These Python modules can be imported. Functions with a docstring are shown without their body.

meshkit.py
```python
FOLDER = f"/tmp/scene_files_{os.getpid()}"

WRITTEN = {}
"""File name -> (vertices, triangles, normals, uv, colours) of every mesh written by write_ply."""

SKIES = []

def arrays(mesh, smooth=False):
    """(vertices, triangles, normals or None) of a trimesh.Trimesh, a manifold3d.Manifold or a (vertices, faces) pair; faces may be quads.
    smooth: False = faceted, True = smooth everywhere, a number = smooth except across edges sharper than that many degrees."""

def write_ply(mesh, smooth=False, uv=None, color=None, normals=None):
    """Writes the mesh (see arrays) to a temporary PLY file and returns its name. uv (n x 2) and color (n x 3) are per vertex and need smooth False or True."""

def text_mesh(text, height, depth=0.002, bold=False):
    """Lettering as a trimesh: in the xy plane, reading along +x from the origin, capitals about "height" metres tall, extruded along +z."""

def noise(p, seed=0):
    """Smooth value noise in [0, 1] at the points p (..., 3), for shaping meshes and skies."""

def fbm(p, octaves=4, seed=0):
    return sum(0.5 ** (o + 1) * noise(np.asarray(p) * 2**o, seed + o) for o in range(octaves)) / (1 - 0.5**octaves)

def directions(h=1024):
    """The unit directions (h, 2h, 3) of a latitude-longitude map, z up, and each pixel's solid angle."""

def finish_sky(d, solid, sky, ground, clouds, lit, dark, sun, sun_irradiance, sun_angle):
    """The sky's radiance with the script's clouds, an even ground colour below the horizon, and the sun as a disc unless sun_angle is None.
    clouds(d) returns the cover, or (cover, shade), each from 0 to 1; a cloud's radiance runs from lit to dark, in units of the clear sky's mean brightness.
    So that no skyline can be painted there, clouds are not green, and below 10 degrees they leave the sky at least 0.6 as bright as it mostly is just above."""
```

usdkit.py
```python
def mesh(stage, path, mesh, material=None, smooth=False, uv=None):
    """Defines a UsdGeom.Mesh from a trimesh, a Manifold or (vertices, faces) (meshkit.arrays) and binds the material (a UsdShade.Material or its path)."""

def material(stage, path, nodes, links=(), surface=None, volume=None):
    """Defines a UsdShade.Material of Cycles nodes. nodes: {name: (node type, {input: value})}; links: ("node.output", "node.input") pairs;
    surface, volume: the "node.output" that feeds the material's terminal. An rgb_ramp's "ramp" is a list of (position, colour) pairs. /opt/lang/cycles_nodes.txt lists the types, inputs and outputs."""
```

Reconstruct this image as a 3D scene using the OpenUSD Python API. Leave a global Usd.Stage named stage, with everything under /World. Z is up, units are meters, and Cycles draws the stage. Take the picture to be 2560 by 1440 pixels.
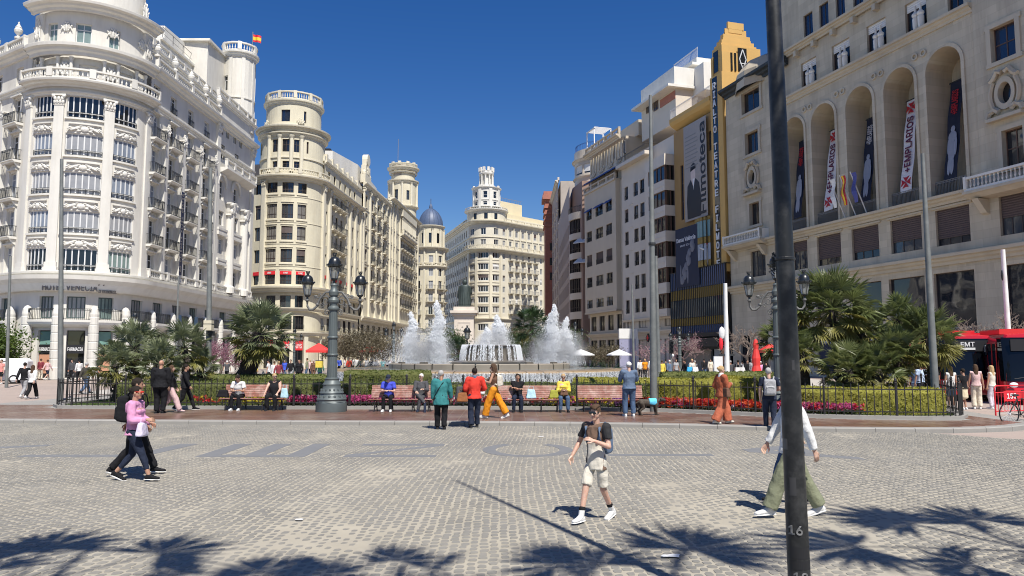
import math,random,re
import numpy as np,trimesh,usdkit,meshkit
import manifold3d as m3
from shapely.geometry import Polygon
from pxr import Usd,UsdGeom,UsdLux,UsdShade,Sdf,Gf,Vt
stage = Usd.Stage.CreateInMemory()
UsdGeom.SetStageUpAxis(stage,UsdGeom.Tokens.z)
UsdGeom.SetStageMetersPerUnit(stage,1.0)
W = UsdGeom.Xform.Define(stage,'/World'); stage.SetDefaultPrim(W.GetPrim())
UsdGeom.Scope.Define(stage,'/World/Looks')
PI = math.pi
# ---------------------------------------------------------------- camera, sky, sun, exposure
EYE_Z,PITCH,FPX = 2.15,math.radians(5.1),1850.0
cam = UsdGeom.Camera.Define(stage,'/World/camera')
cam.CreateHorizontalApertureAttr(36.0); cam.CreateVerticalApertureAttr(36.0 * 9 / 16)
cam.CreateFocalLengthAttr(36.0 * FPX / 2560)
cam.CreateClippingRangeAttr(Gf.Vec2f(0.1,5000))
cam.CreateExposureAttr(0.5)
_x = cam.AddTransformOp()
_c,_s = math.cos(PITCH),math.sin(PITCH)
_x.Set(Gf.Matrix4d(1,0,0,0,0,-_s,_c,0,0,-_c,-_s,0,0,0,EYE_Z,1))
SUN_EL = math.radians(57.0)
SUN_XY = np.array([0.395,-0.918]); SUN_XY /= np.linalg.norm(SUN_XY)
SUN_ROT = math.atan2(SUN_XY[0],SUN_XY[1])
SKY_STRENGTH,SUN_I = 0.074,1.25
sky = UsdLux.DomeLight.Define(stage,'/World/sky')
sky.GetPrim().SetCustomDataByKey('kind','structure')
skym = usdkit.material(stage,'/World/Looks/sky',{
 's': ('sky_texture',{'sky_type': 'single_scattering','sun_disc': False,'sun_elevation': SUN_EL,'sun_rotation': SUN_ROT,'altitude': 30.0,'air_density': 1.0,'aerosol_density': 0.35,'ozone_density': 2.6}),
 'h': ('hsv',{'hue': 0.514,'saturation': 1.38,'value': 1.0,'fac': 1.0}),
 'b': ('background_shader',{'strength': SKY_STRENGTH})},[('s.color','h.color'),('h.color','b.color')],surface='b.background')
UsdShade.MaterialBindingAPI.Apply(sky.GetPrim()).Bind(skym)
sun = UsdLux.DistantLight.Define(stage,'/World/sun')
sun.CreateIntensityAttr(SUN_I); sun.CreateAngleAttr(0.53); sun.CreateNormalizeAttr(True); sun.CreateColorAttr(Gf.Vec3f(1.0,0.955,0.88))
sun.AddRotateXYZOp().Set(Gf.Vec3f(90 - math.degrees(SUN_EL),0,math.degrees(math.atan2(SUN_XY[1],SUN_XY[0])) + 90))
# ---------------------------------------------------------------- helpers: pixels of the survey photograph to rays
def ray(px,py):
 a,b = (px - 1280) / FPX,(720 - py) / FPX
 return np.array([a,_c - b * _s,_s + b * _c])
def at(px,py,d):
 r = ray(px,py); return np.array([0,0,EYE_Z]) + r * (d / r[1])
def gnd(px,py,z=0.0):
 r = ray(px,py); return np.array([0,0,EYE_Z]) + r * ((z - EYE_Z) / r[2])
# ---------------------------------------------------------------- helpers: naming and tagging
_used = {}
def numbered(parent,name):
 k = (str(parent),name); n = _used.get(k,0); _used[k] = n + 1
 return f'{parent}/{name}' if n == 0 else f'{parent}/{name}_{n:03d}'
def tag(path,label=None,cat=None,group=None,kind=None):
 p = stage.GetPrimAtPath(path)
 for k,v in (('label',label),('category',cat),('group',group),('kind',kind)):
  if v: p.SetCustomDataByKey(k,v)
 return path
def thing(name,label,cat,loc=None,rotz=0.0,group=None):
 path = numbered('/World',name)
 x = UsdGeom.Xform.Define(stage,path)
 if loc is not None: x.AddTranslateOp().Set(Gf.Vec3d(*map(float,loc)))
 if rotz: x.AddRotateZOp().Set(math.degrees(rotz))
 return tag(path,label,cat,group)
SQUAT = None
SPLIT = {'carved_ornament','shop_pier','cornice','box_clamp','brown_panel','pale_band','bay_band','drum_cornice','upper_drum_cornice','tower_cornice','pilaster','loggia','crown_slit','printed_dancer','sign_letter','brick_course','tower_pier'}
def clusters(mb):
 lo = np.array([v.min(0) for v in mb.v]) - .012; hi = np.array([v.max(0) for v in mb.v]) + .012; n = len(lo); seen = np.zeros(n,bool); out = []
 for i in range(n):
  if seen[i]: continue
  stack,c = [i],[]; seen[i] = True
  while stack:
   k = stack.pop(); c.append(k); hit = (~seen) & (lo <= hi[k]).all(1) & (hi >= lo[k]).all(1)
   for j in np.nonzero(hit)[0]: seen[j] = True; stack.append(j)
  out.append(c)
 off = np.cumsum([0] + [len(v) for v in mb.v]); res = []
 for c in out:
  m = MB()
  for k in c: m.add(mb.v[k],mb.f[k] - off[k])
  res.append(m)
 return res
def put(parent,name,mb,mat,smooth=False,label=None):
 if name in SPLIT and isinstance(mb,MB) and len(mb.v) > 1:
  for m in clusters(mb): path = put1(parent,name,m,mat,smooth,label)
  return path
 return put1(parent,name,mb,mat,smooth,label)
def put1(parent,name,mb,mat,smooth=False,label=None):
 path = numbered(parent or '/World',name)
 g = mb.get() if isinstance(mb,MB) else mb
 if SQUAT: g = (g[0] * [1,1,SQUAT[1]] + [0,0,SQUAT[0] * (1 - SQUAT[1])],g[1])
 usdkit.mesh(stage,path,g,mat,smooth)
 if label: tag(path,label)
 return path
def copy_of(src,name,label,loc,rotz=0.0,scale=None,cat=None,group=None):
 was = stage.GetPrimAtPath(src).GetCustomData()
 path = numbered('/World',name)
 x = UsdGeom.Xform.Define(stage,path)
 x.GetPrim().GetReferences().AddInternalReference(src)
 x.ClearXformOpOrder()
 x.AddTranslateOp(opSuffix='own').Set(Gf.Vec3d(*map(float,loc)))
 x.AddRotateZOp(opSuffix='own').Set(math.degrees(rotz))
 if scale: x.AddScaleOp(opSuffix='own').Set(Gf.Vec3f(*( [scale]*3 if np.isscalar(scale) else scale)))
 x.GetPrim().SetInstanceable(True)
 return tag(path,label,cat or was.get('category'),group or was.get('group'))
# ---------------------------------------------------------------- helpers: mesh builder
_ico = {k: trimesh.creation.icosphere(subdivisions=k) for k in (0,1,2)}
def rotz(a):
 c,s = math.cos(a),math.sin(a); return np.array([[c,-s,0],[s,c,0],[0,0,1.0]])
def rotx(a):
 c,s = math.cos(a),math.sin(a); return np.array([[1,0,0],[0,c,-s],[0,s,c.real]])
def roty(a):
 c,s = math.cos(a),math.sin(a); return np.array([[c,0,s],[0,1,0],[-s,0,c]])
class MB:
 def __init__(s): s.v,s.f,s.n = [],[],0
 def add(s,v,f):
  v = np.asarray(v,float).reshape(-1,3); f = np.asarray(f,int)
  if f.size == 0: return s
  if f.ndim == 2 and f.shape[1] == 4: f = np.vstack([f[:,[0,1,2]],f[:,[0,2,3]]])
  s.v.append(v); s.f.append(f + s.n); s.n += len(v); return s
 def merge(s,o,R=None,t=None):
  v,f = o.get() if isinstance(o,MB) else (np.asarray(o[0]),np.asarray(o[1]))
  if R is not None: v = v @ np.asarray(R).T
  if t is not None: v = v + np.asarray(t)
  return s.add(v,f)
 def tm(s,t,R=None,o=None):
  v = np.asarray(t.vertices)
  if R is not None: v = v @ np.asarray(R).T
  if o is not None: v = v + np.asarray(o)
  return s.add(v,t.faces)
 def box(s,x0,x1,y0,y1,z0,z1,R=None,t=None):
  v = np.array([[x,y,z] for z in (z0,z1) for y in (y0,y1) for x in (x0,x1)],float)
  if R is not None: v = v @ np.asarray(R).T
  if t is not None: v = v + np.asarray(t)
  return s.add(v,[[0,2,3,1],[4,5,7,6],[0,1,5,4],[2,6,7,3],[0,4,6,2],[1,3,7,5]])
 def bar(s,a,b,w,h=None,up=(0,0,1)):
  a,b = np.asarray(a,float),np.asarray(b,float); h = h or w
  d = b - a; d = d / (np.linalg.norm(d) + 1e-12); up = np.asarray(up,float)
  if abs(d @ up) > .98: up = np.array([1.0,0,0])
  x = np.cross(d,up); x /= np.linalg.norm(x); z = np.cross(x,d)
  v = [p + x * i * w / 2 + z * j * h / 2 for p in (a,b) for i,j in ((-1,-1),(1,-1),(1,1),(-1,1))]
  return s.add(v,[[0,1,2,3],[7,6,5,4],[0,4,5,1],[1,5,6,2],[2,6,7,3],[3,7,4,0]])
 def tube(s,pts,r,n=8,caps=True):
  P = np.asarray(pts,float); m = len(P); r = np.full(m,float(r)) if np.isscalar(r) else np.asarray(r,float)
  T = np.gradient(P,axis=0); T /= np.linalg.norm(T,axis=1,keepdims=True) + 1e-12
  ref = np.array([0,0,1.0]) if abs(T[0,2]) < .9 else np.array([1.0,0,0])
  a = np.arange(n) * 2 * PI / n; rings = []
  for i in range(m):
   x = np.cross(T[i],ref); x /= np.linalg.norm(x) + 1e-12; y = np.cross(T[i],x); ref = -y if False else ref
   if abs(T[i] @ ref) > .95:
    ref = x
   rings.append(P[i] + r[i] * (np.cos(a)[:,None] * x + np.sin(a)[:,None] * y))
  v = np.vstack(rings); f = []
  for i in range(m - 1):
   for k in range(n):
    k2 = (k + 1) % n; f.append([i * n + k,i * n + k2,(i + 1) * n + k2,(i + 1) * n + k])
  s.add(v,f)
  if caps:
   for i,o in ((0,-1),(m - 1,1)):
    s.add(rings[i],[[0,k,k + 1][::o] for k in range(1,n - 1)])
  return s
 def lathe(s,prof,c=(0,0,0),n=16,a0=0.0,a1=2 * PI,R=None):
  P = np.asarray(prof,float); full = a1 - a0 > 2 * PI - 1e-6
  A = a0 + np.arange(n if full else n + 1) * (a1 - a0) / n; k = len(A); m = len(P)
  v = np.stack([np.outer(np.cos(A),P[:,0]),np.outer(np.sin(A),P[:,0]),np.outer(np.ones(k),P[:,1])],-1).reshape(-1,3)
  if R is not None: v = v @ np.asarray(R).T
  f = []
  for i in range(n):
   i2 = (i + 1) % k
   for j in range(m - 1): f.append([i * m + j,i2 * m + j,i2 * m + j + 1,i * m + j + 1])
  return s.add(v + np.asarray(c,float),f)
 def ell(s,c,r,sub=1,R=None):
  t = _ico[sub]; v = t.vertices * np.asarray(r,float)
  if R is not None: v = v @ np.asarray(R).T
  return s.add(v + np.asarray(c,float),t.faces)
 def prism(s,poly,z0,z1,R=None,t=None):
  P = poly if isinstance(poly,Polygon) else Polygon(poly)
  e = trimesh.creation.extrude_polygon(P,z1 - z0,engine='earcut')
  v = np.array(e.vertices) + [0,0,z0]
  if R is not None: v = v @ np.asarray(R).T
  if t is not None: v = v + np.asarray(t)
  return s.add(v,e.faces)
 def get(s):
  return (np.vstack(s.v),np.vstack(s.f)) if s.v else (np.zeros((3,3)),np.array([[0,1,2]]))
# ---------------------------------------------------------------- materials
M = {}
def mat(name,col,rough=0.6,var=0.12,scale=1.5,bump=0.0,bscale=None,metal=0.0,spec=0.5,dirt=None,dirt_amt=0.35,dscale=0.25,island=0.0,coat=0.0,streak=0.0,bdist=0.02):
 c = np.array(col,float)
 N = {'g': ('geometry',{}),'n': ('noise_texture',{'scale': scale,'detail': 6,'roughness': 0.62}),
  'r': ('rgb_ramp',{'ramp': [(0.25,tuple(c * (1 - var))),(0.75,tuple(np.minimum(c * (1 + var),0.95)))]}),
  'p': ('principled_bsdf',{'roughness': rough,'metallic': metal,'specular_ior_level': spec,'coat_weight': coat})}
 L = [('g.position','n.vector'),('n.fac','r.fac')]; out = 'r.color'
 if dirt is not None:
  N['m'] = ('mapping',{'scale': (1,1,0.22 if streak else 1)})
  N['d'] = ('noise_texture',{'scale': dscale,'detail': 8,'roughness': 0.7})
  N['dr'] = ('map_range',{'from_min': 0.45,'from_max': 0.75,'to_min': 0.0,'to_max': dirt_amt,'clamp': True})
  N['dm'] = ('mix_color',{'b': tuple(dirt)})
  L += [('g.position','m.vector'),('m.vector','d.vector'),('d.fac','dr.value'),('dr.result','dm.fac'),(out,'dm.a')]; out = 'dm.result'
 if island:
  N['ir'] = ('map_range',{'from_min': 0,'from_max': 1,'to_min': 1 - island,'to_max': 1 + island})
  N['ih'] = ('hsv',{'saturation': 1.0,'hue': 0.5,'fac': 1.0})
  L += [('g.random_per_island','ir.value'),('ir.result','ih.value'),(out,'ih.color')]; out = 'ih.color'
 L.append((out,'p.base_color'))
 if bump:
  N['bn'] = ('noise_texture',{'scale': bscale or scale * 8,'detail': 5,'roughness': 0.6}); N['b'] = ('bump',{'strength': bump,'distance': bdist})
  L += [('g.position','bn.vector'),('bn.fac','b.height'),('b.normal','p.normal')]
 M[name] = usdkit.material(stage,'/World/Looks/' + name,N,L,surface='p.BSDF'); return M[name]
def leafmat(name,c1,c2,rough=0.5,trans=0.3,tint=None,scale=0.8):
 c1,c2 = np.array(c1),np.array(c2); tint = tint or tuple(np.minimum(c2 * 1.4,.9))
 M[name] = usdkit.material(stage,'/World/Looks/' + name,{
  'g': ('geometry',{}),'n': ('noise_texture',{'scale': scale,'detail': 3}),'a': ('math',{'math_type': 'add'}),
  'h': ('math',{'math_type': 'multiply','value2': 0.5}),
  'r': ('rgb_ramp',{'ramp': [(0.25,tuple(c1)),(0.75,tuple(c2))]}),'p': ('principled_bsdf',{'roughness': rough}),
  't': ('translucent_bsdf',{}),'m': ('mix_closure',{'fac': trans})},
  [('g.position','n.vector'),('n.fac','a.value1'),('g.random_per_island','a.value2'),('a.value','h.value1'),('h.value','r.fac'),
  ('r.color','p.base_color'),('r.color','t.color'),('p.BSDF','m.closure1'),('t.BSDF','m.closure2')],surface='m.closure'); return M[name]
mat('white_stone',(0.63,0.605,0.545),0.7,0.05,0.6,dirt=(0.36,0.33,0.28),dirt_amt=0.55,dscale=0.5,streak=1,bump=0.15,bscale=6)
mat('white_trim',(0.645,0.625,0.57),0.65,0.04,0.8,dirt=(0.4,0.37,0.32),dirt_amt=0.45,dscale=0.6,streak=1)
mat('cream_stone',(0.6,0.555,0.42),0.7,0.05,0.5,dirt=(0.36,0.31,0.22),dirt_amt=0.55,dscale=0.5,streak=1,bump=0.15,bscale=6)
mat('cream_trim',(0.63,0.585,0.46),0.65,0.05,0.8,dirt=(0.38,0.33,0.24),dirt_amt=0.45,dscale=0.6,streak=1)
mat('pale_cream',(0.6,0.56,0.455),0.7,0.06,0.5,dirt=(0.45,0.4,0.31),dirt_amt=0.4,streak=1)
mat('yellow_cream',(0.62,0.54,0.36),0.7,0.06,0.5,dirt=(0.5,0.42,0.28),dirt_amt=0.3,streak=1)
mat('beige_stone',(0.5,0.43,0.33),0.75,0.06,0.5,dirt=(0.36,0.31,0.25),dirt_amt=0.4,streak=1)
mat('offwhite_stone',(0.56,0.5,0.42),0.7,0.05,0.5,dirt=(0.45,0.4,0.34),dirt_amt=0.35,streak=1)
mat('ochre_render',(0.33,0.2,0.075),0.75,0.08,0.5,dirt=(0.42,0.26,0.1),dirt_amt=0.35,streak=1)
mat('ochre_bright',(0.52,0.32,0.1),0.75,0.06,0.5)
mat('brown_render',(0.27,0.18,0.14),0.75,0.1,0.5)
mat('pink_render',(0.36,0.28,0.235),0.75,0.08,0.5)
mat('red_brick',(0.34,0.13,0.09),0.8,0.15,2)
mat('iron',(0.025,0.027,0.028),0.45,0.2,3,spec=0.5)
mat('dark_frame',(0.045,0.032,0.028),0.5,0.15,2)
mat('brown_frame',(0.11,0.06,0.04),0.5,0.15,2)
mat('white_frame',(0.64,0.64,0.63),0.4,0.03,2)
mat('green_shutter',(0.07,0.1,0.1),0.5,0.1,2)
mat('brown_shutter',(0.085,0.06,0.055),0.6,0.1,2)
mat('white_shutter',(0.7,0.69,0.66),0.6,0.05,2)
mat('roof',(0.35,0.31,0.27),0.9,0.15,0.5)
mat('dark_cornice',(0.02,0.028,0.035),0.6,0.2,1)
mat('curtain',(0.27,0.275,0.285),0.35,0.15,1.5,coat=0.6)
mat('curtain_dim',(0.16,0.15,0.135),0.3,0.3,1.5,coat=0.8)
mat('curtain_blue',(0.2,0.23,0.28),0.3,0.2,1.5,coat=0.8)
mat('curtain_green',(0.17,0.23,0.215),0.3,0.2,1.5,coat=0.8)
def glassmat(name,col,rough=0.03,spec=0.9):
 M[name] = usdkit.material(stage,'/World/Looks/' + name,{'g': ('geometry',{}),'n': ('noise_texture',{'scale': 0.35,'detail': 2}),'b': ('bump',{'strength': 0.12,'distance': 0.2}),
  'i': ('map_range',{'from_min': 0,'from_max': 1,'to_min': 0.4,'to_max': 1.6}),'h': ('hsv',{'hue': 0.5,'saturation': 1.0,'fac': 1.0,'color': tuple(col)}),
  'p': ('principled_bsdf',{'roughness': rough,'specular_ior_level': spec})},
  [('g.position','n.vector'),('n.fac','b.height'),('b.normal','p.normal'),('g.random_per_island','i.value'),('i.result','h.value'),('h.color','p.base_color')],surface='p.BSDF'); return M[name]
glassmat('glass_dark',(0.022,0.026,0.032)); glassmat('glass_blue',(0.03,0.05,0.1)); glassmat('glass_grey',(0.09,0.1,0.11))
def plain(name,col,rough=0.5,**k): return mat(name,col,rough,k.pop('var',0.08),k.pop('scale',3),**k)
plain('red_sign',(0.62,0.02,0.03),0.5); plain('white_paint',(0.66,0.66,0.65),0.45); plain('black_paint',(0.012,0.012,0.014),0.5)
plain('navy_sign',(0.015,0.02,0.05),0.5); plain('grey_letters',(0.2,0.19,0.18),0.5)
# ---------------------------------------------------------------- facades: everything on a front is placed by (u along, z up, d outwards)
class Front:
 """segs: ('line', p0, p1) or ('arc', centre, radius, angle0, angle1), left to right as seen from the square; outward normal is to the right of u."""
 def __init__(s,*segs):
  s.segs,u = [],0.0
  for g in segs:
   if g[0] == 'line':
    p0,p1 = np.array(g[1],float),np.array(g[2],float); L = np.linalg.norm(p1 - p0); s.segs.append((u,u + L,'line',p0,(p1 - p0) / L))
   else:
    c,R,a0,a1 = np.array(g[1],float),g[2],g[3],g[4]; L = abs(a1 - a0) * R; s.segs.append((u,u + L,'arc',c,R,a0,a1))
   u += L
  s.L = u
 def seg(s,u):
  for g in s.segs:
   if u <= g[1] + 1e-9: return g
  return s.segs[-1]
 def P(s,u,z,d=0.0):
  g = s.seg(u)
  if g[2] == 'line':
   t = g[4]; p = g[3] + t * (u - g[0]) + d * np.array([t[1],-t[0]])
  else:
   a = g[5] + (g[6] - g[5]) * (u - g[0]) / (g[1] - g[0]); p = g[3] + (g[4] + d) * np.array([math.cos(a),math.sin(a)])
  return np.array([p[0],p[1],z])
 def N(s,u):
  a,b = s.P(u,0,0),s.P(u,0,1); return b - a
 def T(s,u):
  n = s.N(u); return np.array([-n[1],n[0],0])
 def sub(s,u0,u1,step=0.55):
  out = {round(u0,5),round(u1,5)}
  for g in s.segs:
   for e in g[:2]:
    if u0 < e < u1: out.add(round(e,5))
   if g[2] == 'arc':
    a,b = max(u0,g[0]),min(u1,g[1])
    if b > a + 1e-6:
     for t in np.linspace(a,b,max(2,int((b - a) / step) + 2)): out.add(round(float(t),5))
  return sorted(out)
 def hit(s,px,py,d=0.0):
  """(u, z) where the survey pixel's ray meets the front."""
  r = ray(px,py); best = None
  for g in s.segs:
   if g[2] == 'line':
    t = g[4]; n = np.array([t[1],-t[0]]); q = (g[3] + n * d); k = (q @ n) / (r[:2] @ n)
    u = g[0] + (r[:2] * k - q) @ t
    ok = g[0] - 1e-6 <= u <= g[1] + 1e-6; over = 0 if ok else min(abs(u - g[0]),abs(u - g[1]))
    c = (over,k,u)
   else:
    a,b,cc = r[:2] @ r[:2],-2 * r[:2] @ g[3],g[3] @ g[3] - (g[4] + d) ** 2
    D = b * b - 4 * a * cc
    k = (-b - math.sqrt(max(D,0))) / (2 * a); q = r[:2] * k - g[3]
    an = math.atan2(q[1],q[0]); lo,hi = min(g[5],g[6]),max(g[5],g[6])
    while an < lo - 1.2: an += 2 * PI
    while an > hi + 1.2: an -= 2 * PI
    u = g[0] + (an - g[5]) / (g[6] - g[5]) * (g[1] - g[0])
    over = 0 if g[0] - .05 <= u <= g[1] + .05 else min(abs(u - g[0]),abs(u - g[1])) + (0 if D >= 0 else 50)
    c = (over,k,u)
   if k > 0 and (best is None or c[0] < best[0] - 1e-6 or (abs(c[0] - best[0]) < 1e-6 and c[1] < best[1])): best = c
  return best[2],EYE_Z + r[2] * best[1]
 def u(s,px,py=700): return s.hit(px,py)[0]
 def z(s,px,py): return s.hit(px,py)[1]
def sweep(mb,F,u0,u1,prof,caps=True,step=0.55):
 """prof: loop of (d, z); swept along the front."""
 us = F.sub(u0,u1,step); k = len(prof); v = np.array([F.P(u,z,d) for u in us for d,z in prof]); f = []
 for i in range(len(us) - 1):
  for j in range(k):
   j2 = (j + 1) % k; f.append([i * k + j,(i + 1) * k + j,(i + 1) * k + j2,i * k + j2])
 mb.add(v,f)
 if caps:
  for r in (v[:k],v[-k:]): mb.add(r,[[0,j,j + 1] for j in range(1,k - 1)])
 return mb
def fbox(mb,F,u0,u1,z0,z1,d0,d1): return sweep(mb,F,u0,u1,[(d0,z0),(d1,z0),(d1,z1),(d0,z1)])
def cornice(mb,F,u0,u1,z,h=0.5,d=0.5,base=-0.02):
 """a stepped moulding whose top is at z"""
 return sweep(mb,F,u0,u1,[(base,z - h),(d * .22,z - h),(d * .28,z - h * .72),(d * .55,z - h * .6),(d * .62,z - h * .38),(d * .95,z - h * .3),(d,z - h * .05),(d,z),(base,z)])
def wall(mb,F,u0,u1,z0,z1,holes=(),d=0.0,rec=0.28):
 holes = [h for h in holes if h[1] > u0 and h[0] < u1 and h[3] > z0 and h[2] < z1]
 U = set(F.sub(u0,u1)) | {x for h in holes for x in h[:2]}; Z = {z0,z1} | {x for h in holes for x in h[2:4]}
 U = sorted(x for x in U if u0 - 1e-4 <= x <= u1 + 1e-4); Z = sorted(x for x in Z if z0 - 1e-4 <= x <= z1 + 1e-4)
 um,zm = np.array([(a + b) / 2 for a,b in zip(U,U[1:])]),np.array([(a + b) / 2 for a,b in zip(Z,Z[1:])])
 solid = np.ones((len(um),len(zm)),bool)
 for h in holes: solid &= ~(((um > h[0]) & (um < h[1]))[:,None] & ((zm > h[2]) & (zm < h[3]))[None])
 G = np.array([[F.P(u,z,d) for z in Z] for u in U]); nz = len(Z)
 f = [[i * nz + j,(i + 1) * nz + j,(i + 1) * nz + j + 1,i * nz + j + 1] for i,j in zip(*np.nonzero(solid))]
 mb.add(G,f)
 for h in holes:
  us = F.sub(max(h[0],u0),min(h[1],u1))
  for i in range(len(us) - 1):
   for z in (h[2],h[3]): mb.add([F.P(us[i],z,d),F.P(us[i + 1],z,d),F.P(us[i + 1],z,d - rec),F.P(us[i],z,d - rec)],[[0,1,2,3]])
  for u in h[:2]: mb.add([F.P(u,h[2],d),F.P(u,h[3],d),F.P(u,h[3],d - rec),F.P(u,h[2],d - rec)],[[0,1,2,3]])
 return mb
_rw = random.Random(5)
def window(B,F,h,cols=2,rows=1,frame='white_frame',pane=('glass_dark',),th=0.07,rec=0.24,d=0.0,shut=None,transom=None,sill=None,name='window',bottom_rail=0.0):
 """a framed window in the hole h=(u0,u1,z0,z1): window (frame) > pane; shut: (material, fraction closed from the top)"""
 u0,u1,z0,z1 = h; m = MB(); a,b = d - rec,d - rec + 0.07
 fbox(m,F,u0,u0 + th,z0,z1,a,b); fbox(m,F,u1 - th,u1,z0,z1,a,b)
 fbox(m,F,u0 + th,u1 - th,z0,z0 + th + bottom_rail,a,b); fbox(m,F,u0 + th,u1 - th,z1 - th,z1,a,b)
 for i in range(1,cols):
  u = u0 + (u1 - u0) * i / cols; fbox(m,F,u - th / 2,u + th / 2,z0 + th,z1 - th,a,b - .008)
 zs = [z0 + (z1 - z0) * j / rows for j in range(1,rows)] + ([z0 + (z1 - z0) * transom] if transom else [])
 for z in zs: fbox(m,F,u0 + th,u1 - th,z - th / 2,z + th / 2,a,b - .014)
 w = put(B,name,m,M[frame])
 p = MB()
 us = [u0 + (u1 - u0) * i / cols for i in range(cols + 1)]
 for x,y in zip(us,us[1:]): sweep(p,F,x + .01,y - .01,[(a - .02,z0),(a + .02,z0),(a + .02,z1),(a - .02,z1)])
 put(w,'pane',p,M[_rw.choice(pane)])
 if shut:
  s = MB(); k = shut[1]; zb = z1 - (z1 - z0) * k; n = max(2,int((z1 - zb) / 0.16)); prof = []
  for i in range(n):
   t = z1 - (z1 - zb) * i / n; e = z1 - (z1 - zb) * (i + 1) / n; prof += [(b + .03,t),(b + .06,(t + e) / 2 - .03)]
  prof += [(b + .03,zb),(b - .0,zb),(b - .0,z1)]
  sweep(s,F,u0 + .03,u1 - .03,prof,caps=False); put(w,'shutter',s,M[shut[0]])
 if sill: 
  s = MB(); fbox(s,F,u0 - .1,u1 + .1,z0 - .12,z0,d - rec + .003,d + .14); put(w,'sill',s,M[sill])
 return w
def railing(mb,F,u0,u1,z,h=0.95,d=0.5,step=0.16,w=0.025,ret=True,bulge=0.0):
 us = F.sub(u0,u1); 
 for zz in (z + .06,z + h - .12,z + h): sweep(mb,F,u0,u1,[(d - .02,zz - .02),(d + .02,zz - .02),(d + .02,zz + .02),(d - .02,zz + .02)])
 n = max(2,int((u1 - u0) / step))
 for i in range(n + 1):
  u = u0 + (u1 - u0) * i / n; mb.bar(F.P(u,z,d),F.P(u,z + h,d),w)
 if ret:
  for u in (u0,u1):
   for zz in (z + .06,z + h): mb.bar(F.P(u,zz,0),F.P(u,zz,d),.04)
   for k in range(1,int(d / step) + 1): q = d * k / (int(d / step) + 1); mb.bar(F.P(u,z,q),F.P(u,z + h,q),w)
 return mb
def balcony(B,F,u0,u1,z,d=0.7,h=0.95,slab='white_trim',rail='iron',th=0.22,step=0.16,consoles=True,name='balcony'):
 m = MB(); sweep(m,F,u0,u1,[(-.01,z - th),(d * .75,z - th),(d * .85,z - th * .5),(d,z - th * .4),(d,z),(-.01,z)])
 if consoles:
  for u in (u0 + .25,u1 - .25): sweep(m,F,u - .1,u + .1,[(-.01,z - th - .5),(d * .2,z - th - .42),(d * .6,z - th - .003),(-.01,z - th - .003)])
 b = put(B,name,m,M[slab]); r = MB(); railing(r,F,u0 + .04,u1 - .04,z,h,d - .06,step); put(b,'railing',r,M[rail]); return b
def each(fn):
 def g(mb,*a,**k):
  if isinstance(mb,tuple): m = MB(); fn(m,*a,**k); return put(mb[0],mb[1],m,M[mb[2]])
  return fn(mb,*a,**k)
 return g
_bal = [(.075,0),(.075,.06),(.045,.1),(.085,.3),(.05,.55),(.04,.8),(.07,.86),(.07,1)]
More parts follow.
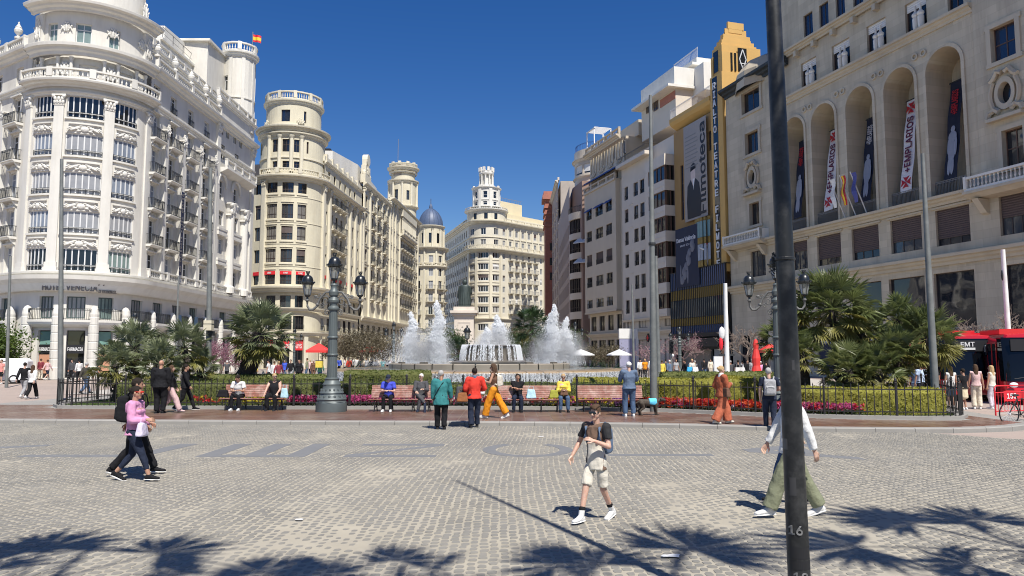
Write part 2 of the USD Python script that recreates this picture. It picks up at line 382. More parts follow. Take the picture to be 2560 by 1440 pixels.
def balustrade(mb,F,u0,u1,z,h=0.95,d=0.3,step=0.34,post=3.0,thick=0.26):
 """stone balustrade standing on z: plinth, turned balusters, rail, piers"""
 fbox(mb,F,u0,u1,z,z + h * .18,d - thick,d); fbox(mb,F,u0,u1,z + h * .84,z + h,d - thick - .03,d + .03)
 k = max(1,round((u1 - u0) / post))
 for i in range(k + 1):
  u = u0 + (u1 - u0) * i / k; a,b = max(u0,u - .22),min(u1,u + .22); fbox(mb,F,a,b,z + h * .18 + .002,z + h + .06,d - thick - .05,d + .05)
 n = int((u1 - u0) / step)
 for i in range(n):
  u = u0 + (u1 - u0) * (i + .5) / n; p = F.P(u,z + h * .18,d - thick / 2); mb.lathe([(r,q * h * .66) for r,q in _bal],p,6)
@each
def pilaster(mb,F,u,z0,z1,w=0.6,d=0.18,cap=True,base=True):
 fbox(mb,F,u - w / 2,u + w / 2,z0,z1,-.02,d)
 if base: fbox(mb,F,u - w * .62,u + w * .62,z0 - .003,z0 + w * .9,-.025,d + .08); fbox(mb,F,u - w * .7,u + w * .7,z0 - .006,z0 + w * .35,-.03,d + .14)
 if cap: capital(mb,F,u,z1,w,d)
@each
def capital(mb,F,u,z,w,d):
 fbox(mb,F,u - w * .55,u + w * .55,z - w * 1.1,z - w * .95,-.025,d + .05)
 T,N,rr = F.T(u),F.N(u),np.random.default_rng(int(abs(u) * 97 + z * 13))
 for row,(zz,k) in enumerate(((-.75,4),(-.4,3))):
  for i in range(k):
   t = (i - (k - 1) / 2) / k * w * 1.15; p = F.P(u,z + w * zz,d + .03 + row * .05) + T * t; mb.ell(p,(w * .17,w * .13,w * .26),1)
 for sgn in (-1,1): mb.ell(F.P(u,z - w * .14,d + .09) + T * sgn * w * .55,(w * .2,w * .16,w * .2),1)
 fbox(mb,F,u - w * .72,u + w * .72,z - w * .06,z + .1,-.03,d + .14)
@each
def relief(mb,F,u,z,w,h,d=0.0,seed=0):
 """a carved cartouche: shield, scrolls and leaves"""
 T = F.T(u); up = np.array([0,0,1.0]); N = F.N(u)
 R = np.stack([T,N,up],1)
 mb.ell(F.P(u,z,d + .02),(w * .12,.13,h * .42),1,R)
 for s in (-1,1):
  for t,zz,a,b in ((.2,.12,.1,.2),(.3,-.12,.11,.14),(.42,.05,.08,.12),(.16,-.3,.07,.12),(.12,.36,.08,.1)):
   mb.ell(F.P(u,z + zz * h,d + .01) + T * s * t * w,(w * a,.1,h * b),1,R @ roty(s * t * 1.5))
  pts = [F.P(u,z + h * (-.2 + .25 * math.sin(q * 4)),d + .03) + T * s * w * (.15 + .35 * q) for q in np.linspace(0,1,7)]
  mb.tube(pts,[.05,.07,.06,.06,.05,.05,.03],5)
@each
def urn(mb,p,s=1.0):
 mb.lathe([(0,0),(.3 * s,0),(.3 * s,.18 * s),(.14 * s,.24 * s),(.12 * s,.36 * s),(.34 * s,.62 * s),(.38 * s,.86 * s),(.26 * s,1.06 * s),(.3 * s,1.12 * s),(.16 * s,1.3 * s),(.07 * s,1.5 * s),(.1 * s,1.6 * s),(0,1.72 * s)],p,12)
def block(mb,pts,z0,z1): return mb.prism(Polygon(pts).buffer(0),z0,z1)
def inner(F,u0,u1,d,step=1.0): return [tuple(F.P(u,0,d)[:2]) for u in F.sub(u0,u1,step)]
def letters(text,h,depth=0.03,bold=True,flip=1.0):
 t = meshkit.text_mesh(text,h,depth,bold); v = np.array(t.vertices); v[:,0] *= flip; return v,np.array(t.faces)
def text_on(mb,F,text,u0,u1,z,d,h=None,h_is=None,bold=True,depth=.03,vertical=False):
 """lettering spread between u0 and u1, feet at z, following the front"""
 v,f = letters(text,h,depth,bold); w = v[:,0].max() - v[:,0].min(); k = (u1 - u0) / w
 P = np.array([F.P(u0 + (x - v[:,0].min()) * k,z + y,d + q) for x,y,q in v]); mb.add(P,f)
 return mb
# ---------------------------------------------------------------- ground
mat('asphalt_pale',(0.26,0.225,0.2),0.9,0.1,0.35,dirt=(0.2,0.18,0.165),dirt_amt=0.5,dscale=0.12,bump=0.25,bscale=60,bdist=.006)
mat('asphalt_pink',(0.33,0.265,0.225),0.9,0.08,0.6,dirt=(0.24,0.2,0.18),dirt_amt=0.5,dscale=0.2,bump=0.25,bscale=60,bdist=.006)
mat('mortar',(0.335,0.303,0.24),0.95,0.14,1.2,dirt=(0.29,0.27,0.235),dirt_amt=0.5,dscale=0.5,bump=0.4,bscale=50,bdist=.006)
mat('cobble',(0.25,0.238,0.21),0.75,0.16,0.8,island=0.22,dirt=(0.36,0.33,0.27),dirt_amt=0.8,dscale=0.45,bump=0.35,bscale=60,bdist=.006)
mat('inlay',(0.16,0.162,0.165),0.75,0.08,2,bump=0.2,bscale=60,bdist=.004)
mat('kerb_stone',(0.3,0.285,0.26),0.8,0.12,2,island=0.12,dirt=(0.2,0.19,0.17),dirt_amt=0.4,bump=0.2,bscale=30,bdist=.006)
mat('tile',(0.31,0.165,0.115),0.3,0.3,.9,island=0.55,dirt=(0.52,0.41,0.33),dirt_amt=0.95,dscale=0.55,bump=0.1,bscale=20,bdist=.004)
mat('soil',(0.1,0.075,0.05),0.95,0.3,3,bump=0.5,bscale=20,bdist=.03)
mat('lawn_base',(0.06,0.085,0.02),0.95,0.3,1.5,bump=0.5,bscale=40,bdist=.02)
mat('gravel',(0.4,0.37,0.33),0.95,0.12,1.5,bump=0.4,bscale=60,bdist=.01)
mat('manhole',(0.13,0.12,0.11),0.6,0.2,6,metal=0.3)
def sheet(name,poly,z,m,kind='structure',parent=None):
 P = Polygon(poly).buffer(0); t = trimesh.creation.triangulate_polygon(P,engine='earcut')
 v = np.column_stack([t[0],np.full(len(t[0]),z)]); f = np.array(t[1])
 p = put(parent,name,MB().add(v,f),M[m]); 
 if kind: tag(p,kind=kind)
 return p
sheet('ground',[(-1500,-600),(1500,-600),(1500,2600),(-1500,2600)],-0.03,'asphalt_pale')
KERB = [(-21.5,23.9),(-16.2,23.35),(-9.5,22.9),(0,22.45),(5,21.7),(8.6,20.75),(11.9,20.55),(14.2,21.2),(15.7,22.6),(16.3,24.6)]
def resample(pts,step):
 P = np.array(pts,float); s = np.r_[0,np.cumsum(np.linalg.norm(np.diff(P,axis=0),axis=1))]; n = max(2,int(s[-1] / step) + 1)
 q = np.linspace(0,s[-1],n); return np.column_stack([np.interp(q,s,P[:,0]),np.interp(q,s,P[:,1])])
def smooth_path(pts,step):
 P = np.array(pts,float); t = np.r_[0,np.cumsum(np.linalg.norm(np.diff(P,axis=0),axis=1))]
 from scipy.interpolate import PchipInterpolator
 q = np.linspace(0,t[-1],200); return resample(np.column_stack([PchipInterpolator(t,P[:,0])(q),PchipInterpolator(t,P[:,1])(q)]),step)
KP = smooth_path(KERB,1.0)
FENCE = [(-16.9,36.0),(-17.75,31.0),(-17.7,29.2),(-17.0,28.3),(-14,28.0),(-6,27.9),(0,27.8),(4.6,26.9),(8.6,24.6),(11.4,23.6),(13.6,23.3),(14.35,23.8),(14.9,25.2),(16.2,29.5)]
FP = smooth_path(FENCE,0.25)
ZP = 0.12      # height of the island pavement
def offs(P,d):
 T = np.gradient(P,axis=0); T /= np.linalg.norm(T,axis=1,keepdims=True); return P + d * np.column_stack([T[:,1],-T[:,0]])
def pieces(parent,name,quads,mat_,stuff_label=None,most=300,H=0.02,chamf=0.12,jit=0.0,seed=1,label=None):
 """quads: (n,4,2) corners + z. Each becomes a low chamfered block; the nearest are single parts, the rest one mesh"""
 q = np.asarray([x[0] for x in quads],float); z = np.array([x[1] for x in quads],float); rg = np.random.default_rng(seed); n = len(q)
 c = q.mean(1,keepdims=True); e = []
 for k in range(4):
  a,b = q[:,k],q[:,(k + 1) % 4]; t = chamf + rg.uniform(-.04,.04,(n,2)) * (jit > 0)
  e += [a + (b - a) * t[:,:1],b - (b - a) * t[:,1:]]
 top = np.stack(e,1) + rg.uniform(-1,1,(n,8,2)) * jit; low = top + (top - c) * .06; top = top - (top - c) * .04
 zt = z[:,None] + rg.uniform(-1,1,(n,1)) * H * .1 + np.zeros((n,8)); V = np.concatenate([np.dstack([low,np.repeat((z - H)[:,None],8,1)]),np.dstack([top,zt])],1)
 f = [[i,(i + 1) % 8,8 + (i + 1) % 8] for i in range(8)] + [[i,8 + (i + 1) % 8,8 + i] for i in range(8)] + [[8,8 + i,9 + i] for i in range(1,7)]
 f = np.array(f); order = np.argsort((q.mean(1)[:,0]) ** 2 + q.mean(1)[:,1] ** 2); vis = np.abs(q.mean(1)[:,0]) < .7 * q.mean(1)[:,1]
 order = np.r_[order[vis[order]],order[~vis[order]]]
 for i in order[:most]: put(parent,name,MB().add(V[i],f),M[mat_])
 r = order[most:]
 if len(r):
  F = (f[None] + (np.arange(len(r)) * 16)[:,None,None]).reshape(-1,3); p = put(parent,name + 's',MB().add(V[r].reshape(-1,3),F),M[mat_]); tag(p,kind='stuff')
plaza = sheet('cobbled_plaza',[(-24,2.5),(22,2.5),(22,13)] + [(20.5,15.2),(16,17.6),(12.6,19.2),(11.6,20.3)] + [tuple(p) for p in offs(KP[::-1],0.05) if p[0] < 11.6] + [(-24,24.3)],0.0,'mortar')
tag(plaza,'worn grey cobbled paving in front of the planted island','paving')
sheet('pink_path',[(11.4,20.5),(12.6,19.2),(16,17.6),(20.5,15.2),(24,13),(40,13),(40,60),(24,75),(18,60),(16.6,30),(16.5,24.6),(15.8,22.4),(14.3,21.0),(11.9,20.45)],-0.008,'asphalt_pink')
sheet('left_path',[(-60,12),(-24.2,12),(-24.2,24.35),(-19,23.75),(-18.2,29),(-18.2,34),(-17.2,38),(-17,62),(-60,62)],-0.01,'asphalt_pink')
LETTERS = []
def letter_poly():
 out = []; y0,y1 = 15.75,18.0
 def L(pts): out.append(Polygon(pts).buffer(0))
 w = .34
 x0,x1 = -10.4,-7.75; L([(x0,y0),(x1,y0),(x1 + .25,y1),(x1 - .2,y1),(x1 - .42,y0 + w),(x0,y0 + w)])
 x0,x1 = -6.65,-4.35; yy = y0 + w
 pe = Polygon([(x0,y0),(x1,y0),(x1,yy),(x0,yy)])
 for a in (x0,(x0 + x1) / 2 - .2,x1 - .42): pe = pe.union(Polygon([(a,y0),(a + .42,y0),(a + .42 - .0,y1),(a,y1)]))
 out.append(pe)
 x0,x1 = -3.55,-1.6
 pn = Polygon([(x0,y0),(x1,y0),(x1,y0 + .3),(x0,y0 + .3)]).union(Polygon([(x0,y1 - .32),(x1,y1 - .32),(x1,y1),(x0,y1)])).union(Polygon([(x0,y0),(x0,y0 + .34),(x1,y1),(x1,y1 - .36)]))
 out.append(pn)
 cx,cy,rx,ry = .35,16.95,1.02,1.2
 th = np.linspace(math.radians(150),math.radians(390),40)
 th = np.linspace(math.radians(120),math.radians(420),48)
 out.append(Polygon([(cx + rx * math.cos(t),cy + ry * math.sin(t)) for t in th] + [(cx + (rx - .3) * math.cos(t),cy + (ry - .28) * math.sin(t)) for t in th[::-1]]).buffer(0))
 out.append(Polygon([(2.05,15.9),(4.3,15.9),(4.3,16.2),(2.05,16.2)]))
 x0,x1,yc = 5.2,7.25,(y0 + y1) / 2 - .1
 pa = Polygon([(x0,yc - .25),(x1,y0 - .45),(x1,y0 - .05),(x0 + .6,yc),(x1,y1 - .25),(x1,y1 + .1),(x0,yc + .25)]).buffer(0).union(Polygon([(x1 - .9,y0 + .2),(x1 - .6,y0 + .1),(x1 - .6,y1 - .4),(x1 - .9,y1 - .5)]))
 out.append(pa)
 out.append(Polygon([(-13.2,16.4),(-10.9,17.55),(-10.9,17.95),(-13.2,16.8)]))
 return out
LETTERS = letter_poly()
for P in LETTERS:
 m = MB()
 for g in getattr(P,'geoms',[P]): m.prism(g,-0.03,0.0065)
 put(plaza,'letter_inlay',m,M['inlay'])
def cobbles():
 import shapely
 quads = []; rg = np.random.default_rng(3)
 U = shapely.union_all(LETTERS).buffer(0.02); limit = Polygon([(-24,2.5),(22,2.5),(22,13),(20.5,15.2),(16,17.6),(12.6,19.2),(11.6,20.3)] + [tuple(p) for p in offs(KP[::-1],0.10) if p[0] < 11.6] + [(-24,24.3)]).buffer(-.05)
 ang = math.radians(3.0); ca,sa = math.cos(ang),math.sin(ang); pw,pd = .112,.15
 cs = []
 for j in range(-10,175):
  for i in range(-230,230):
   x = i * pw; y = j * pd + (.5 * pd if i % 2 else 0) + 4.2
   cs.append((x,y))
 C = np.array(cs); bend = .25 * np.sin(C[:,1] * .35) + .12 * np.sin(C[:,0] * .6 + C[:,1] * .2); X = C[:,0] * ca + C[:,1] * sa * .6 + bend * .6; Y = C[:,1] + C[:,0] * sa * .5 + .12 * np.sin(C[:,0] * .5)
 keep = (Y > 5.6) & (np.abs(X) < .72 * Y + 2.2) & shapely.contains_xy(limit,X,Y) & ~shapely.contains_xy(U,X,Y)
 X,Y = X[keep],Y[keep]; P = np.column_stack([X,Y,np.zeros(len(X))])
 wear = meshkit.fbm(P * [.8,.5,1] + 3,4,2); fine = meshkit.noise(P * 5.0,5); X = X + rg.normal(0,.006,len(X)); Y = Y + rg.normal(0,.009,len(X))
 strip = ((Y > 15.2) & (Y < 18.6)) | (Y > 20.5)
 q = np.clip((wear - .57) * 4.5,0,1) * np.where(strip,.35,1); z = .0062 - .0085 * q * rg.uniform(.3,1.25,len(X)) - .002 * (1 - fine)
 grow = np.where(strip,.9,.84) - .3 * q * rg.uniform(0,1,len(X)); hx,hy = pw / 2 * grow * rg.uniform(.84,1.08,len(X)),pd / 2 * grow * rg.uniform(.7,1.08,len(X))
 z = np.maximum(z,.0007); ok = z > 0
 sk = .6 * sa
 for x,y,a,b,zz in zip(X[ok],Y[ok],hx[ok],hy[ok],z[ok]): quads.append(([(x - a - b * sk,y - b - a * sk),(x + a - b * sk,y - b + a * sk),(x + a + b * sk,y + b + a * sk),(x - a + b * sk,y + b - a * sk)],zz))
 return quads
_cq = cobbles()
pieces(plaza,'cobble',_cq,'cobble',H=.02,chamf=.22,jit=.008)
pieces(plaza,'edge_sett',[([(x,6.2),(x + .27,6.2),(x + .27,6.95),(x,6.95)],.02) for x in np.arange(-9,9,.285)],'kerb_stone',H=.05,chamf=.05)
isl = sheet('tiled_pavement',[tuple(p) for p in offs(KP,-.30)] + [(16.6,30),(16.2,40)] + [(-20,40),(-21.4,30)],ZP - .006,'kerb_stone')
tag(isl,'raised pavement of reddish stone tiles with grey kerb around the garden','pavement')
kq = MB(); K2 = resample(KP,1.05); A,B_ = offs(K2,0.0),offs(K2,-.34)
for i in range(len(K2) - 1):
 a,b,c,d = A[i],A[i + 1],B_[i + 1],B_[i]; g = .006
 m = MB(); t = (b - a) / np.linalg.norm(b - a) * g
 q = [a + t,b - t,c - t,d + t]; lo = [(*p,-.05) for p in q]; mid = [(*p,ZP - .025) for p in q]; nrm = (np.array(d) - a) * .08
 hi = [(*(q[0] + nrm),ZP),(*(q[1] + nrm),ZP),(*q[2],ZP),(*q[3],ZP)]
 m.add(lo + mid + hi,[[0,1,5,4],[4,5,9,8],[8,9,10,11],[1,2,6,5],[5,6,10,9],[3,0,4,7],[7,4,8,11]])
 put(isl,'kerbstone',m,M['kerb_stone'])
def tiles():
 qs = []; rg = np.random.default_rng(8); F2 = offs(FP,.35)
 xs = np.arange(-21,16,.42)
 ky = lambda x: np.interp(x,offs(KP,-.36)[:,0],offs(KP,-.36)[:,1])
 Q = F2[(F2[:,1] < 29.5)]; o = np.argsort(Q[:,0]); fy = lambda x: np.interp(x,Q[o,0],Q[o,1])
 for i,x in enumerate(xs[:-1]):
  a,b = xs[i] + .004,xs[i + 1] - .004
  if b > 15.2: continue
  ya,yb = ky((a + b) / 2),(fy((a + b) / 2) if -18.2 < x < 13.9 else 30 if x < 0 else 27); n = int((yb - ya) / .42); off = 0
  for j in range(max(n,1)):
   y0 = ya + j * (yb - ya) / max(n,1) + .004; y1 = ya + (j + 1) * (yb - ya) / max(n,1) - .004
   qs.append(([(a,y0),(b,y0),(b,y1),(a,y1)],ZP + .003 + rg.uniform(-.001,.001)))
 return qs
pieces(isl,'tile',tiles(),'tile',H=.02,chamf=.02)
bed_in = [tuple(p) for p in offs(FP,-.18)]
edge = MB(); e1,e2 = offs(FP[::4],.16),offs(FP[::4],-.16)
for i in range(len(e1) - 1):
 q = [e1[i],e1[i + 1],e2[i + 1],e2[i]]; edge.add([(*p,ZP - .02) for p in q] + [(*p,ZP + .1) for p in q],[[4,5,6,7],[0,1,5,4],[2,3,7,6]])
put(isl,'bed_edging',edge,M['kerb_stone'])
sheet('garden_soil',bed_in + [(16.0,40),(-16.6,40)],ZP + .035,'soil')
sheet('lawn',[tuple(p) for p in offs(FP,-.25) if p[0] < -10.5] + [(-10.5,31.0),(-16.2,34)],ZP + .05,'lawn_base')
sheet('lawn',[tuple(p) for p in offs(FP,-.25) if p[0] > 9.3] + [(15.5,29),(9.3,26.0)],ZP + .05,'lawn_base')
sheet('gravel_walk',[(-24,40.0),(24,40.0),(24,42),(26,70),(-26,70)],0.02,'gravel')
def grass(poly,n,seed):
 import shapely
 rg = np.random.default_rng(seed); P = Polygon(poly).buffer(0); x0,y0,x1,y1 = P.bounds
 p = np.column_stack([rg.uniform(x0,x1,n),rg.uniform(y0,y1,n)]); p = p[shapely.contains_xy(P,p[:,0],p[:,1])]; n = len(p)
 a = rg.uniform(0,2 * PI,n); h = rg.uniform(.04,.09,n); w = .008; d = np.column_stack([np.cos(a),np.sin(a)]); l = rg.uniform(-.04,.04,(n,2))
 v = np.stack([np.column_stack([p - d * w,np.full(n,ZP + .05)]),np.column_stack([p + d * w,np.full(n,ZP + .05)]),np.column_stack([p + l,ZP + .05 + h])],1).reshape(-1,3)
 return MB().add(v,np.arange(3 * n).reshape(-1,3))
leafmat('grass_blade',(0.06,0.1,0.02),(0.12,0.17,0.04),.6,.3)
for i,pl in enumerate(([tuple(p) for p in offs(FP,-.25) if p[0] < -10.5] + [(-10.5,31.0),(-16.2,34)],[tuple(p) for p in offs(FP,-.25) if p[0] > 9.3] + [(15.5,29),(9.3,26.0)])):
 p = put(None,'grass',grass(pl,16000,i),M['grass_blade']); tag(p,['short green grass at the left end of the fenced bed','short green grass at the right end of the fenced bed'][i],'grass',kind='stuff')
for c,r,lab in (((15.4,14.55),.42,'round iron manhole cover set in the pink path'),):
 m = MB().lathe([(0,.004),(r * .9,.004),(r,.001),(r,-.02)],(*c,0),24)
 for k in range(-3,4): m.box(-r * .7,r * .7,k * .1 - .02,k * .1 + .02,.004,.009,t=(*c,0))
 tag(put(None,'manhole_cover',m,M['manhole']),lab,'manhole cover')
for (px,py,s,lab) in ((1677,1391,.09,'small white paper scrap lying on cobbles near the right palm shadow'),(748,1299,.05,'tiny white crumpled paper on the left cobbles'),(1352,1092,.07,'tiny white paper on the paving near the kerb')):
 g = gnd(px,py,.012); m = MB(); rr = np.random.default_rng(int(px)); k = 4
 v = np.array([[x + rr.normal(0,.1),y + rr.normal(0,.1),.06 + .12 * rr.random()] for x in np.linspace(-1,1,k) for y in np.linspace(-.6,.6,k)]) * s
 f = [[i * k + j,(i + 1) * k + j,(i + 1) * k + j + 1,i * k + j + 1] for i in range(k - 1) for j in range(k - 1)]
 tag(put(None,'paper_scrap',MB().add(v + g,f),M['white_paint']),lab,'litter')
# ---------------------------------------------------------------- the corner hotel on the left
def dirp(p,d,L): return (p[0] + d[0] * L,p[1] + d[1] * L)
def rows_z(F,px,rows): return [(F.z(px,b),F.z(px,a)) for a,b in rows]
def cols_u(F,cols,py=600): return [(F.u(a,py),F.u(b,py)) for a,b in cols]
def hotel():
 C,R = (-40.1,69.0),5.5; a0 = math.radians(-122)
 p = (C[0] + R * math.cos(a0),C[1] + R * math.sin(a0)); t = (-math.sin(a0),math.cos(a0))
 F = Front(('line',dirp(p,t,-24),p),('arc',C,R,a0,0.0),('line',(-34.6,69),(-34.25,96.2)))
 B = thing('corner_hotel','grand white hotel with a rounded bay corner above a pharmacy','hotel')
 uA,uB = 24.0,F.segs[1][1]; uE = F.L; uP = F.u(527)
 Zf = [9.2,12.5,15.95,19.4,22.8]; top = 26.2
 bay = cols_u(F,[(68,117),(149,247),(272,331)]); pil = [F.u(x,600) for x in (56,131,258)] + [uB - .25]
 holes,wins = [],[]
 for z in Zf:
  for i,(a,b) in enumerate(bay): wins.append(((a,b,z + .15,z + 2.15),'bay',i))
 side_r = [F.u(x) for x in (372,416,461,502)]
 for z in Zf + [26.45]:
  for u in side_r: wins.append(((u - .62,u + .62,z + .1,z + (2.45 if z < 26 else 1.75)),'side',0))
  for k in range(5):
   u = uA - 2.2 - k * 3.9; wins.append(((u - .62,u + .62,z + .1,z + (2.45 if z < 26 else 1.75)),'side',0))
 pav = cols_u(F,[(540,557),(575,594)]) 
 for z0,z1 in ((10.4,12.2),(13.9,15.7),(17.3,19.0)):
  for a,b in pav: wins.append(((a,b,z0,z1),'pav',0))
 for a,b in pav:
  c = (a + b) / 2; wins.append(((c - .7,c + .7,20.3,22.6),'arch',0)); wins.append(((c - .6,c + .6,25.2,26.9),'pav',0))
 for x in (541,556,575,590): u = F.u(x); wins.append(((u - .45,u + .45,28.1,30.2),'pav',0))
 holes = [w[0] for w in wins]
 m = MB(); wall(m,F,0,uE,8.9,26.2,holes,0)
 wall(m,F,0,uA,26.2,29.6,holes,0); wall(m,F,uB,uE,26.2,29.6,holes,0); wall(m,F,uP,uE,29.6,32.2,holes,0)
 for i in range(3):   # attic storey of the bay, set back
  pass
 att = [(a + .35 + .3 * (i == 1),b - .35 - .3 * (i == 1),26.9,28.0) for i,(a,b) in enumerate(bay)]
 wall(m,F,uA,uB,26.2,28.6,att,-.55)
 drum = [(F.u(x0,70),F.u(x1,70),29.75,31.7) for x0,x1 in ((112,137),(186,229),(277,306))]
 wall(m,F,uA - .0,uB,29.5,32.9,drum,-.35); wall(m,F,uA,uB,33.4,39,(),-.9)
 put(B,'wall',m,M['white_stone'])
 for (h,k,i) in wins:
  if k == 'bay':
   z = h[2]; pn = ('curtain','curtain_blue') if 12 < z < 21 else ('curtain_green','glass_dark') if z < 12 else ('glass_dark','glass_blue')
   window(B,F,h,cols=6 if i == 1 else 5,frame='white_frame',pane=pn,transom=.26,th=.1,rec=.2)
  elif k == 'side': window(B,F,h,cols=2,frame='white_frame',pane=('curtain_blue','glass_grey','glass_dark'),transom=.75,rec=.26)
  elif k == 'arch': window(B,F,h,cols=2,rows=3,frame='white_frame',pane=('glass_grey',),rec=.26)
  else: window(B,F,h,cols=2,frame='white_frame',pane=('glass_grey','curtain_blue'),transom=.7)
 for h in att: window(B,F,h,cols=2,frame='white_frame',pane=('glass_blue',),transom=.55,d=-.55)
 for h in drum: window(B,F,h,cols=2,frame='white_frame',pane=('curtain_green','curtain_blue'),transom=.72,d=-.35)
 for (h,k,i) in wins:
  if k == 'bay':
   r = MB(); railing(r,F,h[0] + .06,h[1] - .06,h[2] + .02,.5,-.06,.5,.03,ret=False); put(B,'window_rail',r,M['iron'])
 m = MB(); cornice(m,F,0,uE,9.25,.5,.55); fbox(m,F,0,uE,9.25,9.34,-.02,.3)
 cornice(m,F,0,uA,26.15,.45,.35); cornice(m,F,uB,uE,26.15,.45,.35); cornice(m,F,uA - .2,uB + .2,25.25,.35,.3); cornice(m,F,uA - .3,uB + .3,26.2,.55,.95)
 cornice(m,F,0,uA,29.65,.8,.8); cornice(m,F,uB,uE,29.65,.8,.8); cornice(m,F,uA - .3,uB + .3,29.55,.95,.75)
 cornice(m,F,uA - .3,uB + .25,33.45,.8,.95); cornice(m,F,uP,uE,32.3,.5,.4); fbox(m,F,uA,uB,30.0 - .3,29.72,-.37,-.27)
 sweep(m,F,0,uE,[(-.3,7.55),(.05,7.6),(.2,7.75),(.55,8.2),(1.0,8.55),(1.05,8.9),(-.3,8.9)])     # the great cove under the first ledge
 put(B,'cornice',m,M['white_trim'])
 for i,u in enumerate(pil): pilaster((B,'pilaster','white_trim'),F,u,9.35,24.85,.8,.16)
 for u in [(side_r[i] + side_r[i + 1]) / 2 for i in range(3)] + [side_r[3] + 1.9]: pilaster((B,'pilaster','white_trim'),F,u,9.35,24.2,.55,.42)
 for k in range(5): pilaster((B,'pilaster','white_trim'),F,uA - 4.15 - k * 3.9,9.35,24.2,.55,.42)
 for u in (F.u(565),F.u(600)): m = MB(); m.lathe([(.75,9.4),(.75,10.1),(.55,10.3),(.5,19),(.6,19.2),(.7,19.8),(.8,20.2),(.8,20.3)],F.P(u,0,.25),14); capital(m,F,u,20.2,1.3,.6); put(B,'column',m,M['white_trim'])
 for u in (uP + .5,uE - .6): pilaster((B,'pilaster','white_trim'),F,u,9.35,29,.9,.25)
 m = MB()
 for z in Zf:
  for i,(a,b) in enumerate(bay):
   if z < 22:
    c = (a + b) / 2; w = (b - a); fbox(m,F,c - w * .42,c + w * .42,z + 2.95,z + 3.06,-.01,.16); fbox(m,F,c - w * .36,c + w * .36,z + 2.85,z + 2.95,-.015,.08); relief((B,'carved_relief','white_trim'),F,c,z + 2.55,w * .95,.62,.02)
   cc = (a + b) / 2; fbox(m,F,a - .1,b + .1,z - .02,z + .13,-.02,.16)
 for z in Zf:
  for u in side_r + [uA - 2.2 - k * 3.9 for k in range(5)]:
   fbox(m,F,u - .85,u + .85,z + 2.62,z + 2.74,-.01,.3); relief((B,'carved_relief','white_trim'),F,u,z + 2.95,1.3,.5,.02)
   for s in (-.78,.78): fbox(m,F,u + s - .09,u + s + .09,z + .0,z + 2.6,-.01,.09)
 for u in [(bay[0][1] + bay[1][0]) / 2,(bay[1][1] + bay[2][0]) / 2,bay[0][0] - .4,bay[2][1] + .45]:
  relief((B,'carved_relief','white_trim'),F,u,31.3,1.0,1.1,-.3); relief((B,'carved_relief','white_trim'),F,u,27.4,1.2,1.5,-.3)
  for s in (-.6,.6): m.lathe([(.2,26.3),(.16,26.6),(.14,28.2),(.22,28.5)],F.P(u + s,0,-.25),8)
 for u in (uB - .5,uA + .4): fbox(m,F,u - .55,u + .55,29.6,32.6,-.37,-.1); relief((B,'carved_relief','white_trim'),F,u,31.2,.9,2.2,-.05); relief((B,'carved_relief','white_trim'),F,u,34.8,.9,2.2,-.6)
 for c in side_r: relief((B,'carved_relief','white_trim'),F,c + 1.9,24.4,.6,1.1,.4)
 for a,b in pav:
  c = (a + b) / 2
  pts = [F.P(c + 1.35 * math.cos(t),21.9 + 1.5 * math.sin(t),.12) for t in np.linspace(0,PI,13)]; m.tube(pts,.2,6)
  for zz in (12.5,13.0,16.0,16.6): fbox(m,F,a - .35,b + .35,zz,zz + .25,-.01,.45)
  fbox(m,F,a - .3,b + .3,12.75,13.0,-.01,.4); fbox(m,F,a - .3,b + .3,16.25,16.6,-.01,.4)
 put(B,'carved_ornament',m,M['white_trim'])
 m = MB(); balustrade(m,F,uA - .2,uB + .2,26.2,.95,.85,post=2.9); put(B,'balustrade',m,M['white_trim'])
 m = MB(); balustrade(m,F,uB,uP,29.66,.95,.6,post=3.6); put(B,'balustrade',m,M['white_trim'])
 m = MB(); balustrade(m,F,0,uA - .4,29.66,.95,.6,post=3.6); put(B,'balustrade',m,M['white_trim'])
 m = MB(); balustrade(m,F,uP,uE,32.3,.9,.2,post=3); put(B,'balustrade',m,M['white_trim'])
 m = MB(); balustrade(m,F,uB + .3,uE - .4,9.34,.8,.42,post=3.8); put(B,'balustrade',m,M['white_trim'])
 m = MB(); sweep(m,F,uP + 1,uE - 1.5,[(-.01,23.3),(.5,23.5),(1.1,23.8),(1.1,24.0),(-.01,24.0)]); balustrade(m,F,uP + 1,uE - 1.5,24.0,.95,1.05,post=2.4); put(B,'stone_balcony',m,M['white_trim'])
 for u in [uB + .1 + k * 3.65 for k in range(5)]:
  m = MB(); urn(m,F.P(u,30.7,.42),.95); put(B,'urn',m,M['white_trim'])
 for k in range(4): m = MB(); urn(m,F.P(uA - 2 - k * 4.2,30.7,.42),.95); put(B,'urn',m,M['white_trim'])
 for z in Zf[1:]:
  for u in side_r + [uA - 2.2 - k * 3.9 for k in range(5)]: balcony(B,F,u - 1.15,u + 1.15,z,.75,.95,step=.13)
 for u in side_r: r = MB(); railing(r,F,u - .62,u + .62,26.5,.6,.1,.2); put(B,'window_rail',r,M['iron'])
 shops = [(F.u(a,880),F.u(b,880),.1,4.2) for a,b in ((84,126),(161,212),(244,286))]
 fu = [F.u(x,900) for x in (346,397,444,486,524,560,592,620)]
 shops += [(a - 1.35,a + 1.35,.1,4.1) for a in fu[:4]] + [(a - 1.6,a + 1.6,.1,4.1) for a in fu[4:]] + [(uA - 3 - k * 4 - 1.3,uA - 3 - k * 4 + 1.3,.1,4.1) for k in range(5)]
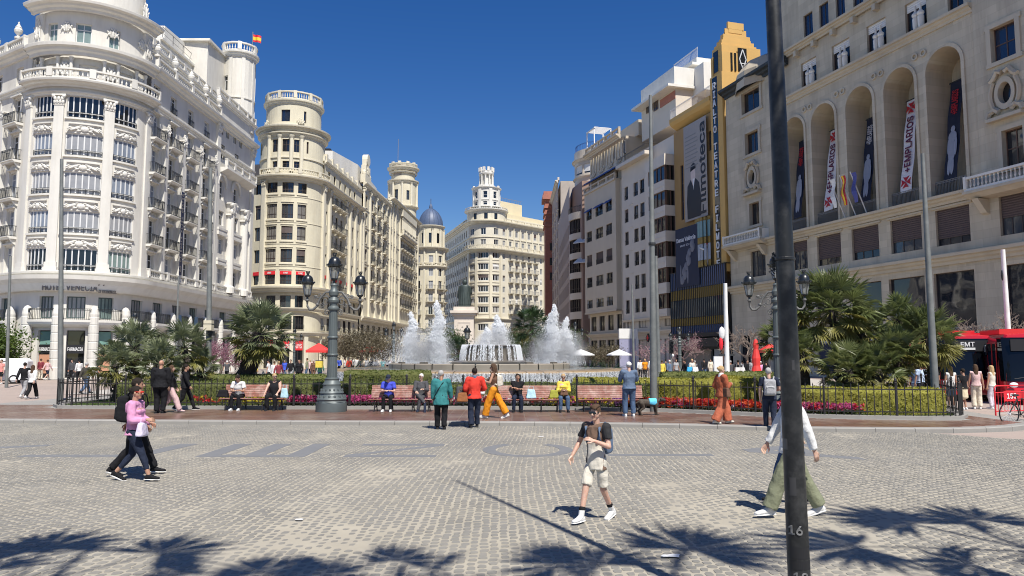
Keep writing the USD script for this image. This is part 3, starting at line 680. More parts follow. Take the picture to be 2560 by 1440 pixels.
 mez = [(F.u(a,765),F.u(b,765),5.25,7.15) for a,b in ((90,128),(163,214),(248,289))] + [(a - .95,a + .95,5.25,7.15) for a in fu] + [(uA - 3 - k * 4 - .9,uA - 3 - k * 4 + .9,5.25,7.15) for k in range(5)]
 m = MB(); wall(m,F,0,uE,0,7.6,shops + mez,-.35,.4); put(B,'ground_floor_wall',m,M['white_trim'])
 for i,h in enumerate(shops):
  w = window(B,F,h,cols=2 if i != 1 else 1,frame='black_paint',pane=('glass_dark',),d=-.35,rec=.35,transom=None,name='shop_window')
  if i in (0,1,2):
   s = MB(); fbox(s,F,h[0] + .05,h[1] - .05,2.2,2.95,-.62,-.5); b = put(B,'shop_sign',s,M['black_paint']); t = MB(); text_on(t,F,'FARMACIA',h[0] + .12,h[1] - .12,2.42,-.49,.3); put(b,'lettering',t,M['white_paint'])
   if i != 1:
    s = MB(); fbox(s,F,h[0] + .08,h[1] - .08,2.98,4.1,-.64,-.56); put(B,'green_panel',s,plain_('teal_panel',(.16,.3,.26)))
    s = MB(); fbox(s,F,h[0] + .08,h[1] - .08,.5,2.15,-.64,-.56); put(B,'poster_panel',s,plain_('salmon_panel',(.52,.27,.17)))
 for h in mez: window(B,F,h,cols=4,frame='green_shutter',pane=('curtain_green','curtain'),d=-.35,rec=.3,th=.09)
 for i,h in enumerate(mez): 
  wd = 1.2 if i in (0,1,2) else 1.0; c = (h[0] + h[1]) / 2; hw = (h[1] - h[0]) / 2 + .45
  m = MB(); sweep(m,F,c - hw,c + hw,[(-.36,4.45),(-.1,4.5),(.25,4.7),(.4,4.9),(.4,5.1),(-.36,5.1)]); b = put(B,'balcony',m,M['white_trim'])
  r = MB(); railing(r,F,c - hw + .05,c + hw - .05,5.1,.95,.34,.14); put(b,'railing',r,M['iron'])
 pu = [(F.u(x,870),.42) for x in (66,140,231)] + [(F.u(x,870),.42) for x in (308,373,424,466,505,545,577)] + [(uA - 1 - k * 4,.42) for k in range(5)]
 for u,r in pu:
  prof = [(r * 1.15,0),(r * 1.15,1.0),(r,1.05)]
  for k in range(6): z = 1.05 + k * .72; prof += [(r,z + .05),(r,z + .66),(r * .93,z + .69),(r * .93,z + .72)]
  prof += [(r * .97,5.6),(r * .82,6.0),(r * .5,6.25),(0,6.35)]
  m = MB().lathe(prof,F.P(u,0,.1),14); put(B,'pillar',m,M['white_trim'])
 m = MB(); text_on(m,F,'HOTEL VENECIA',F.u(112,722),F.u(242,722),7.62,.27,.55,depth=.12); text_on(m,F,'DE VALENCIA S.L.',F.u(245,727),F.u(288,727),7.5,.2,.25,depth=.1)
 for s in (0,.35): m.ell(F.P(F.u(243,722) + s,8.2,.5),(.1,.06,.1),1)
 put(B,'hotel_sign',m,M['grey_letters'])
 b = MB(); fbox(b,F,F.u(434,500) - .25,F.u(434,500) + .28,10.1,18.6,.95,1.0); b = put(B,'vertical_banner',b,M['navy_sign']); t = MB()
 for i,c in enumerate('GO VALENCIA PLAZA CENTRO'):
  if c != ' ': 
   v,f = letters(c,.26,.02); q = F.P(F.u(434,500) + .03,10.4 + i * .335,1.01); T,N = F.T(F.u(434)),F.N(F.u(434)); t.add(q + np.outer(-v[:,1],T) + np.outer(v[:,0],[0,0,1]) + np.outer(v[:,2],N),f)
 put(b,'lettering',t,M['grey_letters'])
 for x in (434,476):
  u = F.u(x,800); b = MB(); fbox(b,F,u - .32,u + .32,3.9,6.1,.6,.65); b = put(B,'shop_banner',b,plain_('blue_banner',(.05,.1,.17))); t = MB(); v,f = letters('DUNNES',.35,.02); q = F.P(u + .1,4.1,.66)
  t.add(q + np.outer(-v[:,1],F.T(u)) + np.outer(v[:,0],[0,0,1]) + np.outer(v[:,2],F.N(u)),f) if False else None
 m = MB(); body = inner(F,0,uE,-.75) + [(-46,101),(-72,100),(-72,84)]
 block(m,body,0,29.4)
 sb = inner(F,2,uE - 9,-2.6) + [(-48,90),(-66,90)]
 block(m,sb,29.4,33.4); put(B,'roof_storey',m,M['white_stone'])
 F2 = Front(('line',(-37.1,70),(-36.8,91)))
 m = MB(); cornice(m,F2,0,F2.L,33.6,.5,.4); balustrade(m,F2,0,F2.L,33.6,.9,.3,post=3.5); fbox(m,F2,0,F2.L,31.6,31.8,-.3,.15); put(B,'balustrade',m,M['white_trim'])
 m = MB(); block(m,[(-50,80),(-39.6,80.5),(-39.2,95),(-50,95)],33.4,37.5); block(m,[(-49,83),(-40.6,83.5),(-40.2,92),(-49,92)],37.5,40.4); m.bar((-39.5,80.5,37.6),(-39.1,95,37.6),.35,.25); put(B,'penthouse',m,M['white_trim'])
 m = MB()
 for k in range(6): m.box(-.03,.03,-.03,.03,37.6,39.2,t=(-39.6,81 + k * 2.6,0))
 m.bar((-39.6,81,39.1),(-39.5,94,39.1),.05); m.bar((-39.6,81,38.4),(-39.5,94,38.4),.03); put(B,'roof_rail',m,M['grey_letters'])
 Ct,Rt = (-36.1,95.0),2.0; T = Front(('arc',Ct,Rt,math.radians(-190),math.radians(170)))
 hs = [(T.u(547,210),T.u(569,210),36.2,38.2),(T.u(606,210),T.u(612,210),36.2,38.2)]
 m = MB(); wall(m,T,0,T.L,31,41.2,hs); put(B,'tower_wall',m,M['white_stone'])
 for h in hs[:1]: window(B,T,h,cols=2,frame='white_frame',pane=('glass_grey',),transom=.7)
 m = MB(); cornice(m,T,0,T.L,41.4,.7,.5); fbox(m,T,0,T.L,35.2,35.4,-.02,.12); balustrade(m,T,0,T.L,41.4,1.2,.25,post=2.2)
 for k in range(8): u = T.L * k / 8; fbox(m,T,u - .2,u + .2,32,40.6,-.02,.1)
 put(B,'tower_cornice',m,M['white_trim'])
 m = MB().lathe([(Rt - .5,31),(Rt - .5,41.3),(0,41.35)],(*Ct,0),20); put(B,'tower_roof',m,M['roof'])
 m = MB(); block(m,[(-46,88),(-37.6,88.5),(-37.3,96.5),(-46,96.5)],31,40.6); m.box(-46.2,-37.2,88,96.6,40.6,40.9); put(B,'tower_block',m,M['white_stone'])
 fl = thing('flag','small red and yellow flag on the hotel tower roof','flag',(-34.6,95.4,42.4)); m = MB().tube([(0,0,0),(0,0,2.6)],.05,6); put(fl,'pole',m,M['grey_letters'])
 for c,z0,z1 in (('red_sign',1.3,1.55),('flag_yellow',1.56,2.0),('red_sign',2.01,2.3)):
  m = MB(); n = 8; v = [(x * 1.1,.12 * math.sin(x * 7),z0 + (z1 - z0) * k - .25 * x) for x in np.linspace(0,1,n) for k in (0,1)]; m.add(v,[[2 * i,2 * i + 2,2 * i + 3,2 * i + 1] for i in range(n - 1)]); put(fl,'stripe',m,M.get(c) or plain('flag_yellow',(.75,.5,.03)))
 return F
def plain_(n,c,r=.5): return M.get(n) or plain(n,c,r)
HF = hotel()
# ---------------------------------------------------------------- cream building with the drum
def cream_building():
 C,R = (-33.8,112.0),5.0; a0,a1 = math.radians(-122),math.radians(-3.7)
 p = (C[0] + R * math.cos(a0),C[1] + R * math.sin(a0)); t = (-math.sin(a0),math.cos(a0)); q = (C[0] + R * math.cos(a1),C[1] + R * math.sin(a1))
 F = Front(('line',dirp(p,t,-14),p),('arc',C,R,a0,a1),('line',q,(q[0] + .065 * 21.5,q[1] + 21.5)))
 B = thing('cream_corner_building','cream corner building with round drum tower and red banners under first floor windows','building')
 uA,uB,uE = F.segs[0][1],F.segs[1][1],F.L
 rz = [(z0,z1) for z0,z1 in rows_z(F,716,[(678,710),(622,655),(565,599),(509,545),(455,481)])]
 cs = cols_u(F,[(664,690),(702,731),(742,764)]); ws = []
 for j,(z0,z1) in enumerate(rz):
  for i,(a,b) in enumerate(cs): ws.append((a,b,z0,z1,'bay',j))
  for k in range(3): u = uA - 1.6 - k * 2.6; ws.append((u - .6,u + .6,z0,z1,'s',j))
  for u0,w in ((uB + 1.3,.5),) + tuple((uB + 4.2 + 2.6 * k,.6) for k in range(3)) + ((uB + 12.5,.55),(uB + 15.6,1.0),(uB + 19.2,.55)): ws.append((u0 - w,u0 + w,z0 - (.2 if w == .6 else 0),z1,'b' if w == .6 else 's',j))
 att = [(u - .55,u + .55,29.2,30.6) for u in [uB + 2.4 + k * 2.9 for k in range(6)]]
 mz = [(a,b,*rows_z(F,716,[(738,770)])[0]) for a,b in cs] + [(u - .7,u + .7,9.2,11.1) for u in [uB + 1.5 + k * 2.9 for k in range(7)]]
 m2 = [(a - .2,b + .2,5.7,7.7) for a,b in cs] + [(u - .9,u + .9,5.7,7.7) for u in [uB + 1.6 + k * 2.9 for k in range(7)]]
 sh = [(a - .2,b + .2,.1,4.2) for a,b in cs] + [(u - 1.1,u + 1.1,.1,4.2) for u in [uB + 1.6 + k * 2.9 for k in range(7)]]
 m = MB(); wall(m,F,0,uE,11.6,28.2,[w[:4] for w in ws]); wall(m,F,uB,uE,28.2,31.6,att); wall(m,F,0,uE,0,11.6,mz + m2 + sh,-.3); put(B,'wall',m,M['cream_stone'])
 for w in ws:
  k = _rw.random(); sh_ = ('brown_shutter',_rw.choice((.25,.5,.35))) if k < .3 else None
  x = window(B,F,w[:4],cols=4 if w[4] == 'bay' and w[1] - w[0] > 1.6 else 2,frame='dark_frame',pane=('glass_dark','glass_grey','curtain_dim'),shut=sh_,transom=.3 if w[4] == 'bay' else None)
  if w[5] == 0 and w[4] in 'bay s':
   s = MB(); fbox(s,F,w[0],w[1],w[3] - .48,w[3] + .02,-.06,.06); b = put(B,'red_banner',s,M['red_sign'])
   if w[4] == 'bay': t = MB(); text_on(t,F,'UNE',(w[0] + w[1]) / 2 - .32,(w[0] + w[1]) / 2 + .32,w[3] - .36,.065,.24); put(b,'lettering',t,M['white_paint'])
  if w[4] == 'b': balcony(B,F,w[0] - .55,w[1] + .55,w[2] - .05,.8,.95,'cream_trim',step=.2)
 for h in att + mz: window(B,F,h,cols=2,frame='dark_frame',pane=('glass_dark','glass_grey'),d=0 if h in att else -.3)
 for i,h in enumerate(m2): window(B,F,h,cols=4,frame='white_frame' if i % 3 == 0 else 'dark_frame',pane=('glass_dark','glass_grey'),d=-.3); 
 for i,h in enumerate(m2): r = MB(); railing(r,F,h[0],h[1],5.7,.7,-.2,.2,ret=False); put(B,'window_rail',r,M['iron'])
 for i,h in enumerate(sh):
  window(B,F,h,cols=2,frame='dark_frame',pane=('glass_dark',),d=-.3,name='shop_window'); s = MB(); fbox(s,F,h[0] + .05,h[1] - .05,2.7 if i < 3 else 2.4,4.15,-.5,-.4); b = put(B,'red_fascia',s,plain_('dark_red',(.3,.015,.03)) if i > 2 else M['red_sign'])
  if i < 3: t = MB(); text_on(t,F,('FIVE','GUYS','GUYS')[i],h[0] + .2,h[1] - .2,3.0,-.395,.6); put(b,'lettering',t,M['white_paint'])
 m = MB(); cornice(m,F,0,uE,12.0,.9,.8); cornice(m,F,0,uE,8.9,.5,.35); cornice(m,F,0,uE,5.4,.6,.4); cornice(m,F,0,uE,28.4,.7,.9); cornice(m,F,uB,uE,31.8,.5,.4)
 for z0,z1 in rz: 
  for a,b in cs: fbox(m,F,a - .15,b + .15,z0 - .32,z0 - .12,-.02,.12); fbox(m,F,a - .1,b + .1,z1 + .25,z1 + .33,-.02,.1)
 for z0,z1 in rz[1:]: fbox(m,F,uA,uB,z0 - .62,z0 - .55,-.02,.06)
 for u in [uB + 2.4 + k * 2.9 - 1.45 for k in range(7)]: fbox(m,F,u - .3,u + .3,31.7,33.0,-.3,.15)
 fbox(m,F,uB,uE,31.8,32.6,-.35,.02)
 fbox(m,F,uA - .3,uB + .3,11.62,11.9,-.1,.5)
 balustrade(m,F,uA - .5,uB + .5,28.4,.95,.8,post=2.6)
 put(B,'cornice',m,M['cream_trim'])
 for u in (uA - .1,uB - .3,uB + 2.6,uB + 11.2,uB + 14.0,uB + 17.3,uB + 20.9): pilaster((B,'pilaster','cream_trim'),F,u,12,27.6,.75,.35)
 m = MB()
 for i in range(4): u = [cs[0][0] - .5,(cs[0][1] + cs[1][0]) / 2,(cs[1][1] + cs[2][0]) / 2,cs[2][1] + .5][i]; fbox(m,F,u - .32,u + .32,0,5,-.32,.05)
 for k in range(8): u = uB + .15 + k * 2.9; fbox(m,F,u - .25,u + .25,0,4.8,-.32,.1)
 put(B,'shop_pier',m,M['cream_trim'])
 m = MB(); block(m,inner(F,0,uE,-.7) + [(-42,134),(-54,122)],0,28.3); block(m,inner(F,uB,uE,-.7) + [(-42,133),(-42,114)],28.3,31.7); put(B,'roof',m,M['roof'])
 D = Front(('arc',C,4.75,math.radians(-200),math.radians(120)))
 hs = [(D.u(x0,360),D.u(x1,360),32.0,33.9) for x0,x1 in ((681,696),(706,724),(735,749))] + [(D.u(x0,360),D.u(x1,360),32.0,33.8) for x0,x1 in ((645,656),(767,772))] + [(D.u(x0,410),D.u(x1,410),29.6,30.6) for x0,x1 in ((681,696),(706,724),(735,749))]
 m = MB(); wall(m,D,0,D.L,28.4,34.6,hs); put(B,'drum_wall',m,M['cream_stone'])
 for h in hs: window(B,D,h,cols=2,frame='dark_frame',pane=('glass_dark',),transom=.6)
 m = MB()
 for x in (675,700,729,754): u = D.u(x,360); m.lathe([(.36,29.0),(.3,29.3),(.27,34.0),(.4,34.3),(.45,34.5)],D.P(u,0,.1),10)
 cornice(m,D,0,D.L,35.0,.6,.5); cornice(m,D,0,D.L,35.9,.7,.9); fbox(m,D,0,D.L,31.1,31.3,-.02,.15)
 put(B,'drum_cornice',m,M['cream_trim'])
 D2 = Front(('arc',C,4.1,math.radians(-200),math.radians(120)))
 hs = [(D2.u(x0,290),D2.u(x1,290),36.8,38.6) for x0,x1 in ((703,725),(651,660),(760,766))]
 m = MB(); wall(m,D2,0,D2.L,35.9,39.8,hs); put(B,'upper_drum_wall',m,M['cream_stone'])
 for h in hs: window(B,D2,h,cols=1,frame='dark_frame',pane=('glass_blue',))
 m = MB(); cornice(m,D2,0,D2.L,40.2,.7,.45); balustrade(m,D2,0,D2.L,40.2,1.3,.2,post=2.3); sweep(m,D2,D2.u(680,290),D2.u(745,290),[(-.02,36.2),(.3,36.2),(.3,36.5),(-.02,36.5)]); 
 for x in (648,670,752): relief((B,'carved_relief','cream_trim'),D2,D2.u(x,290),36.9,1.2,1.2,.1)
 put(B,'upper_drum_cornice',m,M['cream_trim'])
 m = MB().lathe([(3.6,28.4),(3.6,40.1),(0,40.2)],(*C,0),20); put(B,'drum_roof',m,M['roof'])
 m = MB(); m.box(-33.8,-32.0,127,129.5,31.5,37.4); put(B,'chimney',m,M['white_trim']); m = MB(); m.box(-34,-31.8,126.8,129.7,37.7,38); put(B,'chimney_cap',m,M['black_paint'])
 return F
CF = cream_building()
def row_building(name,label,X0,d0,X1,d1,cols,floors,z_top,wallm,trim,win=('dark_frame',('glass_dark','glass_grey')),balc=(),ground=(0,8.6),pil=(),depth=14,w=.62,hh=2.15,gal=(),shut=None,wide={},cor=.7):
 F = Front(('line',(X0,d0),(X1,d1))); B = thing(name,label,'building'); L = F.L
 holes = []
 for j,z in enumerate(floors):
  for i,c in enumerate(cols):
   ww = wide.get(i,w); holes.append((c * L - ww,c * L + ww,z,z + hh,i,j))
 gs = [((k + .5) * L / len(cols) - L / len(cols) * .34,(k + .5) * L / len(cols) + L / len(cols) * .34,.1,ground[1] * .45) for k in range(len(cols))]
 gm = [((k + .5) * L / len(cols) - L / len(cols) * .28,(k + .5) * L / len(cols) + L / len(cols) * .28,ground[1] * .58,ground[1] * .88) for k in range(len(cols))]
 m = MB(); wall(m,F,0,L,ground[1],z_top,[h[:4] for h in holes]); wall(m,F,0,L,0,ground[1],gs + gm,-.25); put(B,'wall',m,M[wallm])
 for h in holes:
  s = None
  if shut and _rw.random() < shut[1]: s = (shut[0],_rw.choice((.3,.5,.7,1.0)))
  window(B,F,h[:4],cols=2 if h[1] - h[0] < 1.7 else 4,frame=win[0],pane=win[1],shut=s)
  if h[4] in balc: balcony(B,F,h[0] - .5,h[1] + .5,h[2] - .04,.75,.95,trim,step=.22)
 for h in gs: window(B,F,h,cols=2,frame='dark_frame',pane=('glass_dark',),d=-.25,name='shop_window')
 for h in gm: window(B,F,h,cols=2,frame='dark_frame',pane=('glass_dark','glass_grey'),d=-.25)
 m = MB(); cornice(m,F,0,L,ground[1] + .4,.8,.6); cornice(m,F,0,L,ground[1] * .52,.4,.3); cornice(m,F,0,L,z_top + .2,.7,cor)
 fbox(m,F,0,L,z_top + .2,z_top + .9,-.3,.1)
 for z in floors[1:]: fbox(m,F,0,L,z - .55,z - .42,-.02,.1)
 for h in holes: fbox(m,F,h[0] - .12,h[1] + .12,h[3] + .12,h[3] + .24,-.02,.14); fbox(m,F,h[0] - .1,h[1] + .1,h[2] - .14,h[2] - .02,-.015,.12)
 put(B,'cornice',m,M[trim])
 if pil:
  for c in pil: pilaster((B,'pilaster',trim),F,c * L,ground[1] + .4,z_top - .8,.6,.3)
 m = MB(); t = F.T(1); n = F.N(1); q = [tuple(F.P(0,0,-.6)[:2]),tuple(F.P(L,0,-.6)[:2]),tuple(F.P(L,0,-depth)[:2]),tuple(F.P(0,0,-depth)[:2])]; block(m,q,0,z_top - .05); put(B,'roof',m,M['roof'])
 return F,B,L
fl5 = [12.6 + 3.35 * k for k in range(6)]
F3,B3,L3 = row_building('narrow_cream_building','narrow cream building with ornate gable and green plants along the roof balcony',-27.3,133.6,-26.0,155,[.12,.34,.56,.78,.93],fl5,33.4,'cream_stone','cream_trim',balc=(1,2,3),shut=('brown_shutter',.3),pil=(.02,.23,.45,.67,.86))
m = MB(); g0 = F3.P(2.2,0,0)
for k,(w,z0,z1) in enumerate(((2.1,33.6,35.2),(1.6,35.2,37.0),(1.1,37.0,38.2))): fbox(m,F3,2.2 - w,2.2 + w,z0,z1,-.6 + .01 * k,.35 - .05 * k)
m.lathe([(0,-.5),(1.1,-.5),(1.1,.5),(0,.5)],F3.P(2.2,38.2,-.1),14,R=np.stack([F3.T(1),[0,0,1],F3.N(1)],1)); relief((B3,'carved_relief','cream_trim'),F3,2.2,36.2,1.8,2,.3); 
for u in (0.5,4.0): urn(m,F3.P(u,34.5,0),1.1)
put(B3,'gable',m,M['cream_trim'])
m = MB(); block(m,[tuple(F3.P(.5,0,-1.2)[:2]),tuple(F3.P(20,0,-2.5)[:2]),tuple(F3.P(20,0,-10)[:2]),tuple(F3.P(-10,0,-10)[:2]),tuple(F3.P(-9,0,-3)[:2])],33.4,37.0); put(B3,'roof_storey',m,M['white_trim'])
F4,B4,L4 = row_building('loggia_building','long cream building with recessed balconies, arcaded top floor and square corner tower',-26.0,155,-24.0,187,[.05,.13,.22,.38,.47,.56,.65,.74,.88,.95],fl5,35.2,'cream_stone','cream_trim',balc=(3,4,5,6,7),shut=('white_shutter',.25),pil=(.01,.09,.175,.31,.8,.985),cor=1.1)
m = MB(); cornice(m,F4,.3 * L4,.8 * L4,29.2,.9,1.2)
for k in range(13):
 u = (.31 + .47 * k / 12) * L4; m.lathe([(.26,29.3),(.2,29.7),(.18,32.2),(.3,32.5)],F4.P(u,0,.7),8)
 if k < 12: m.tube([F4.P(u + .62 + .6 * math.cos(t),32.4 + .7 * math.sin(t),.7) for t in np.linspace(0,PI,7)],.14,5)
fbox(m,F4,.3 * L4,.8 * L4,33.1,34.6,-.02,.95); fbox(m,F4,.3 * L4,.8 * L4,28.2,28.35,-.02,.6); balustrade(m,F4,.3 * L4,.8 * L4,29.2,1.0,1.15,post=3)
put(B4,'loggia',m,M['cream_trim'])
def square_tower():
 T = Front(('arc',(-27.3,182.5),3.35,math.radians(-215),math.radians(140)))
 hs = [(T.u(990,500) - .5,T.u(990,500) + .5,40.0,42.6),(T.u(1010,500) + .6,T.u(1010,500) + 1.4,40.0,42.4)]
 m = MB(); wall(m,T,0,T.L,35,44.6,hs); wall(m,T,0,T.L,45.0,48.0,[(T.u(980,450),T.u(1003,450),46.2,46.9)],-.4); put(B4,'tower_wall',m,M['cream_stone'])
 window(B4,T,hs[0],cols=1,rows=3,frame='iron',pane=('glass_grey',)); window(B4,T,hs[1],cols=1,rows=3,frame='iron',pane=('glass_grey',))
 m = MB(); cornice(m,T,0,T.L,45.1,.8,.6); cornice(m,T,0,T.L,38.6,.6,.6); cornice(m,T,0,T.L,47.2,.35,.2); cornice(m,T,0,T.L,48.4,.9,.7); cornice(m,T,0,T.L,49.3,.5,.2)
 for k in range(9): u = T.L * (k + .3) / 9; m.lathe([(.32,38.7),(.28,39),(.25,44),(.4,44.4)],T.P(u,0,.2),8)
 for k in range(10): u = T.L * (k + .3) / 10; fbox(m,T,u - .35,u + .35,49.3,49.7,-.4,.1)
 put(B4,'tower_cornice',m,M['cream_trim']); m = MB().lathe([(2.9,34),(2.9,49.2),(0,49.3)],(-27.3,182.5,0),18); put(B4,'tower_roof',m,M['roof'])
 m = MB(); m.tube([(-28.6,182,49),(-28.6,182,56)],.06,5); put(B4,'mast',m,M['grey_letters'])
square_tower()
def dome_building():
 C,R = (-22.8,205.0),4.2; a0,a1 = math.radians(-100),math.radians(10)
 p = (C[0] + R * math.cos(a0),C[1] + R * math.sin(a0)); q = (C[0] + R * math.cos(a1),C[1] + R * math.sin(a1))
 F = Front(('line',dirp(p,(-math.sin(a0),math.cos(a0)),-12),p),('arc',C,R,a0,a1),('line',q,dirp(q,(-math.sin(a1),math.cos(a1)),16)))
 B = thing('domed_building','cream building with a slate blue dome on its round corner','building'); uA,uB = F.segs[0][1],F.segs[1][1]
 zs = [9.4 + 3.5 * k for k in range(6)]; us = [uA - 5,uA - 2.2,uA + 1.4,uA + 4.2,uB - 1.2,uB + 3.2,uB + 6.2]
 hs = [(u - .6,u + .6,z,z + 2.2) for z in zs for u in us]; sh = [(u - 1,u + 1,.1,4) for u in us] + [(u - .7,u + .7,5.4,7.4) for u in us]
 m = MB(); wall(m,F,0,F.L,0,31.2,hs + sh); put(B,'wall',m,M['cream_stone'])
 for h in hs + sh: window(B,F,h,cols=2,frame='white_frame' if h[2] > 9 else 'dark_frame',pane=('glass_grey','curtain','glass_dark'))
 for z in zs[:4]:
  for u in us[1:5]: balcony(B,F,u - 1.1,u + 1.1,z - .03,.8,1,'cream_trim',step=.25)
 m = MB(); cornice(m,F,0,F.L,8.9,.6,.5); cornice(m,F,0,F.L,26.2,.5,.6); cornice(m,F,0,F.L,31.4,.8,1.0); balustrade(m,F,uA - 3,uB + 3,26.2,.9,.5,post=2.5,step=.5)
 for u in [(a + b) / 2 for a,b in zip(us,us[1:])]: m.lathe([(.4,26.3),(.3,27),(.28,30.4),(.42,30.7)],F.P(u,0,.1),8); fbox(m,F,u - .25,u + .25,9,25.8,-.02,.15)
 put(B,'cornice',m,M['cream_trim'])
 D = Front(('arc',C,3.6,math.radians(-200),math.radians(120))); hd = [(D.u(1077,600) - .55 + k * 2.3,D.u(1077,600) + .55 + k * 2.3,32.6,35.4) for k in (-1,0,1)]
 m = MB(); wall(m,D,0,D.L,31.2,37.4,hd); put(B,'drum_wall',m,M['cream_stone'])
 for h in hd: window(B,D,h,cols=1,frame='dark_frame',pane=('glass_dark',))
 m = MB(); cornice(m,D,0,D.L,37.6,.7,.5)
 for k in range(9): u = D.L * (k + .5) / 9; m.lathe([(.3,31.4),(.26,36.2),(.4,36.6)],D.P(u,0,.15),8)
 put(B,'drum_cornice',m,M['cream_trim'])
 mat('slate_blue',(0.07,0.1,0.17),0.5,0.15,2)
 pr = [(3.35,37.6),(3.4,38.2),(3.25,39.3),(2.8,40.5),(2.1,41.6),(1.2,42.4),(.5,42.8),(.5,43.4),(.3,43.9),(.12,44.2),(.1,45.6),(0,45.7)]
 m = MB().lathe(pr,(*C,0),24); put(B,'dome',m,M['slate_blue'],40)
 m = MB()
 for k in range(16): a = k * PI / 8; m.tube([(C[0] + (r + .03) * math.cos(a),C[1] + (r + .03) * math.sin(a),z) for r,z in pr[:7]],.06,4)
 put(B,'dome_rib',m,M['slate_blue'])
 m = MB(); block(m,inner(F,0,F.L,-.6) + [(-34,221),(-34,205)],0,31); put(B,'roof',m,M['roof'])
dome_building()
# ---------------------------------------------------------------- the building with the lighthouse-like tower closing the view
def tower_building():
 C,R = (-7.8,222.0),5.6; aL,aR = math.atan2(-.29,-.957),math.atan2(-.70,.714)
 n0,n1 = np.array([math.cos(aL),math.sin(aL)]),np.array([math.cos(aR),math.sin(aR)]); p,q = np.array(C) + R * n0,np.array(C) + R * n1
 t0,t1 = np.array([-n0[1],n0[0]]),np.array([-n1[1],n1[0]])
 F = Front(('line',p - t0 * 46,p),('arc',C,R,aL,aR),('line',q,q + t1 * 34))
 B = thing('tower_building','tall cream apartment building with a crowned white tower at the end of the square','building'); uA,uB,uE = F.segs[0][1],F.segs[1][1],F.L
 S = 222 / 1850.0
 zs = [2.15 + (885 - y) * S for y in (820,784,760,733,705.5,678,650)]
 bay = cols_u(F,[(1174,1187),(1195,1221),(1232,1248)],700)
 usr = [uB + 2.0 + k * 2.75 for k in range(12)]; usl = [uA - 2.2 - k * 3.0 for k in range(14)]
 hs = []
 for j,z in enumerate(zs[1:]):
  for a,b in bay: hs.append((a,b,z,z + 1.75,'bay'))
  for i,u in enumerate(usr): w = .95 if i in (8,10) else .5; hs.append((u - w,u + w,z - .05,z + 1.75,'r%d' % i))
  for u in usl: hs.append((u - .6,u + .6,z,z + 1.7,'l'))
 for zz,hh in ((34.2,1.8),(37.4,2.0)):
  for u in usr: hs.append((u - .55,u + .55,zz,zz + hh,'top'))
  for u in usl: hs.append((u - .55,u + .55,zz,zz + hh,'l'))
  for a,b in bay: c = (a + b) / 2; w = min((b - a) / 2,.8); hs.append((c - w,c + w,zz,zz + hh,'top'))
 g = [(a,b,9.0,11.0,'bay') for a,b in bay] + [(u - .8,u + .8,8.6,10.6,'g') for u in usr[::2]] + [(a,b,.1,5,'g') for a,b in bay] + [(u - 1.8,u + 1.8,.1,5,'g') for u in usr[::2]]
 m = MB(); wall(m,F,0,uE,0,41.4,[h[:4] for h in hs + g]); put(B,'wall',m,M['pale_cream'])
 for h in hs + g: window(B,F,h[:4],cols=4 if h[4] == 'bay' and h[1] - h[0] > 2 else 2,frame='dark_frame' if h[4] in ('l','g') else 'white_frame',pane=('glass_dark','glass_dark','glass_grey','curtain_dim'),th=.12,shut=(_rw.choice(('white_shutter','brown_shutter')),_rw.choice((.3,.5,.8))) if _rw.random() < .22 else None)
 for z in zs[1:]:
  for i in (0,2,4,6): pass
  for i in (1,2,3,4,5): balcony(B,F,usr[i] - .95,usr[i] + .95,z - .1,.9,1.0,'cream_trim','cream_rail' if 'cream_rail' in M else 'grey_letters',step=.25)
 m = MB(); cornice(m,F,0,uE,12.6,.7,.6); cornice(m,F,0,uE,33.2,1.0,1.3); cornice(m,F,0,uE,41.6,1.0,1.2); fbox(m,F,0,uE,36.6,36.8,-.02,.2)
 for z in zs[1:]: fbox(m,F,uA,uB,z - .55,z - .4,-.02,.12); fbox(m,F,uA,uB,z + 1.95,z + 2.05,-.02,.1)
 balustrade(m,F,uB,uE,33.2,1.1,1.2,post=2.75,step=.55); balustrade(m,F,uA,uB,33.2,1.1,1.2,post=2.4,step=.55)
 for u in usl: fbox(m,F,u - 1.9,u - 1.1,33.2,34.6,-.02,.9)
 fbox(m,F,uB,uE,41.6,43.6,-2.6,-2.2); balustrade(m,F,uB + 2,uE,41.6,1.0,.6,post=3,step=.6); balustrade(m,F,0,uA - 1,41.6,1.0,.6,post=3,step=.7)
 put(B,'cornice',m,M['cream_trim'])
 m = MB()
 for u in [bay[0][0] - .5,(bay[0][1] + bay[1][0]) / 2,(bay[1][1] + bay[2][0]) / 2,bay[2][1] + .6]: fbox(m,F,u - .4,u + .4,12.7,32.2,-.02,.22)
 for u in [uB + .6] + [usr[i] + 1.37 for i in (6,7,9,11)]: fbox(m,F,u - .28,u + .28,12.7,32.2,-.02,.3)
 for u in [u + 1.37 for u in usr]: m.lathe([(.3,33.4),(.24,33.8),(.22,39.6),(.36,40.0)],F.P(u,0,.12),8)
 for u in usl: fbox(m,F,u - 1.65,u - 1.35,12.7,32.2,-.02,.15)
 put(B,'pilaster',m,M['cream_trim'])
 m = MB(); bk = inner(F,0,uE,-.7) + [tuple(q + t1 * 34 + np.array([-12,18])),tuple(p - t0 * 46 + np.array([20,6]))]; block(m,bk,0,41.5)
 block(m,[tuple(F.P(uB + 1,0,-2.6)[:2]),tuple(F.P(uE - 1,0,-2.6)[:2]),tuple(F.P(uE - 1,0,-12)[:2]),tuple(F.P(uB + 1,0,-12)[:2])],41.5,45.0)
 block(m,[tuple(F.P(uB + 2.5,0,-4)[:2]),tuple(F.P(uB + 14,0,-4)[:2]),tuple(F.P(uB + 14,0,-12)[:2]),tuple(F.P(uB + 2.5,0,-12)[:2])],45.0,49.0)
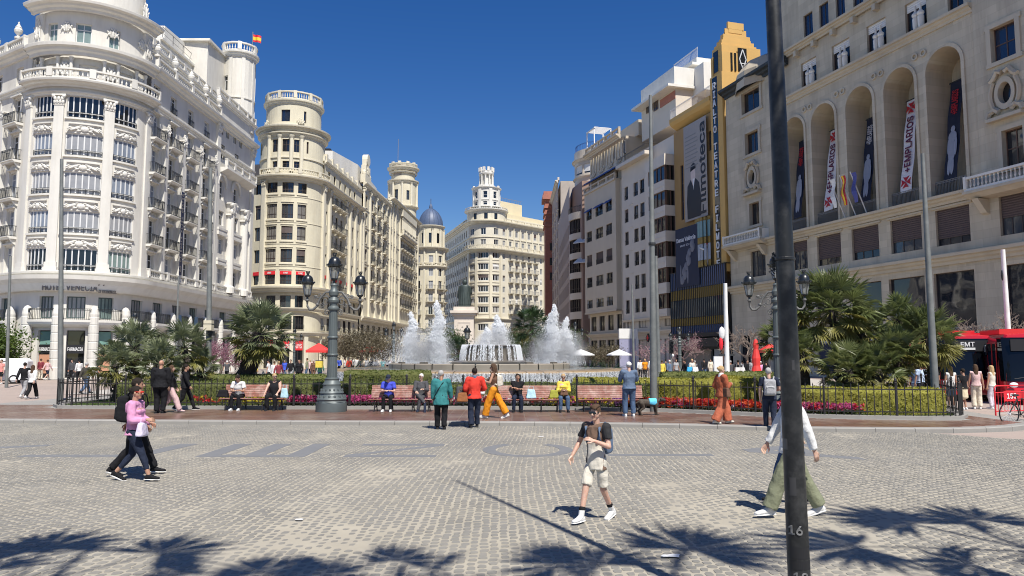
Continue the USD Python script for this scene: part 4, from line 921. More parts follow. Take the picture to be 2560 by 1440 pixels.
 block(m,[tuple(F.P(uA - 44,0,-1.5)[:2]),tuple(F.P(uA - 8,0,-1.5)[:2]),tuple(F.P(uA - 8,0,-8)[:2]),tuple(F.P(uA - 44,0,-8)[:2])],41.5,44.0); put(B,'roof_storey',m,M['yellow_cream'])
 m = MB()
 for k in range(12): p_ = F.P(uB + 2.6 + k,49,-4.1); m.bar(p_,p_ + [0,0,1.1],.07)
 m.bar(F.P(uB + 2.6,50.1,-4.1),F.P(uB + 14,50.1,-4.1),.08); put(B,'roof_rail',m,M['grey_letters'])
 global SQUAT
 SQUAT = (41.4,.77)
 def ring(R_,z0,z1,holes,name,m_='white_trim',n=8,cor=None,rot=0.0):
  T = Front(('arc',C,R_,math.radians(-225),math.radians(134.9))); return T
 T = Front(('arc',C,5.9,math.radians(-225),math.radians(134.9))); h = [(T.u(x,470) - .55,T.u(x,470) + .55,42.2,44.6) for x in (1188,1215,1240)]
 m = MB(); wall(m,T,0,T.L,41.4,45.6,h); put(B,'tower_base',m,M['cream_trim'])
 for x in h: window(B,T,x,cols=1,frame='dark_frame',pane=('glass_dark',))
 m = MB(); cornice(m,T,0,T.L,46.2,.8,.8); balustrade(m,T,0,T.L,46.2,.9,.6,post=3,step=.6); put(B,'tower_cornice',m,M['white_trim'])
 T = Front(('arc',C,4.1,math.radians(-225),math.radians(134.9))); a8 = T.L / 8
 h = [(T.u(1213,500) + k * a8 - .62,T.u(1213,500) + k * a8 + .62,51.0,53.6) for k in (-2,-1,0,1,2)]; h2 = [(x[0],x[1],48.2,49.6) for x in h]
 m = MB(); wall(m,T,0,T.L,46.0,55.2,h + h2); put(B,'tower_wall',m,M['white_trim'])
 for x in h + h2: window(B,T,x,cols=1,rows=2,frame='white_frame',pane=('glass_grey','glass_dark'))
 m = MB(); cornice(m,T,0,T.L,47.6,.6,.9); cornice(m,T,0,T.L,55.4,.8,.5); fbox(m,T,0,T.L,50.2,50.4,-.02,.18)
 for k in range(8): u = (T.u(1213,500) + (k + .5) * a8) % T.L; fbox(m,T,max(u - .45,0),u + .45,47.6,54.8,-.02,.25)
 for k in range(8): u = (T.u(1213,500) + (k + .5) * a8) % T.L; fbox(m,T,max(u - .35,0),u + .35,55.4,56.2,-.3,.2)
 put(B,'tower_pier',m,M['white_trim'])
 m = MB().lathe([(3.7,41),(3.7,55.4),(2.6,55.6),(2.6,56.6),(1.5,56.7),(1.5,61),(2.25,61.1),(2.35,61.6),(2.2,61.9),(2.2,62.4),(0,62.5)],(*C,0),16)
 for k in range(10): a = k * PI / 5 + .2; m.lathe([(.3,56.6),(.24,57),(.22,60.4),(.36,61)],(C[0] + 2.0 * math.cos(a),C[1] + 2.0 * math.sin(a),0),8)
 for k in range(10): a = k * PI / 5; m.box(-.28,.28,-.35,.35,62.2,63.9,R=rotz(a),t=(C[0] + 2.1 * math.cos(a),C[1] + 2.1 * math.sin(a),0))
 put(B,'lantern',m,M['white_trim']); SQUAT = None
tower_building()
# ---------------------------------------------------------------- statue on its tall pedestal
mat('bronze',(0.045,0.06,0.055),0.5,0.25,2,metal=0.3); mat('pedestal_stone',(0.62,0.55,0.47),0.75,0.08,1,dirt=(.42,.36,.3),streak=1)
def monument():
 P = thing('statue_pedestal','tall pale stone pedestal behind the fountain carrying the bronze statue','pedestal',(-5.7,89.0,0))
 m = MB()
 for h,z0,z1 in ((2.2,0,.6),(1.75,.6,1.3),(1.16,1.3,6.55)): m.box(-h,h,-h,h,z0 + .003 * (z0 > 0),z1)
 put(P,'shaft',m,M['pedestal_stone'])
 m = MB()
 for h,z0,z1 in ((1.22,6.55,6.75),(1.42,6.75,7.0),(1.62,7.0,7.3),(1.25,7.3,7.75)): m.box(-h,h,-h,h,z0 + .002,z1)
 put(P,'cap',m,M['pedestal_stone'])
 m = MB()
 for x0,x1,z0,z1 in ((-.8,.8,5.85,5.95),(-.8,.8,2.4,2.5),(-.8,-.7,2.5,5.85),(.7,.8,2.5,5.85)): m.box(x0,x1,-1.2,-1.15,z0,z1)
 put(P,'panel_moulding',m,M['pedestal_stone'])
 S = thing('statue','dark bronze statue of a robed figure seen from behind on a pedestal','statue',(-5.7,89.0,7.76))
 t = m3.Manifold.batch_hull([m3.Manifold.sphere(1,20).scale(s).translate(p) for s,p in (((.78,.6,.2),(0,0,.25)),((.66,.5,.3),(0,0,1.4)),((.62,.42,.25),(0,.02,2.35)),((.6,.36,.2),(0,0,2.55)))])
 t = t + m3.Manifold.batch_hull([m3.Manifold.sphere(1,16).scale(s).translate(p) for s,p in (((.2,.2,.2),(-.56,.05,2.4)),((.18,.2,.2),(-.72,.15,1.75)),((.3,.3,.2),(-.6,.25,1.2)))]) + m3.Manifold.batch_hull([m3.Manifold.sphere(1,16).scale(s).translate(p) for s,p in (((.2,.2,.2),(.56,.05,2.4)),((.18,.2,.2),(.72,.2,1.8)),((.2,.2,.2),(.55,.5,1.6)))])
 v,f,_ = meshkit.arrays(t.refine_to_length(.12)); T = trimesh.Trimesh(v,f); trimesh.smoothing.filter_taubin(T,iterations=8); v = T.vertices
 a = np.arctan2(v[:,1],v[:,0]); k = .05 * np.sin(a * 13 + v[:,2] * 1.5) * np.clip(2.4 - v[:,2],0,1); v = v * np.column_stack([1 + k,1 + k,np.ones(len(v))]); put(S,'robe',MB().add(v,T.faces),M['bronze'],50)
 m = MB().ell((0,.03,3.0),(.24,.27,.33),2).ell((0,-.02,2.75),(.2,.22,.2),1).ell((0,-.06,3.02),(.28,.27,.35),2).ell((0,.28,2.98),(.05,.06,.08),1); put(S,'head',m,M['bronze'],50)
 m = MB(); m.lathe([(0,0),(.95,0),(.95,.18),(.85,.22),(0,.22)],(0,0,0),4,R=rotz(PI / 4)); put(S,'plinth',m,M['bronze'])
monument()
# ---------------------------------------------------------------- the right-hand side, all on one line receding to the left
def XR(d): return 50.3 - .3 * d
def RF(d0,d1): return Front(('line',(XR(d0),d0),(XR(d1),d1)))
def rect(F,x0,x1,y0,y1,d=0.0):
 xm = (x0 + x1) / 2; return (F.hit(x0,(y0 + y1) / 2,d)[0],F.hit(x1,(y0 + y1) / 2,d)[0],F.hit(xm,y1,d)[1],F.hit(xm,y0,d)[1])
def arch(mb,F,h,rec,d=0.0,ring=.28,n=16):
 """fills the corners of the hole h so that its head is a half circle; adds a moulded ring"""
 u0,u1,z0,z1 = h; r = (u1 - u0) / 2; uc = (u0 + u1) / 2; zc = z1 - r
 A = [(uc - r * math.cos(t),zc + r * math.sin(t)) for t in np.linspace(0,PI,n + 1)]
 for (ua,za),(ub,zb) in zip(A,A[1:]):
  mb.add([F.P(ua,za,d),F.P(ub,zb,d),F.P(ub,z1,d),F.P(ua,z1,d)],[[0,1,2,3]])
  mb.add([F.P(ua,za,d),F.P(ub,zb,d),F.P(ub,zb,d - rec),F.P(ua,za,d - rec)],[[0,1,2,3]])
 o = [(uc - (r + ring) * math.cos(t),zc + (r + ring) * math.sin(t)) for t in np.linspace(0,PI,n + 1)]
 for (a,b,c,e) in zip(A,A[1:],o,o[1:]):
  P = [F.P(*a,d + .12),F.P(*b,d + .12),F.P(*e,d + .12),F.P(*c,d + .12),F.P(*a,d - .01),F.P(*b,d - .01),F.P(*e,d - .01),F.P(*c,d - .01)]; mb.add(P,[[0,1,2,3],[0,1,5,4],[3,2,6,7]])
 for u in (u0 - ring,u1): fbox(mb,F,u,u + ring,z0,zc,d - .01,d + .12)
mat('grey_trim',(0.46,0.4,0.3),0.75,0.07,0.8,dirt=(0.26,0.22,0.18),dirt_amt=0.55,streak=1,bump=0.2,bscale=8)
def ashlar(name,c):
 c = np.array(c); M[name] = usdkit.material(stage,'/World/Looks/' + name,{'g': ('geometry',{}),'s': ('vector_math',{'math_type': 'dot_product','vector2': (.2873,-.9578,0)}),'z': ('separate_xyz',{}),'c': ('combine_xyz',{}),'k': ('brick_texture',{'scale': 1.0,'brick_width': 1.5,'row_height': .62,'mortar_size': .006,'mortar_smooth': .4,'color1': tuple(c * .9),'color2': tuple(c * 1.1),'mortar': tuple(c * .62)}),
  'm': ('mapping',{'scale': (1,1,.15)}),'d': ('noise_texture',{'scale': .55,'detail': 9,'roughness': .72}),'r': ('map_range',{'from_min': .45,'from_max': .72,'to_min': 0,'to_max': .6,'clamp': True}),'x': ('mix_color',{'b': (.24,.2,.15)}),'n': ('noise_texture',{'scale': 7.0,'detail': 5}),'b': ('bump',{'strength': .2,'distance': .02}),'p': ('principled_bsdf',{'roughness': .78})},
  [('g.position','s.vector1'),('g.position','z.vector'),('s.value','c.x'),('z.z','c.y'),('c.vector','k.vector'),('g.position','m.vector'),('m.vector','d.vector'),('d.fac','r.value'),('r.result','x.fac'),('k.color','x.a'),('x.result','p.base_color'),('g.position','n.vector'),('n.fac','b.height'),('b.normal','p.normal')],surface='p.BSDF')
ashlar('grey_stone',(.47,.405,.3))
mat('banner_white',(0.72,0.72,0.76),0.7,0.05,1); mat('banner_navy',(0.012,0.018,0.04),0.7,0.2,1); plain('banner_red',(0.45,0.02,0.03)); plain('banner_grey',(0.3,0.33,0.4)); plain('pale_letters',(0.55,0.56,0.6))
def stone_front():
 d0,d1 = 84.2,38.0; F = RF(d0,d1); B = thing('arcaded_stone_building','monumental grey stone building with five tall arches hung with long banners','building')
 uL,uR,uE = F.u(1940,400),F.u(2448,300),F.L
 zl,za,zc = 9.75,17.2,33.6   # ledges: shops, loggia floor, cornice over the arches
 zl = F.z(2300,655); za = F.z(2300,508); zc = F.z(2200,131); zt = F.z(2060,79)
 rw = [rect(F,*r) for r in ((1982,2019,609,671),(2043,2103,591,665),(2130,2198,574,654),(2227,2305,554,638),(2340,2426,533,622),(2500,2575,512,597),(1877,1914,628,685))]
 rw = [(a,b,zl + 1.0,zl + 1.0 + (zh - z0 if i not in (0,6) else 2.9)) for i,(a,b,z0,zh) in enumerate(rw)]; k_ = rw[2][3] - rw[2][2]; rw = [(a,b,zl + 1.0,zl + 1.0 + k_) for a,b,*_ in rw]
 sw = [rect(F,*r) for r in ((2040,2106,715,850),(2132,2206,702,850),(2225,2315,690,850),(2338,2440,679,850),(2517,2600,661,850),(1975,2015,725,850))]; sw = [(a,b,.15,zl - 1.1) for a,b,*_ in sw] + [(F.u(x,800) - .9,F.u(x,800) + .9,.15,4.2) for x in (1862,1905)]
 ar = [rect(F,*r) for r in ((1964,2011,286,540),(2032,2094,253,560),(2120,2188,214,543),(2217,2293,171,521),(2322,2413,124,498))]
 zat = np.mean([a[3] for a in ar]); wa = np.mean([a[1] - a[0] for a in ar[1:]]) ; ar = [((a + b) / 2 - wa / 2,(a + b) / 2 + wa / 2,za + .1,zat) for a,b,*_ in ar]
 up = [rect(F,*r) for r in ((2000,2038,156,220),(2077,2122,113,183),(2164,2213,70,140),(2260,2314,19,97),(2365,2405,-30,50))]; zu = zc + .35; hu = up[1][3] - up[1][2]; up = [(a,b,zu,zu + hu) for a,b,*_ in up]
 tp = [rect(F,*r) for r in ((2003,2026,47,97),(2042,2065,23,74),(2083,2106,4,50),(2126,2151,-30,28),(2170,2195,-50,5))]; tp = [(a,b,zt + .4,zt + 3.0) for a,b,*_ in tp]
 wr = [rect(F,2482,2545,60,148),rect(F,2512,2566,320,415)]; wl = [rect(F,1858,1903,224,278),rect(F,1867,1900,329,383),rect(F,1878,1903,506,562)]
 ov = [rect(F,2501,2536,204,260),rect(F,1876,1892,425,462)]
 m = MB(); wall(m,F,0,uE,0,zl,sw,0,.35); wall(m,F,0,uE,zl,za,rw,0,.35)
 wall(m,F,0,uL,za,32.2,wl + ov[1:],.12,.4); wall(m,F,uR,uE,za,44,wr + ov[:1],.12,.4)
 wall(m,F,uL,uR,za,zc,ar,0,2.6); wall(m,F,uL,uR,zc,zt,up,-.15,.4); wall(m,F,uL,uR,zt,44,tp,-.3,.35)
 for u in (uL,uR): m.add([F.P(u,za,-.6),F.P(u,za,.12),F.P(u,44 if u == uR else 32.2,.12),F.P(u,44 if u == uR else 32.2,-.6)],[[0,1,2,3]])
 for a in ar: arch(m,F,a,2.6)
 wall(m,F,uL,uR,za,zc,[((a + b) / 2 - 1.0 + .9,(a + b) / 2 + 1.9,za + .4,zat - 2.2) for a,b,*_ in ar],-2.6,.2)
 put(B,'wall',m,M['grey_stone'])
 for a,b,*_ in ar: window(B,F,((a + b) / 2 - .1,(a + b) / 2 + 1.9,za + .4,zat - 2.2),cols=2,rows=4,frame='brown_frame',pane=('glass_dark',),d=-2.6,rec=.18)
 for i,h in enumerate(rw): window(B,F,h,cols=3,frame='dark_frame',pane=('glass_dark','glass_grey'),rec=.3,shut=('brown_shutter',(.35,.78,.75,.66,.8,.55,0.05)[i]) if i != 6 else None)
 for i,h in enumerate(sw):
  w = window(B,F,h,cols=1 if i < 5 else 2,frame='dark_frame',pane=('glass_dark',),rec=.3,name='shop_window')
  if i in (0,1,2,3):
   zz = h[2] + (h[3] - h[2]) * .48; s = MB(); fbox(s,F,h[0] + .06,h[1] - .06,h[2] + .3,zz,-.22,-.17); b = put(B,'shop_panel',s,M['banner_navy']); t = MB()
   text_on(t,F,'+EMPLARIOS' if i != 2 else 'TEMPLARS',h[0] + .35,h[1] - .3,zz - .95,-.168,.42); text_on(t,F,'KNIGHTS AND ARCHIVES',h[0] + .5,h[1] - .4,zz - 1.3,-.168,.12) if False else None; put(b,'lettering',t,M['pale_letters'])
   s = MB(); fbox(s,F,h[0],h[1],zz,zz + .1,-.25,-.15); put(B,'transom_bar',s,M['grey_letters'])
 for i,h in enumerate(up): window(B,F,h,cols=2,frame='brown_frame',pane=('glass_dark',),d=-.15,rec=.3,shut=('white_shutter',.28))
 for h in tp: window(B,F,h,cols=2,frame='dark_frame',pane=('glass_blue',),d=-.3)
 for h in wr + wl: window(B,F,h,cols=2,rows=2 if h in wr else 1,frame='brown_frame',pane=('glass_blue','glass_dark') if h is wr[0] else ('glass_dark',),d=.12,rec=.35)
 for h in up[:4]:
  for k in (.62,.86):
   u = h[0] + (h[1] - h[0]) * k; m = MB().lathe([(.26,0),(.26,.15),(.2,.2),(.24,.5),(.25,1.1),(.2,1.25),(.27,1.35),(.27,1.5),(.1,1.7),(.09,2.2),(0,2.25)],F.P(u,zc + .05,.15),10); put(B,'urn',m,M['white_trim'])
 m = MB(); cornice(m,F,0,uE,zl + .25,.8,.7); cornice(m,F,0,uE,za + .1,.7,.75); cornice(m,F,uL,uR,zc + .2,.7,.5); cornice(m,F,uL,uR,zt + .2,.6,.6)
 for k in range(9): u = uL + (uR - uL) * (k + .5) / 9; fbox(m,F,u - .2,u + .2,zt - .95,zt - .4,-.16,.4)
 for h in rw: fbox(m,F,h[0] - .3,h[1] + .3,h[3] + .1,h[3] + .25,-.02,.12)
 for h in wr + wl:
  for (a,b,c,e) in ((h[0] - .35,h[0],h[2],h[3]),(h[1],h[1] + .35,h[2],h[3]),(h[0] - .45,h[1] + .45,h[3],h[3] + .35),(h[0] - .45,h[1] + .45,h[2] - .3,h[2])): fbox(m,F,a,b,c,e,.1,.26)
 put(B,'cornice',m,M['grey_trim'])
 for i,a in enumerate(ar[1:]):
  u = (ar[i][1] + a[0]) / 2; m = MB()
  for s in (-.42,.42): m.lathe([(.3,-.06),(.3,.1),(.18,.1),(.18,-.06)],F.P(u + s,zat + .3,.02),12,R=np.stack([F.T(1),[0,0,1],F.N(1)],1))
  put(B,'wreath',m,M['grey_trim'])
 for h in ov:
  c,z = (h[0] + h[1]) / 2,(h[2] + h[3]) / 2; a,b = (h[1] - h[0]) / 2,(h[3] - h[2]) / 2; m = MB(); n = 20
  for k in range(n):
   t0,t1 = 2 * PI * k / n,2 * PI * (k + 1) / n
   q = lambda t,s,dd: F.P(c + s * a * math.cos(t),z + s * b * math.sin(t),dd)
   m.add([q(t0,.98,.3),q(t1,.98,.3),q(t1,1.5,.3),q(t0,1.5,.3),q(t0,.98,-.2),q(t1,.98,-.2),q(t1,1.5,.1),q(t0,1.5,.1)],[[0,1,2,3],[0,1,5,4],[3,2,6,7]])
  for s in (-1,1):
   m.tube([F.P(c + s * a * (1.6 + .5 * math.sin(t * 3)),z + b * (1.2 - 2.4 * t),.25) for t in np.linspace(0,1,9)],.16,6); m.tube([F.P(c + s * a * x,z + b * y,.3) for x,y in ((2.6,-2.0),(2.3,-1.5),(1.5,-1.3),(.9,-1.6))],.22,6); m.tube([F.P(c + s * a * x,z + b * y,.3) for x,y in ((.2,1.9),(.9,2.1),(1.4,1.6),(2.0,1.3))],.2,6)
  fbox(m,F,c - a * 2.6,c + a * 2.6,z - b * 2.35,z - b * 2.05,.1,.6); put(B,'oval_window_surround',m,M['grey_trim'])
  g = MB(); fbox(g,F,h[0],h[1],h[2],h[3],-.25,-.22); put(B,'oval_pane',g,M['glass_dark'])
 for (u0,u1,zz) in ((F.u(1829,590),F.u(1926,590),F.z(1880,606)),(F.u(2438,450),F.u(2438,450) + 6.2,F.z(2500,470))):
  m = MB(); sweep(m,F,u0,u1,[(-.01,zz - .6),(.8,zz - .5),(1.2,zz - .25),(1.35,zz - .2),(1.35,zz),(-.01,zz)])
  for u in (u0 + .8,u1 - .8): sweep(m,F,u - .25,u + .25,[(-.01,zz - 1.7),(.3,zz - 1.6),(.7,zz - 1.1),(1.1,zz - .6),(-.01,zz - .6)])
  b = put(B,'stone_balcony',m,M['grey_trim']); m = MB(); balustrade(m,F,u0 + .1,u1 - .1,zz,1.05,1.25,step=.3,post=6)
  for u in (u0 + .1,u1 - .35): fbox(m,F,u,u + .25,zz,zz + 1.05,.12,1.24)
  put(b,'balustrade',m,M['white_trim'])
 for h in ar: r = MB(); railing(r,F,h[0] + .02,h[1] - .02,za + .12,1.25,-.3,.13,.035,ret=False); put(B,'iron_railing',r,M['grey_letters'])
 m = MB(); cornice(m,F,0,uL + 2.4,32.6,.9,1.15); put(B,'dark_eaves',m,M['dark_cornice'])
 m = MB(); block(m,[tuple(F.P(0,0,-.5)[:2]),tuple(F.P(uL + .05,0,-.5)[:2]),tuple(F.P(uL + .05,0,-14)[:2]),tuple(F.P(0,0,-14)[:2])],0,32.4)
 block(m,[tuple(F.P(uL,0,-3.0)[:2]),tuple(F.P(uE,0,-3.0)[:2]),tuple(F.P(uE,0,-18)[:2]),tuple(F.P(uL,0,-18)[:2])],0,43.9)
 block(m,[tuple(F.P(uL,0,-.62)[:2]),tuple(F.P(uE,0,-.62)[:2]),tuple(F.P(uE,0,-3.0)[:2]),tuple(F.P(uL,0,-3.0)[:2])],zc,43.9); block(m,[tuple(F.P(uL,0,-.52)[:2]),tuple(F.P(uE,0,-.52)[:2]),tuple(F.P(uE,0,-3.0)[:2]),tuple(F.P(uL,0,-3.0)[:2])],0,za); block(m,[tuple(F.P(uR + .02,0,-.4)[:2]),tuple(F.P(uE,0,-.4)[:2]),tuple(F.P(uE,0,-3.0)[:2]),tuple(F.P(uR + .02,0,-3.0)[:2])],za,zc)
 c = F.P(uL * .55,32.4,-3); m.lathe([(4.2,-1),(4.1,.8),(3.2,2.1),(1.6,2.9),(0,3.1)],c,16); put(B,'roof',m,M['grey_trim'])
 F_ = Front(('line',tuple(F.P(uL,0,-.3)[:2]),tuple(F.P(uL,0,-9)[:2])))
 T,N = F.T(1),F.N(1)
 def banner(i,kind,tp_,bt_,label,w=1.15):
  A,Bt = F.P(*F.hit(*tp_,-1.9),-1.9),F.P(*F.hit(*bt_,-.3),-.3); dirv = (A - Bt) / np.linalg.norm(A - Bt); L = np.linalg.norm(A - Bt); X = T - (T @ dirv) * dirv; X /= np.linalg.norm(X); Nn = np.cross(X,dirv)
  b = thing('arch_banner',label,'banner'); m = MB(); n = 14; pts = []
  for k in range(n + 1):
   for s in (-1,1):
    for q in (0,.02): pts.append(Bt + dirv * L * k / n + X * s * w / 2 + Nn * (q - .02 + .06 * math.sin(k * .9)))
  f = []
  for k in range(n):
   o = 4 * k; f += [[o,o + 2,o + 6,o + 4],[o + 1,o + 3,o + 7,o + 5],[o,o + 1,o + 5,o + 4],[o + 2,o + 3,o + 7,o + 6]]
  m.add(pts,f); put(b,'cloth',m,M['banner_' + kind])
  R = np.stack([dirv,-X,Nn],1)  # text runs up the banner
  def txt(s_,start,length,hgt,mt,name):
   v,f2 = letters(s_,hgt,.02); v = v - [v[:,0].min(),(v[:,1].min() + v[:,1].max()) / 2,0]; v[:,0] *= length / v[:,0].max(); q = MB(); q.add((v + [start,0,.075]) @ R.T + Bt,f2); put(b,name,q,M[mt])
  def cross(at_,sz,mt):
   q = MB()
   for a in range(4): q.prism([(.02,0),(.5,-.32),(.42,0),(.5,.32)] ,0,.02,R=rotz(a * PI / 2) * sz)
   v,f2 = q.get(); v[:,2] = .075 + .02 * (v[:,2] > 0); q2 = MB().add((v + [at_,0,0]) @ R.T + Bt,f2); put(b,'cross_emblem',q2,M[mt])
  if kind == 'white': cross(.85,1.0,'banner_red'); cross(L - .8,1.0,'banner_red'); txt('+EMPLARIOS',1.7,L - 3.3,.62,'banner_red_dark','lettering')
  else:
   q = MB()
   for (a,y,r1,r2) in ((.9,-.12,.75,.16),(.9,.16,.75,.15),(2.2,0,1.1,.32),(2.6,.3,.7,.12),(2.5,-.34,.8,.12),(3.35,0,.5,.38),(4.0,0,.28,.2)):
    t_ = _ico[1]; v = t_.vertices * [r1,r2,.03]; q.add((v + [a + .4,y,.075]) @ R.T + Bt,t_.faces)
   put(b,'printed_figure',q,M['banner_grey'])
   txt('+EMPLARIOS' ,5.6,L - 6.4,.55,'pale_letters' if i == 2 else 'banner_red','lettering')
  m = MB(); m.bar(A - X * w * .6,A + X * w * .6,.09); put(b,'rod',m,M['iron'])
 plain('banner_red_dark',(.12,.02,.06))
 labs = ['navy banner with printed figure in the leftmost arch','white banner with red crosses in the second arch from the left','navy banner with pale lettering in the middle arch','white banner with red crosses in the fourth arch, nearer','navy banner with dim red lettering in the rightmost arch']
 for i,(a,b) in enumerate((((2007,352),(1994,545)),((2087,323),(2071,526)),((2179,294),(2164,508)),((2281,248),(2265,480)),((2392,202),(2376,455)))): banner(i,('navy','white')[i % 2],a,b,labs[i])
 return F,ar,za
SF,AR,ZA = stone_front()
def facade_flags():
 u = AR[1][1] + .7; cols = (('white_paint','slim white flag hanging from facade pole between the arches'),('banner_red','red and yellow flag hanging in front of the middle arch'),('flag_blue','dark blue flag hanging in front of the middle arch'))
 plain('flag_blue',(.06,.07,.25))
 for k,(c,lab) in enumerate(cols):
  p = SF.P(u + .2 + k * 1.3,ZA + .2,.1); n = SF.N(1); t = SF.T(1); tip = p + n * 1.6 + np.array([0,0,3.6]); th = thing('facade_flag',lab,'flag'); m = MB().tube([p,tip],.05,6); put(th,'pole',m,M['white_paint'])
  m = MB(); a = np.linspace(0,1,9); v = []
  for i,x in enumerate(a):
   for j in (0,1): v.append(tip + (p - tip) * .04 + np.array([0,0,-2.6 * x]) + t * (j * .5 + .1 * math.sin(x * 9 + j)) - n * (.2 * x + .1 * math.sin(x * 7)))
  m.add(v,[[2 * i,2 * i + 1,2 * i + 3,2 * i + 2] for i in range(8)]); put(th,'cloth',m,M[c])
  if k == 1: m = MB(); v = np.array(v) + n * .02; v[1::2] = (v[::2] * .4 + v[1::2] * .6); v[::2] = (v[::2] * .65 + v[1::2] * .35); m.add(v,[[2 * i,2 * i + 1,2 * i + 3,2 * i + 2] for i in range(8)]); put(th,'yellow_stripe',m,M['flag_yellow'])
facade_flags()
def cinema():
 F = RF(96.6,84.3); B = thing('cinema_tower_building','ochre theatre building with stepped tower and tall vertical letter sign','theatre'); uT = F.u(1786,400); L = F.L
 zk = F.z(1735,555); zb = F.z(1760,690); zc = F.z(1760,832); ztop = F.z(1735,300)
 hs = [rect(F,1697,1704,412,550),rect(F,1765,1780,325,375)]
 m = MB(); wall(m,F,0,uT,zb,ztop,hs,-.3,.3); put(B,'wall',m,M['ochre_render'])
 for h in hs: window(B,F,h,cols=1,rows=3,frame='dark_frame',pane=('glass_grey','glass_blue'),d=-.3)
 m = MB(); block(m,[tuple(F.P(0,0,-.8)[:2]),tuple(F.P(uT,0,-.8)[:2]),tuple(F.P(uT,0,-14)[:2]),tuple(F.P(0,0,-14)[:2])],0,ztop - .1); put(B,'roof',m,M['roof'])
 zt = F.z(1735,268); m = MB(); sweep(m,F,.2,uT - .1,[(-4,zt - 1.6),(-.6,zt - 1.4),(.2,zt - .9),(.45,zt - .5),(.45,zt),(-4,zt)]); put(B,'terrace_slab',m,M['ochre_bright'])
 m = MB(); railing(m,F,.2,uT - .2,zt,1.3,.3,.25,.03,ret=True); put(B,'terrace_rail',m,M['white_frame'])
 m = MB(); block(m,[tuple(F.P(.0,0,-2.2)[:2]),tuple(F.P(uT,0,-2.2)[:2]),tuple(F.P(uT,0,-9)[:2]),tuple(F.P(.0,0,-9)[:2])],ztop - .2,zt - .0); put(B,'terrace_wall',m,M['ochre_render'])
 zs = F.z(1805,182); m = MB(); steps = [(uT,L,0,zs + .0,.35,-5.5)]
 fbox(m,F,uT,L - .15,zb,zs,-5.5,.35); fbox(m,F,uT + .25,L - .4,zs,zs + 3.4,-5.2,.1)
 zz = zs + 3.4
 for k in range(4): fbox(m,F,uT + .7 + k * .22,L - .9 - k * .25,zz,zz + .85,-4.7 + k * .35,-.25 - k * .4); fbox(m,F,uT + .45 + k * .3,L - .75 - k * .32,zz - .5,zz + .35,-4.9 + k * .5,-.05 - k * .5) ; zz += .85
 for s in (0.0,1.0): u = uT + .1 + s * (L - uT - .75); fbox(m,F,u,u + .45,zs,zs + 2.5,-3.4,.22)
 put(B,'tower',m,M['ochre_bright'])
 uc = (uT + L) / 2 - .35; hw = .52
 def glazing(u0,u1,z0,z1,d): g = MB(); fbox(g,F,u0,u1,z0,z1,d - .1,d); return put(B,'glazed_strip',g,M['glass_dark'])
 glazing(uc - hw,uc + hw,zb,zs - .2,.37); glazing(uc - .5,uc + .5,zs + .4,zs + 3.0,.14)
 word = [('RIALTO',208,319),('TEATRE',363,480),('FILMOTECA',522,704)]
 T,N = F.T(1),F.N(1)
 for w,y0,y1 in word:
  for i,c in enumerate(w):
   y = y0 + (y1 - y0) * i / (len(w) - 1); z = F.z(1805,y); v,f = letters(c,.78,.08); v = v - [(v[:,0].min() + v[:,0].max()) / 2,.39,0]; v[:,0] *= .62 / max(.3,v[:,0].max() * 2) if c != 'I' else 1
   m = MB().add(F.P(uc,z,.4) + np.outer(v[:,0],T) + np.outer(v[:,1],[0,0,1]) + np.outer(v[:,2],N),f); put(B,'sign_letter',m,M['steel_letters'])
 S = Front(('line',tuple(F.P(L - .16,0,.3)[:2]),tuple(F.P(L - .16,0,-6)[:2]))); m = MB(); fbox(m,S,2.2,3.4,zs + .3,zs + 3.1,-.02,.06); put(B,'crown_window',m,M['glass_dark']); m = MB()
 S0 = lambda a,z: S.P(a,z,.1)
 for a,z,a2,z2 in ((2.8,.5,2.35,1.7),(2.35,1.7,2.8,2.9),(2.8,2.9,3.25,1.7),(3.25,1.7,2.8,.5),(2.4,1.2,3.2,1.2)): m.bar(S0(a,zs + z),S0(a2,zs + z2),.09)
 put(B,'crown_lattice',m,M['steel_letters']); m = MB()
 for a in (1.2,1.7): fbox(m,S,a,a + .25,zs + .2,zs + 2.4,-.02,.05)
 put(B,'crown_slit',m,M['glass_dark'])
 m1 = []
 cols_ = np.linspace(0.1,L - .05,30)
 for j,(z0,z1,mm) in enumerate(((zc,zc + .9,'panel_blue'),(zc + .95,zc + 1.9,'panel_gold'),(zc + 1.95,zc + 4.2,'panel_glass'),(zc + 4.25,zc + 5.5,'panel_gold'),(zc + 5.55,zb + .9,'panel_blue'))):
  for a,b in zip(cols_,cols_[1:]): m = MB(); fbox(m,F,a + .03,b - .03,z0,z1,.55,.62); put(B,'glass_panel',m,M[mm])
 m = MB()
 for a in cols_: fbox(m,F,a - .03,a + .03,zc,zb + .9,.5,.7)
 fbox(m,F,0,L,zb + .9,zb + 1.0,-.3,.7); fbox(m,F,0,L,zc - .5,zc,-.3,.9); put(B,'mullion',m,M['black_paint'])
 u1 = F.u(1786,620); u0 = F.u(1748,620); zz = zb + 1.0; kinds = ['panel_gold','panel_pale','panel_gold','panel_cyan','panel_gold','panel_pale','panel_blue']; hts = [.8,2.0,.8,2.0,.8,1.9,.6]
 for kd,hh in zip(kinds,hts):
  for c in range(6):
   a = u0 + (u1 - u0) * c / 6; b = u0 + (u1 - u0) * (c + 1) / 6; q = .35 + .5 * math.sin((c + .5) / 6 * PI); m = MB(); fbox(m,F,a + .02,b - .02,zz,min(zz + hh - .05,zk),q,q + .06); put(B,'glass_panel',m,M[kd])
  zz += hh
  if zz > zk: break
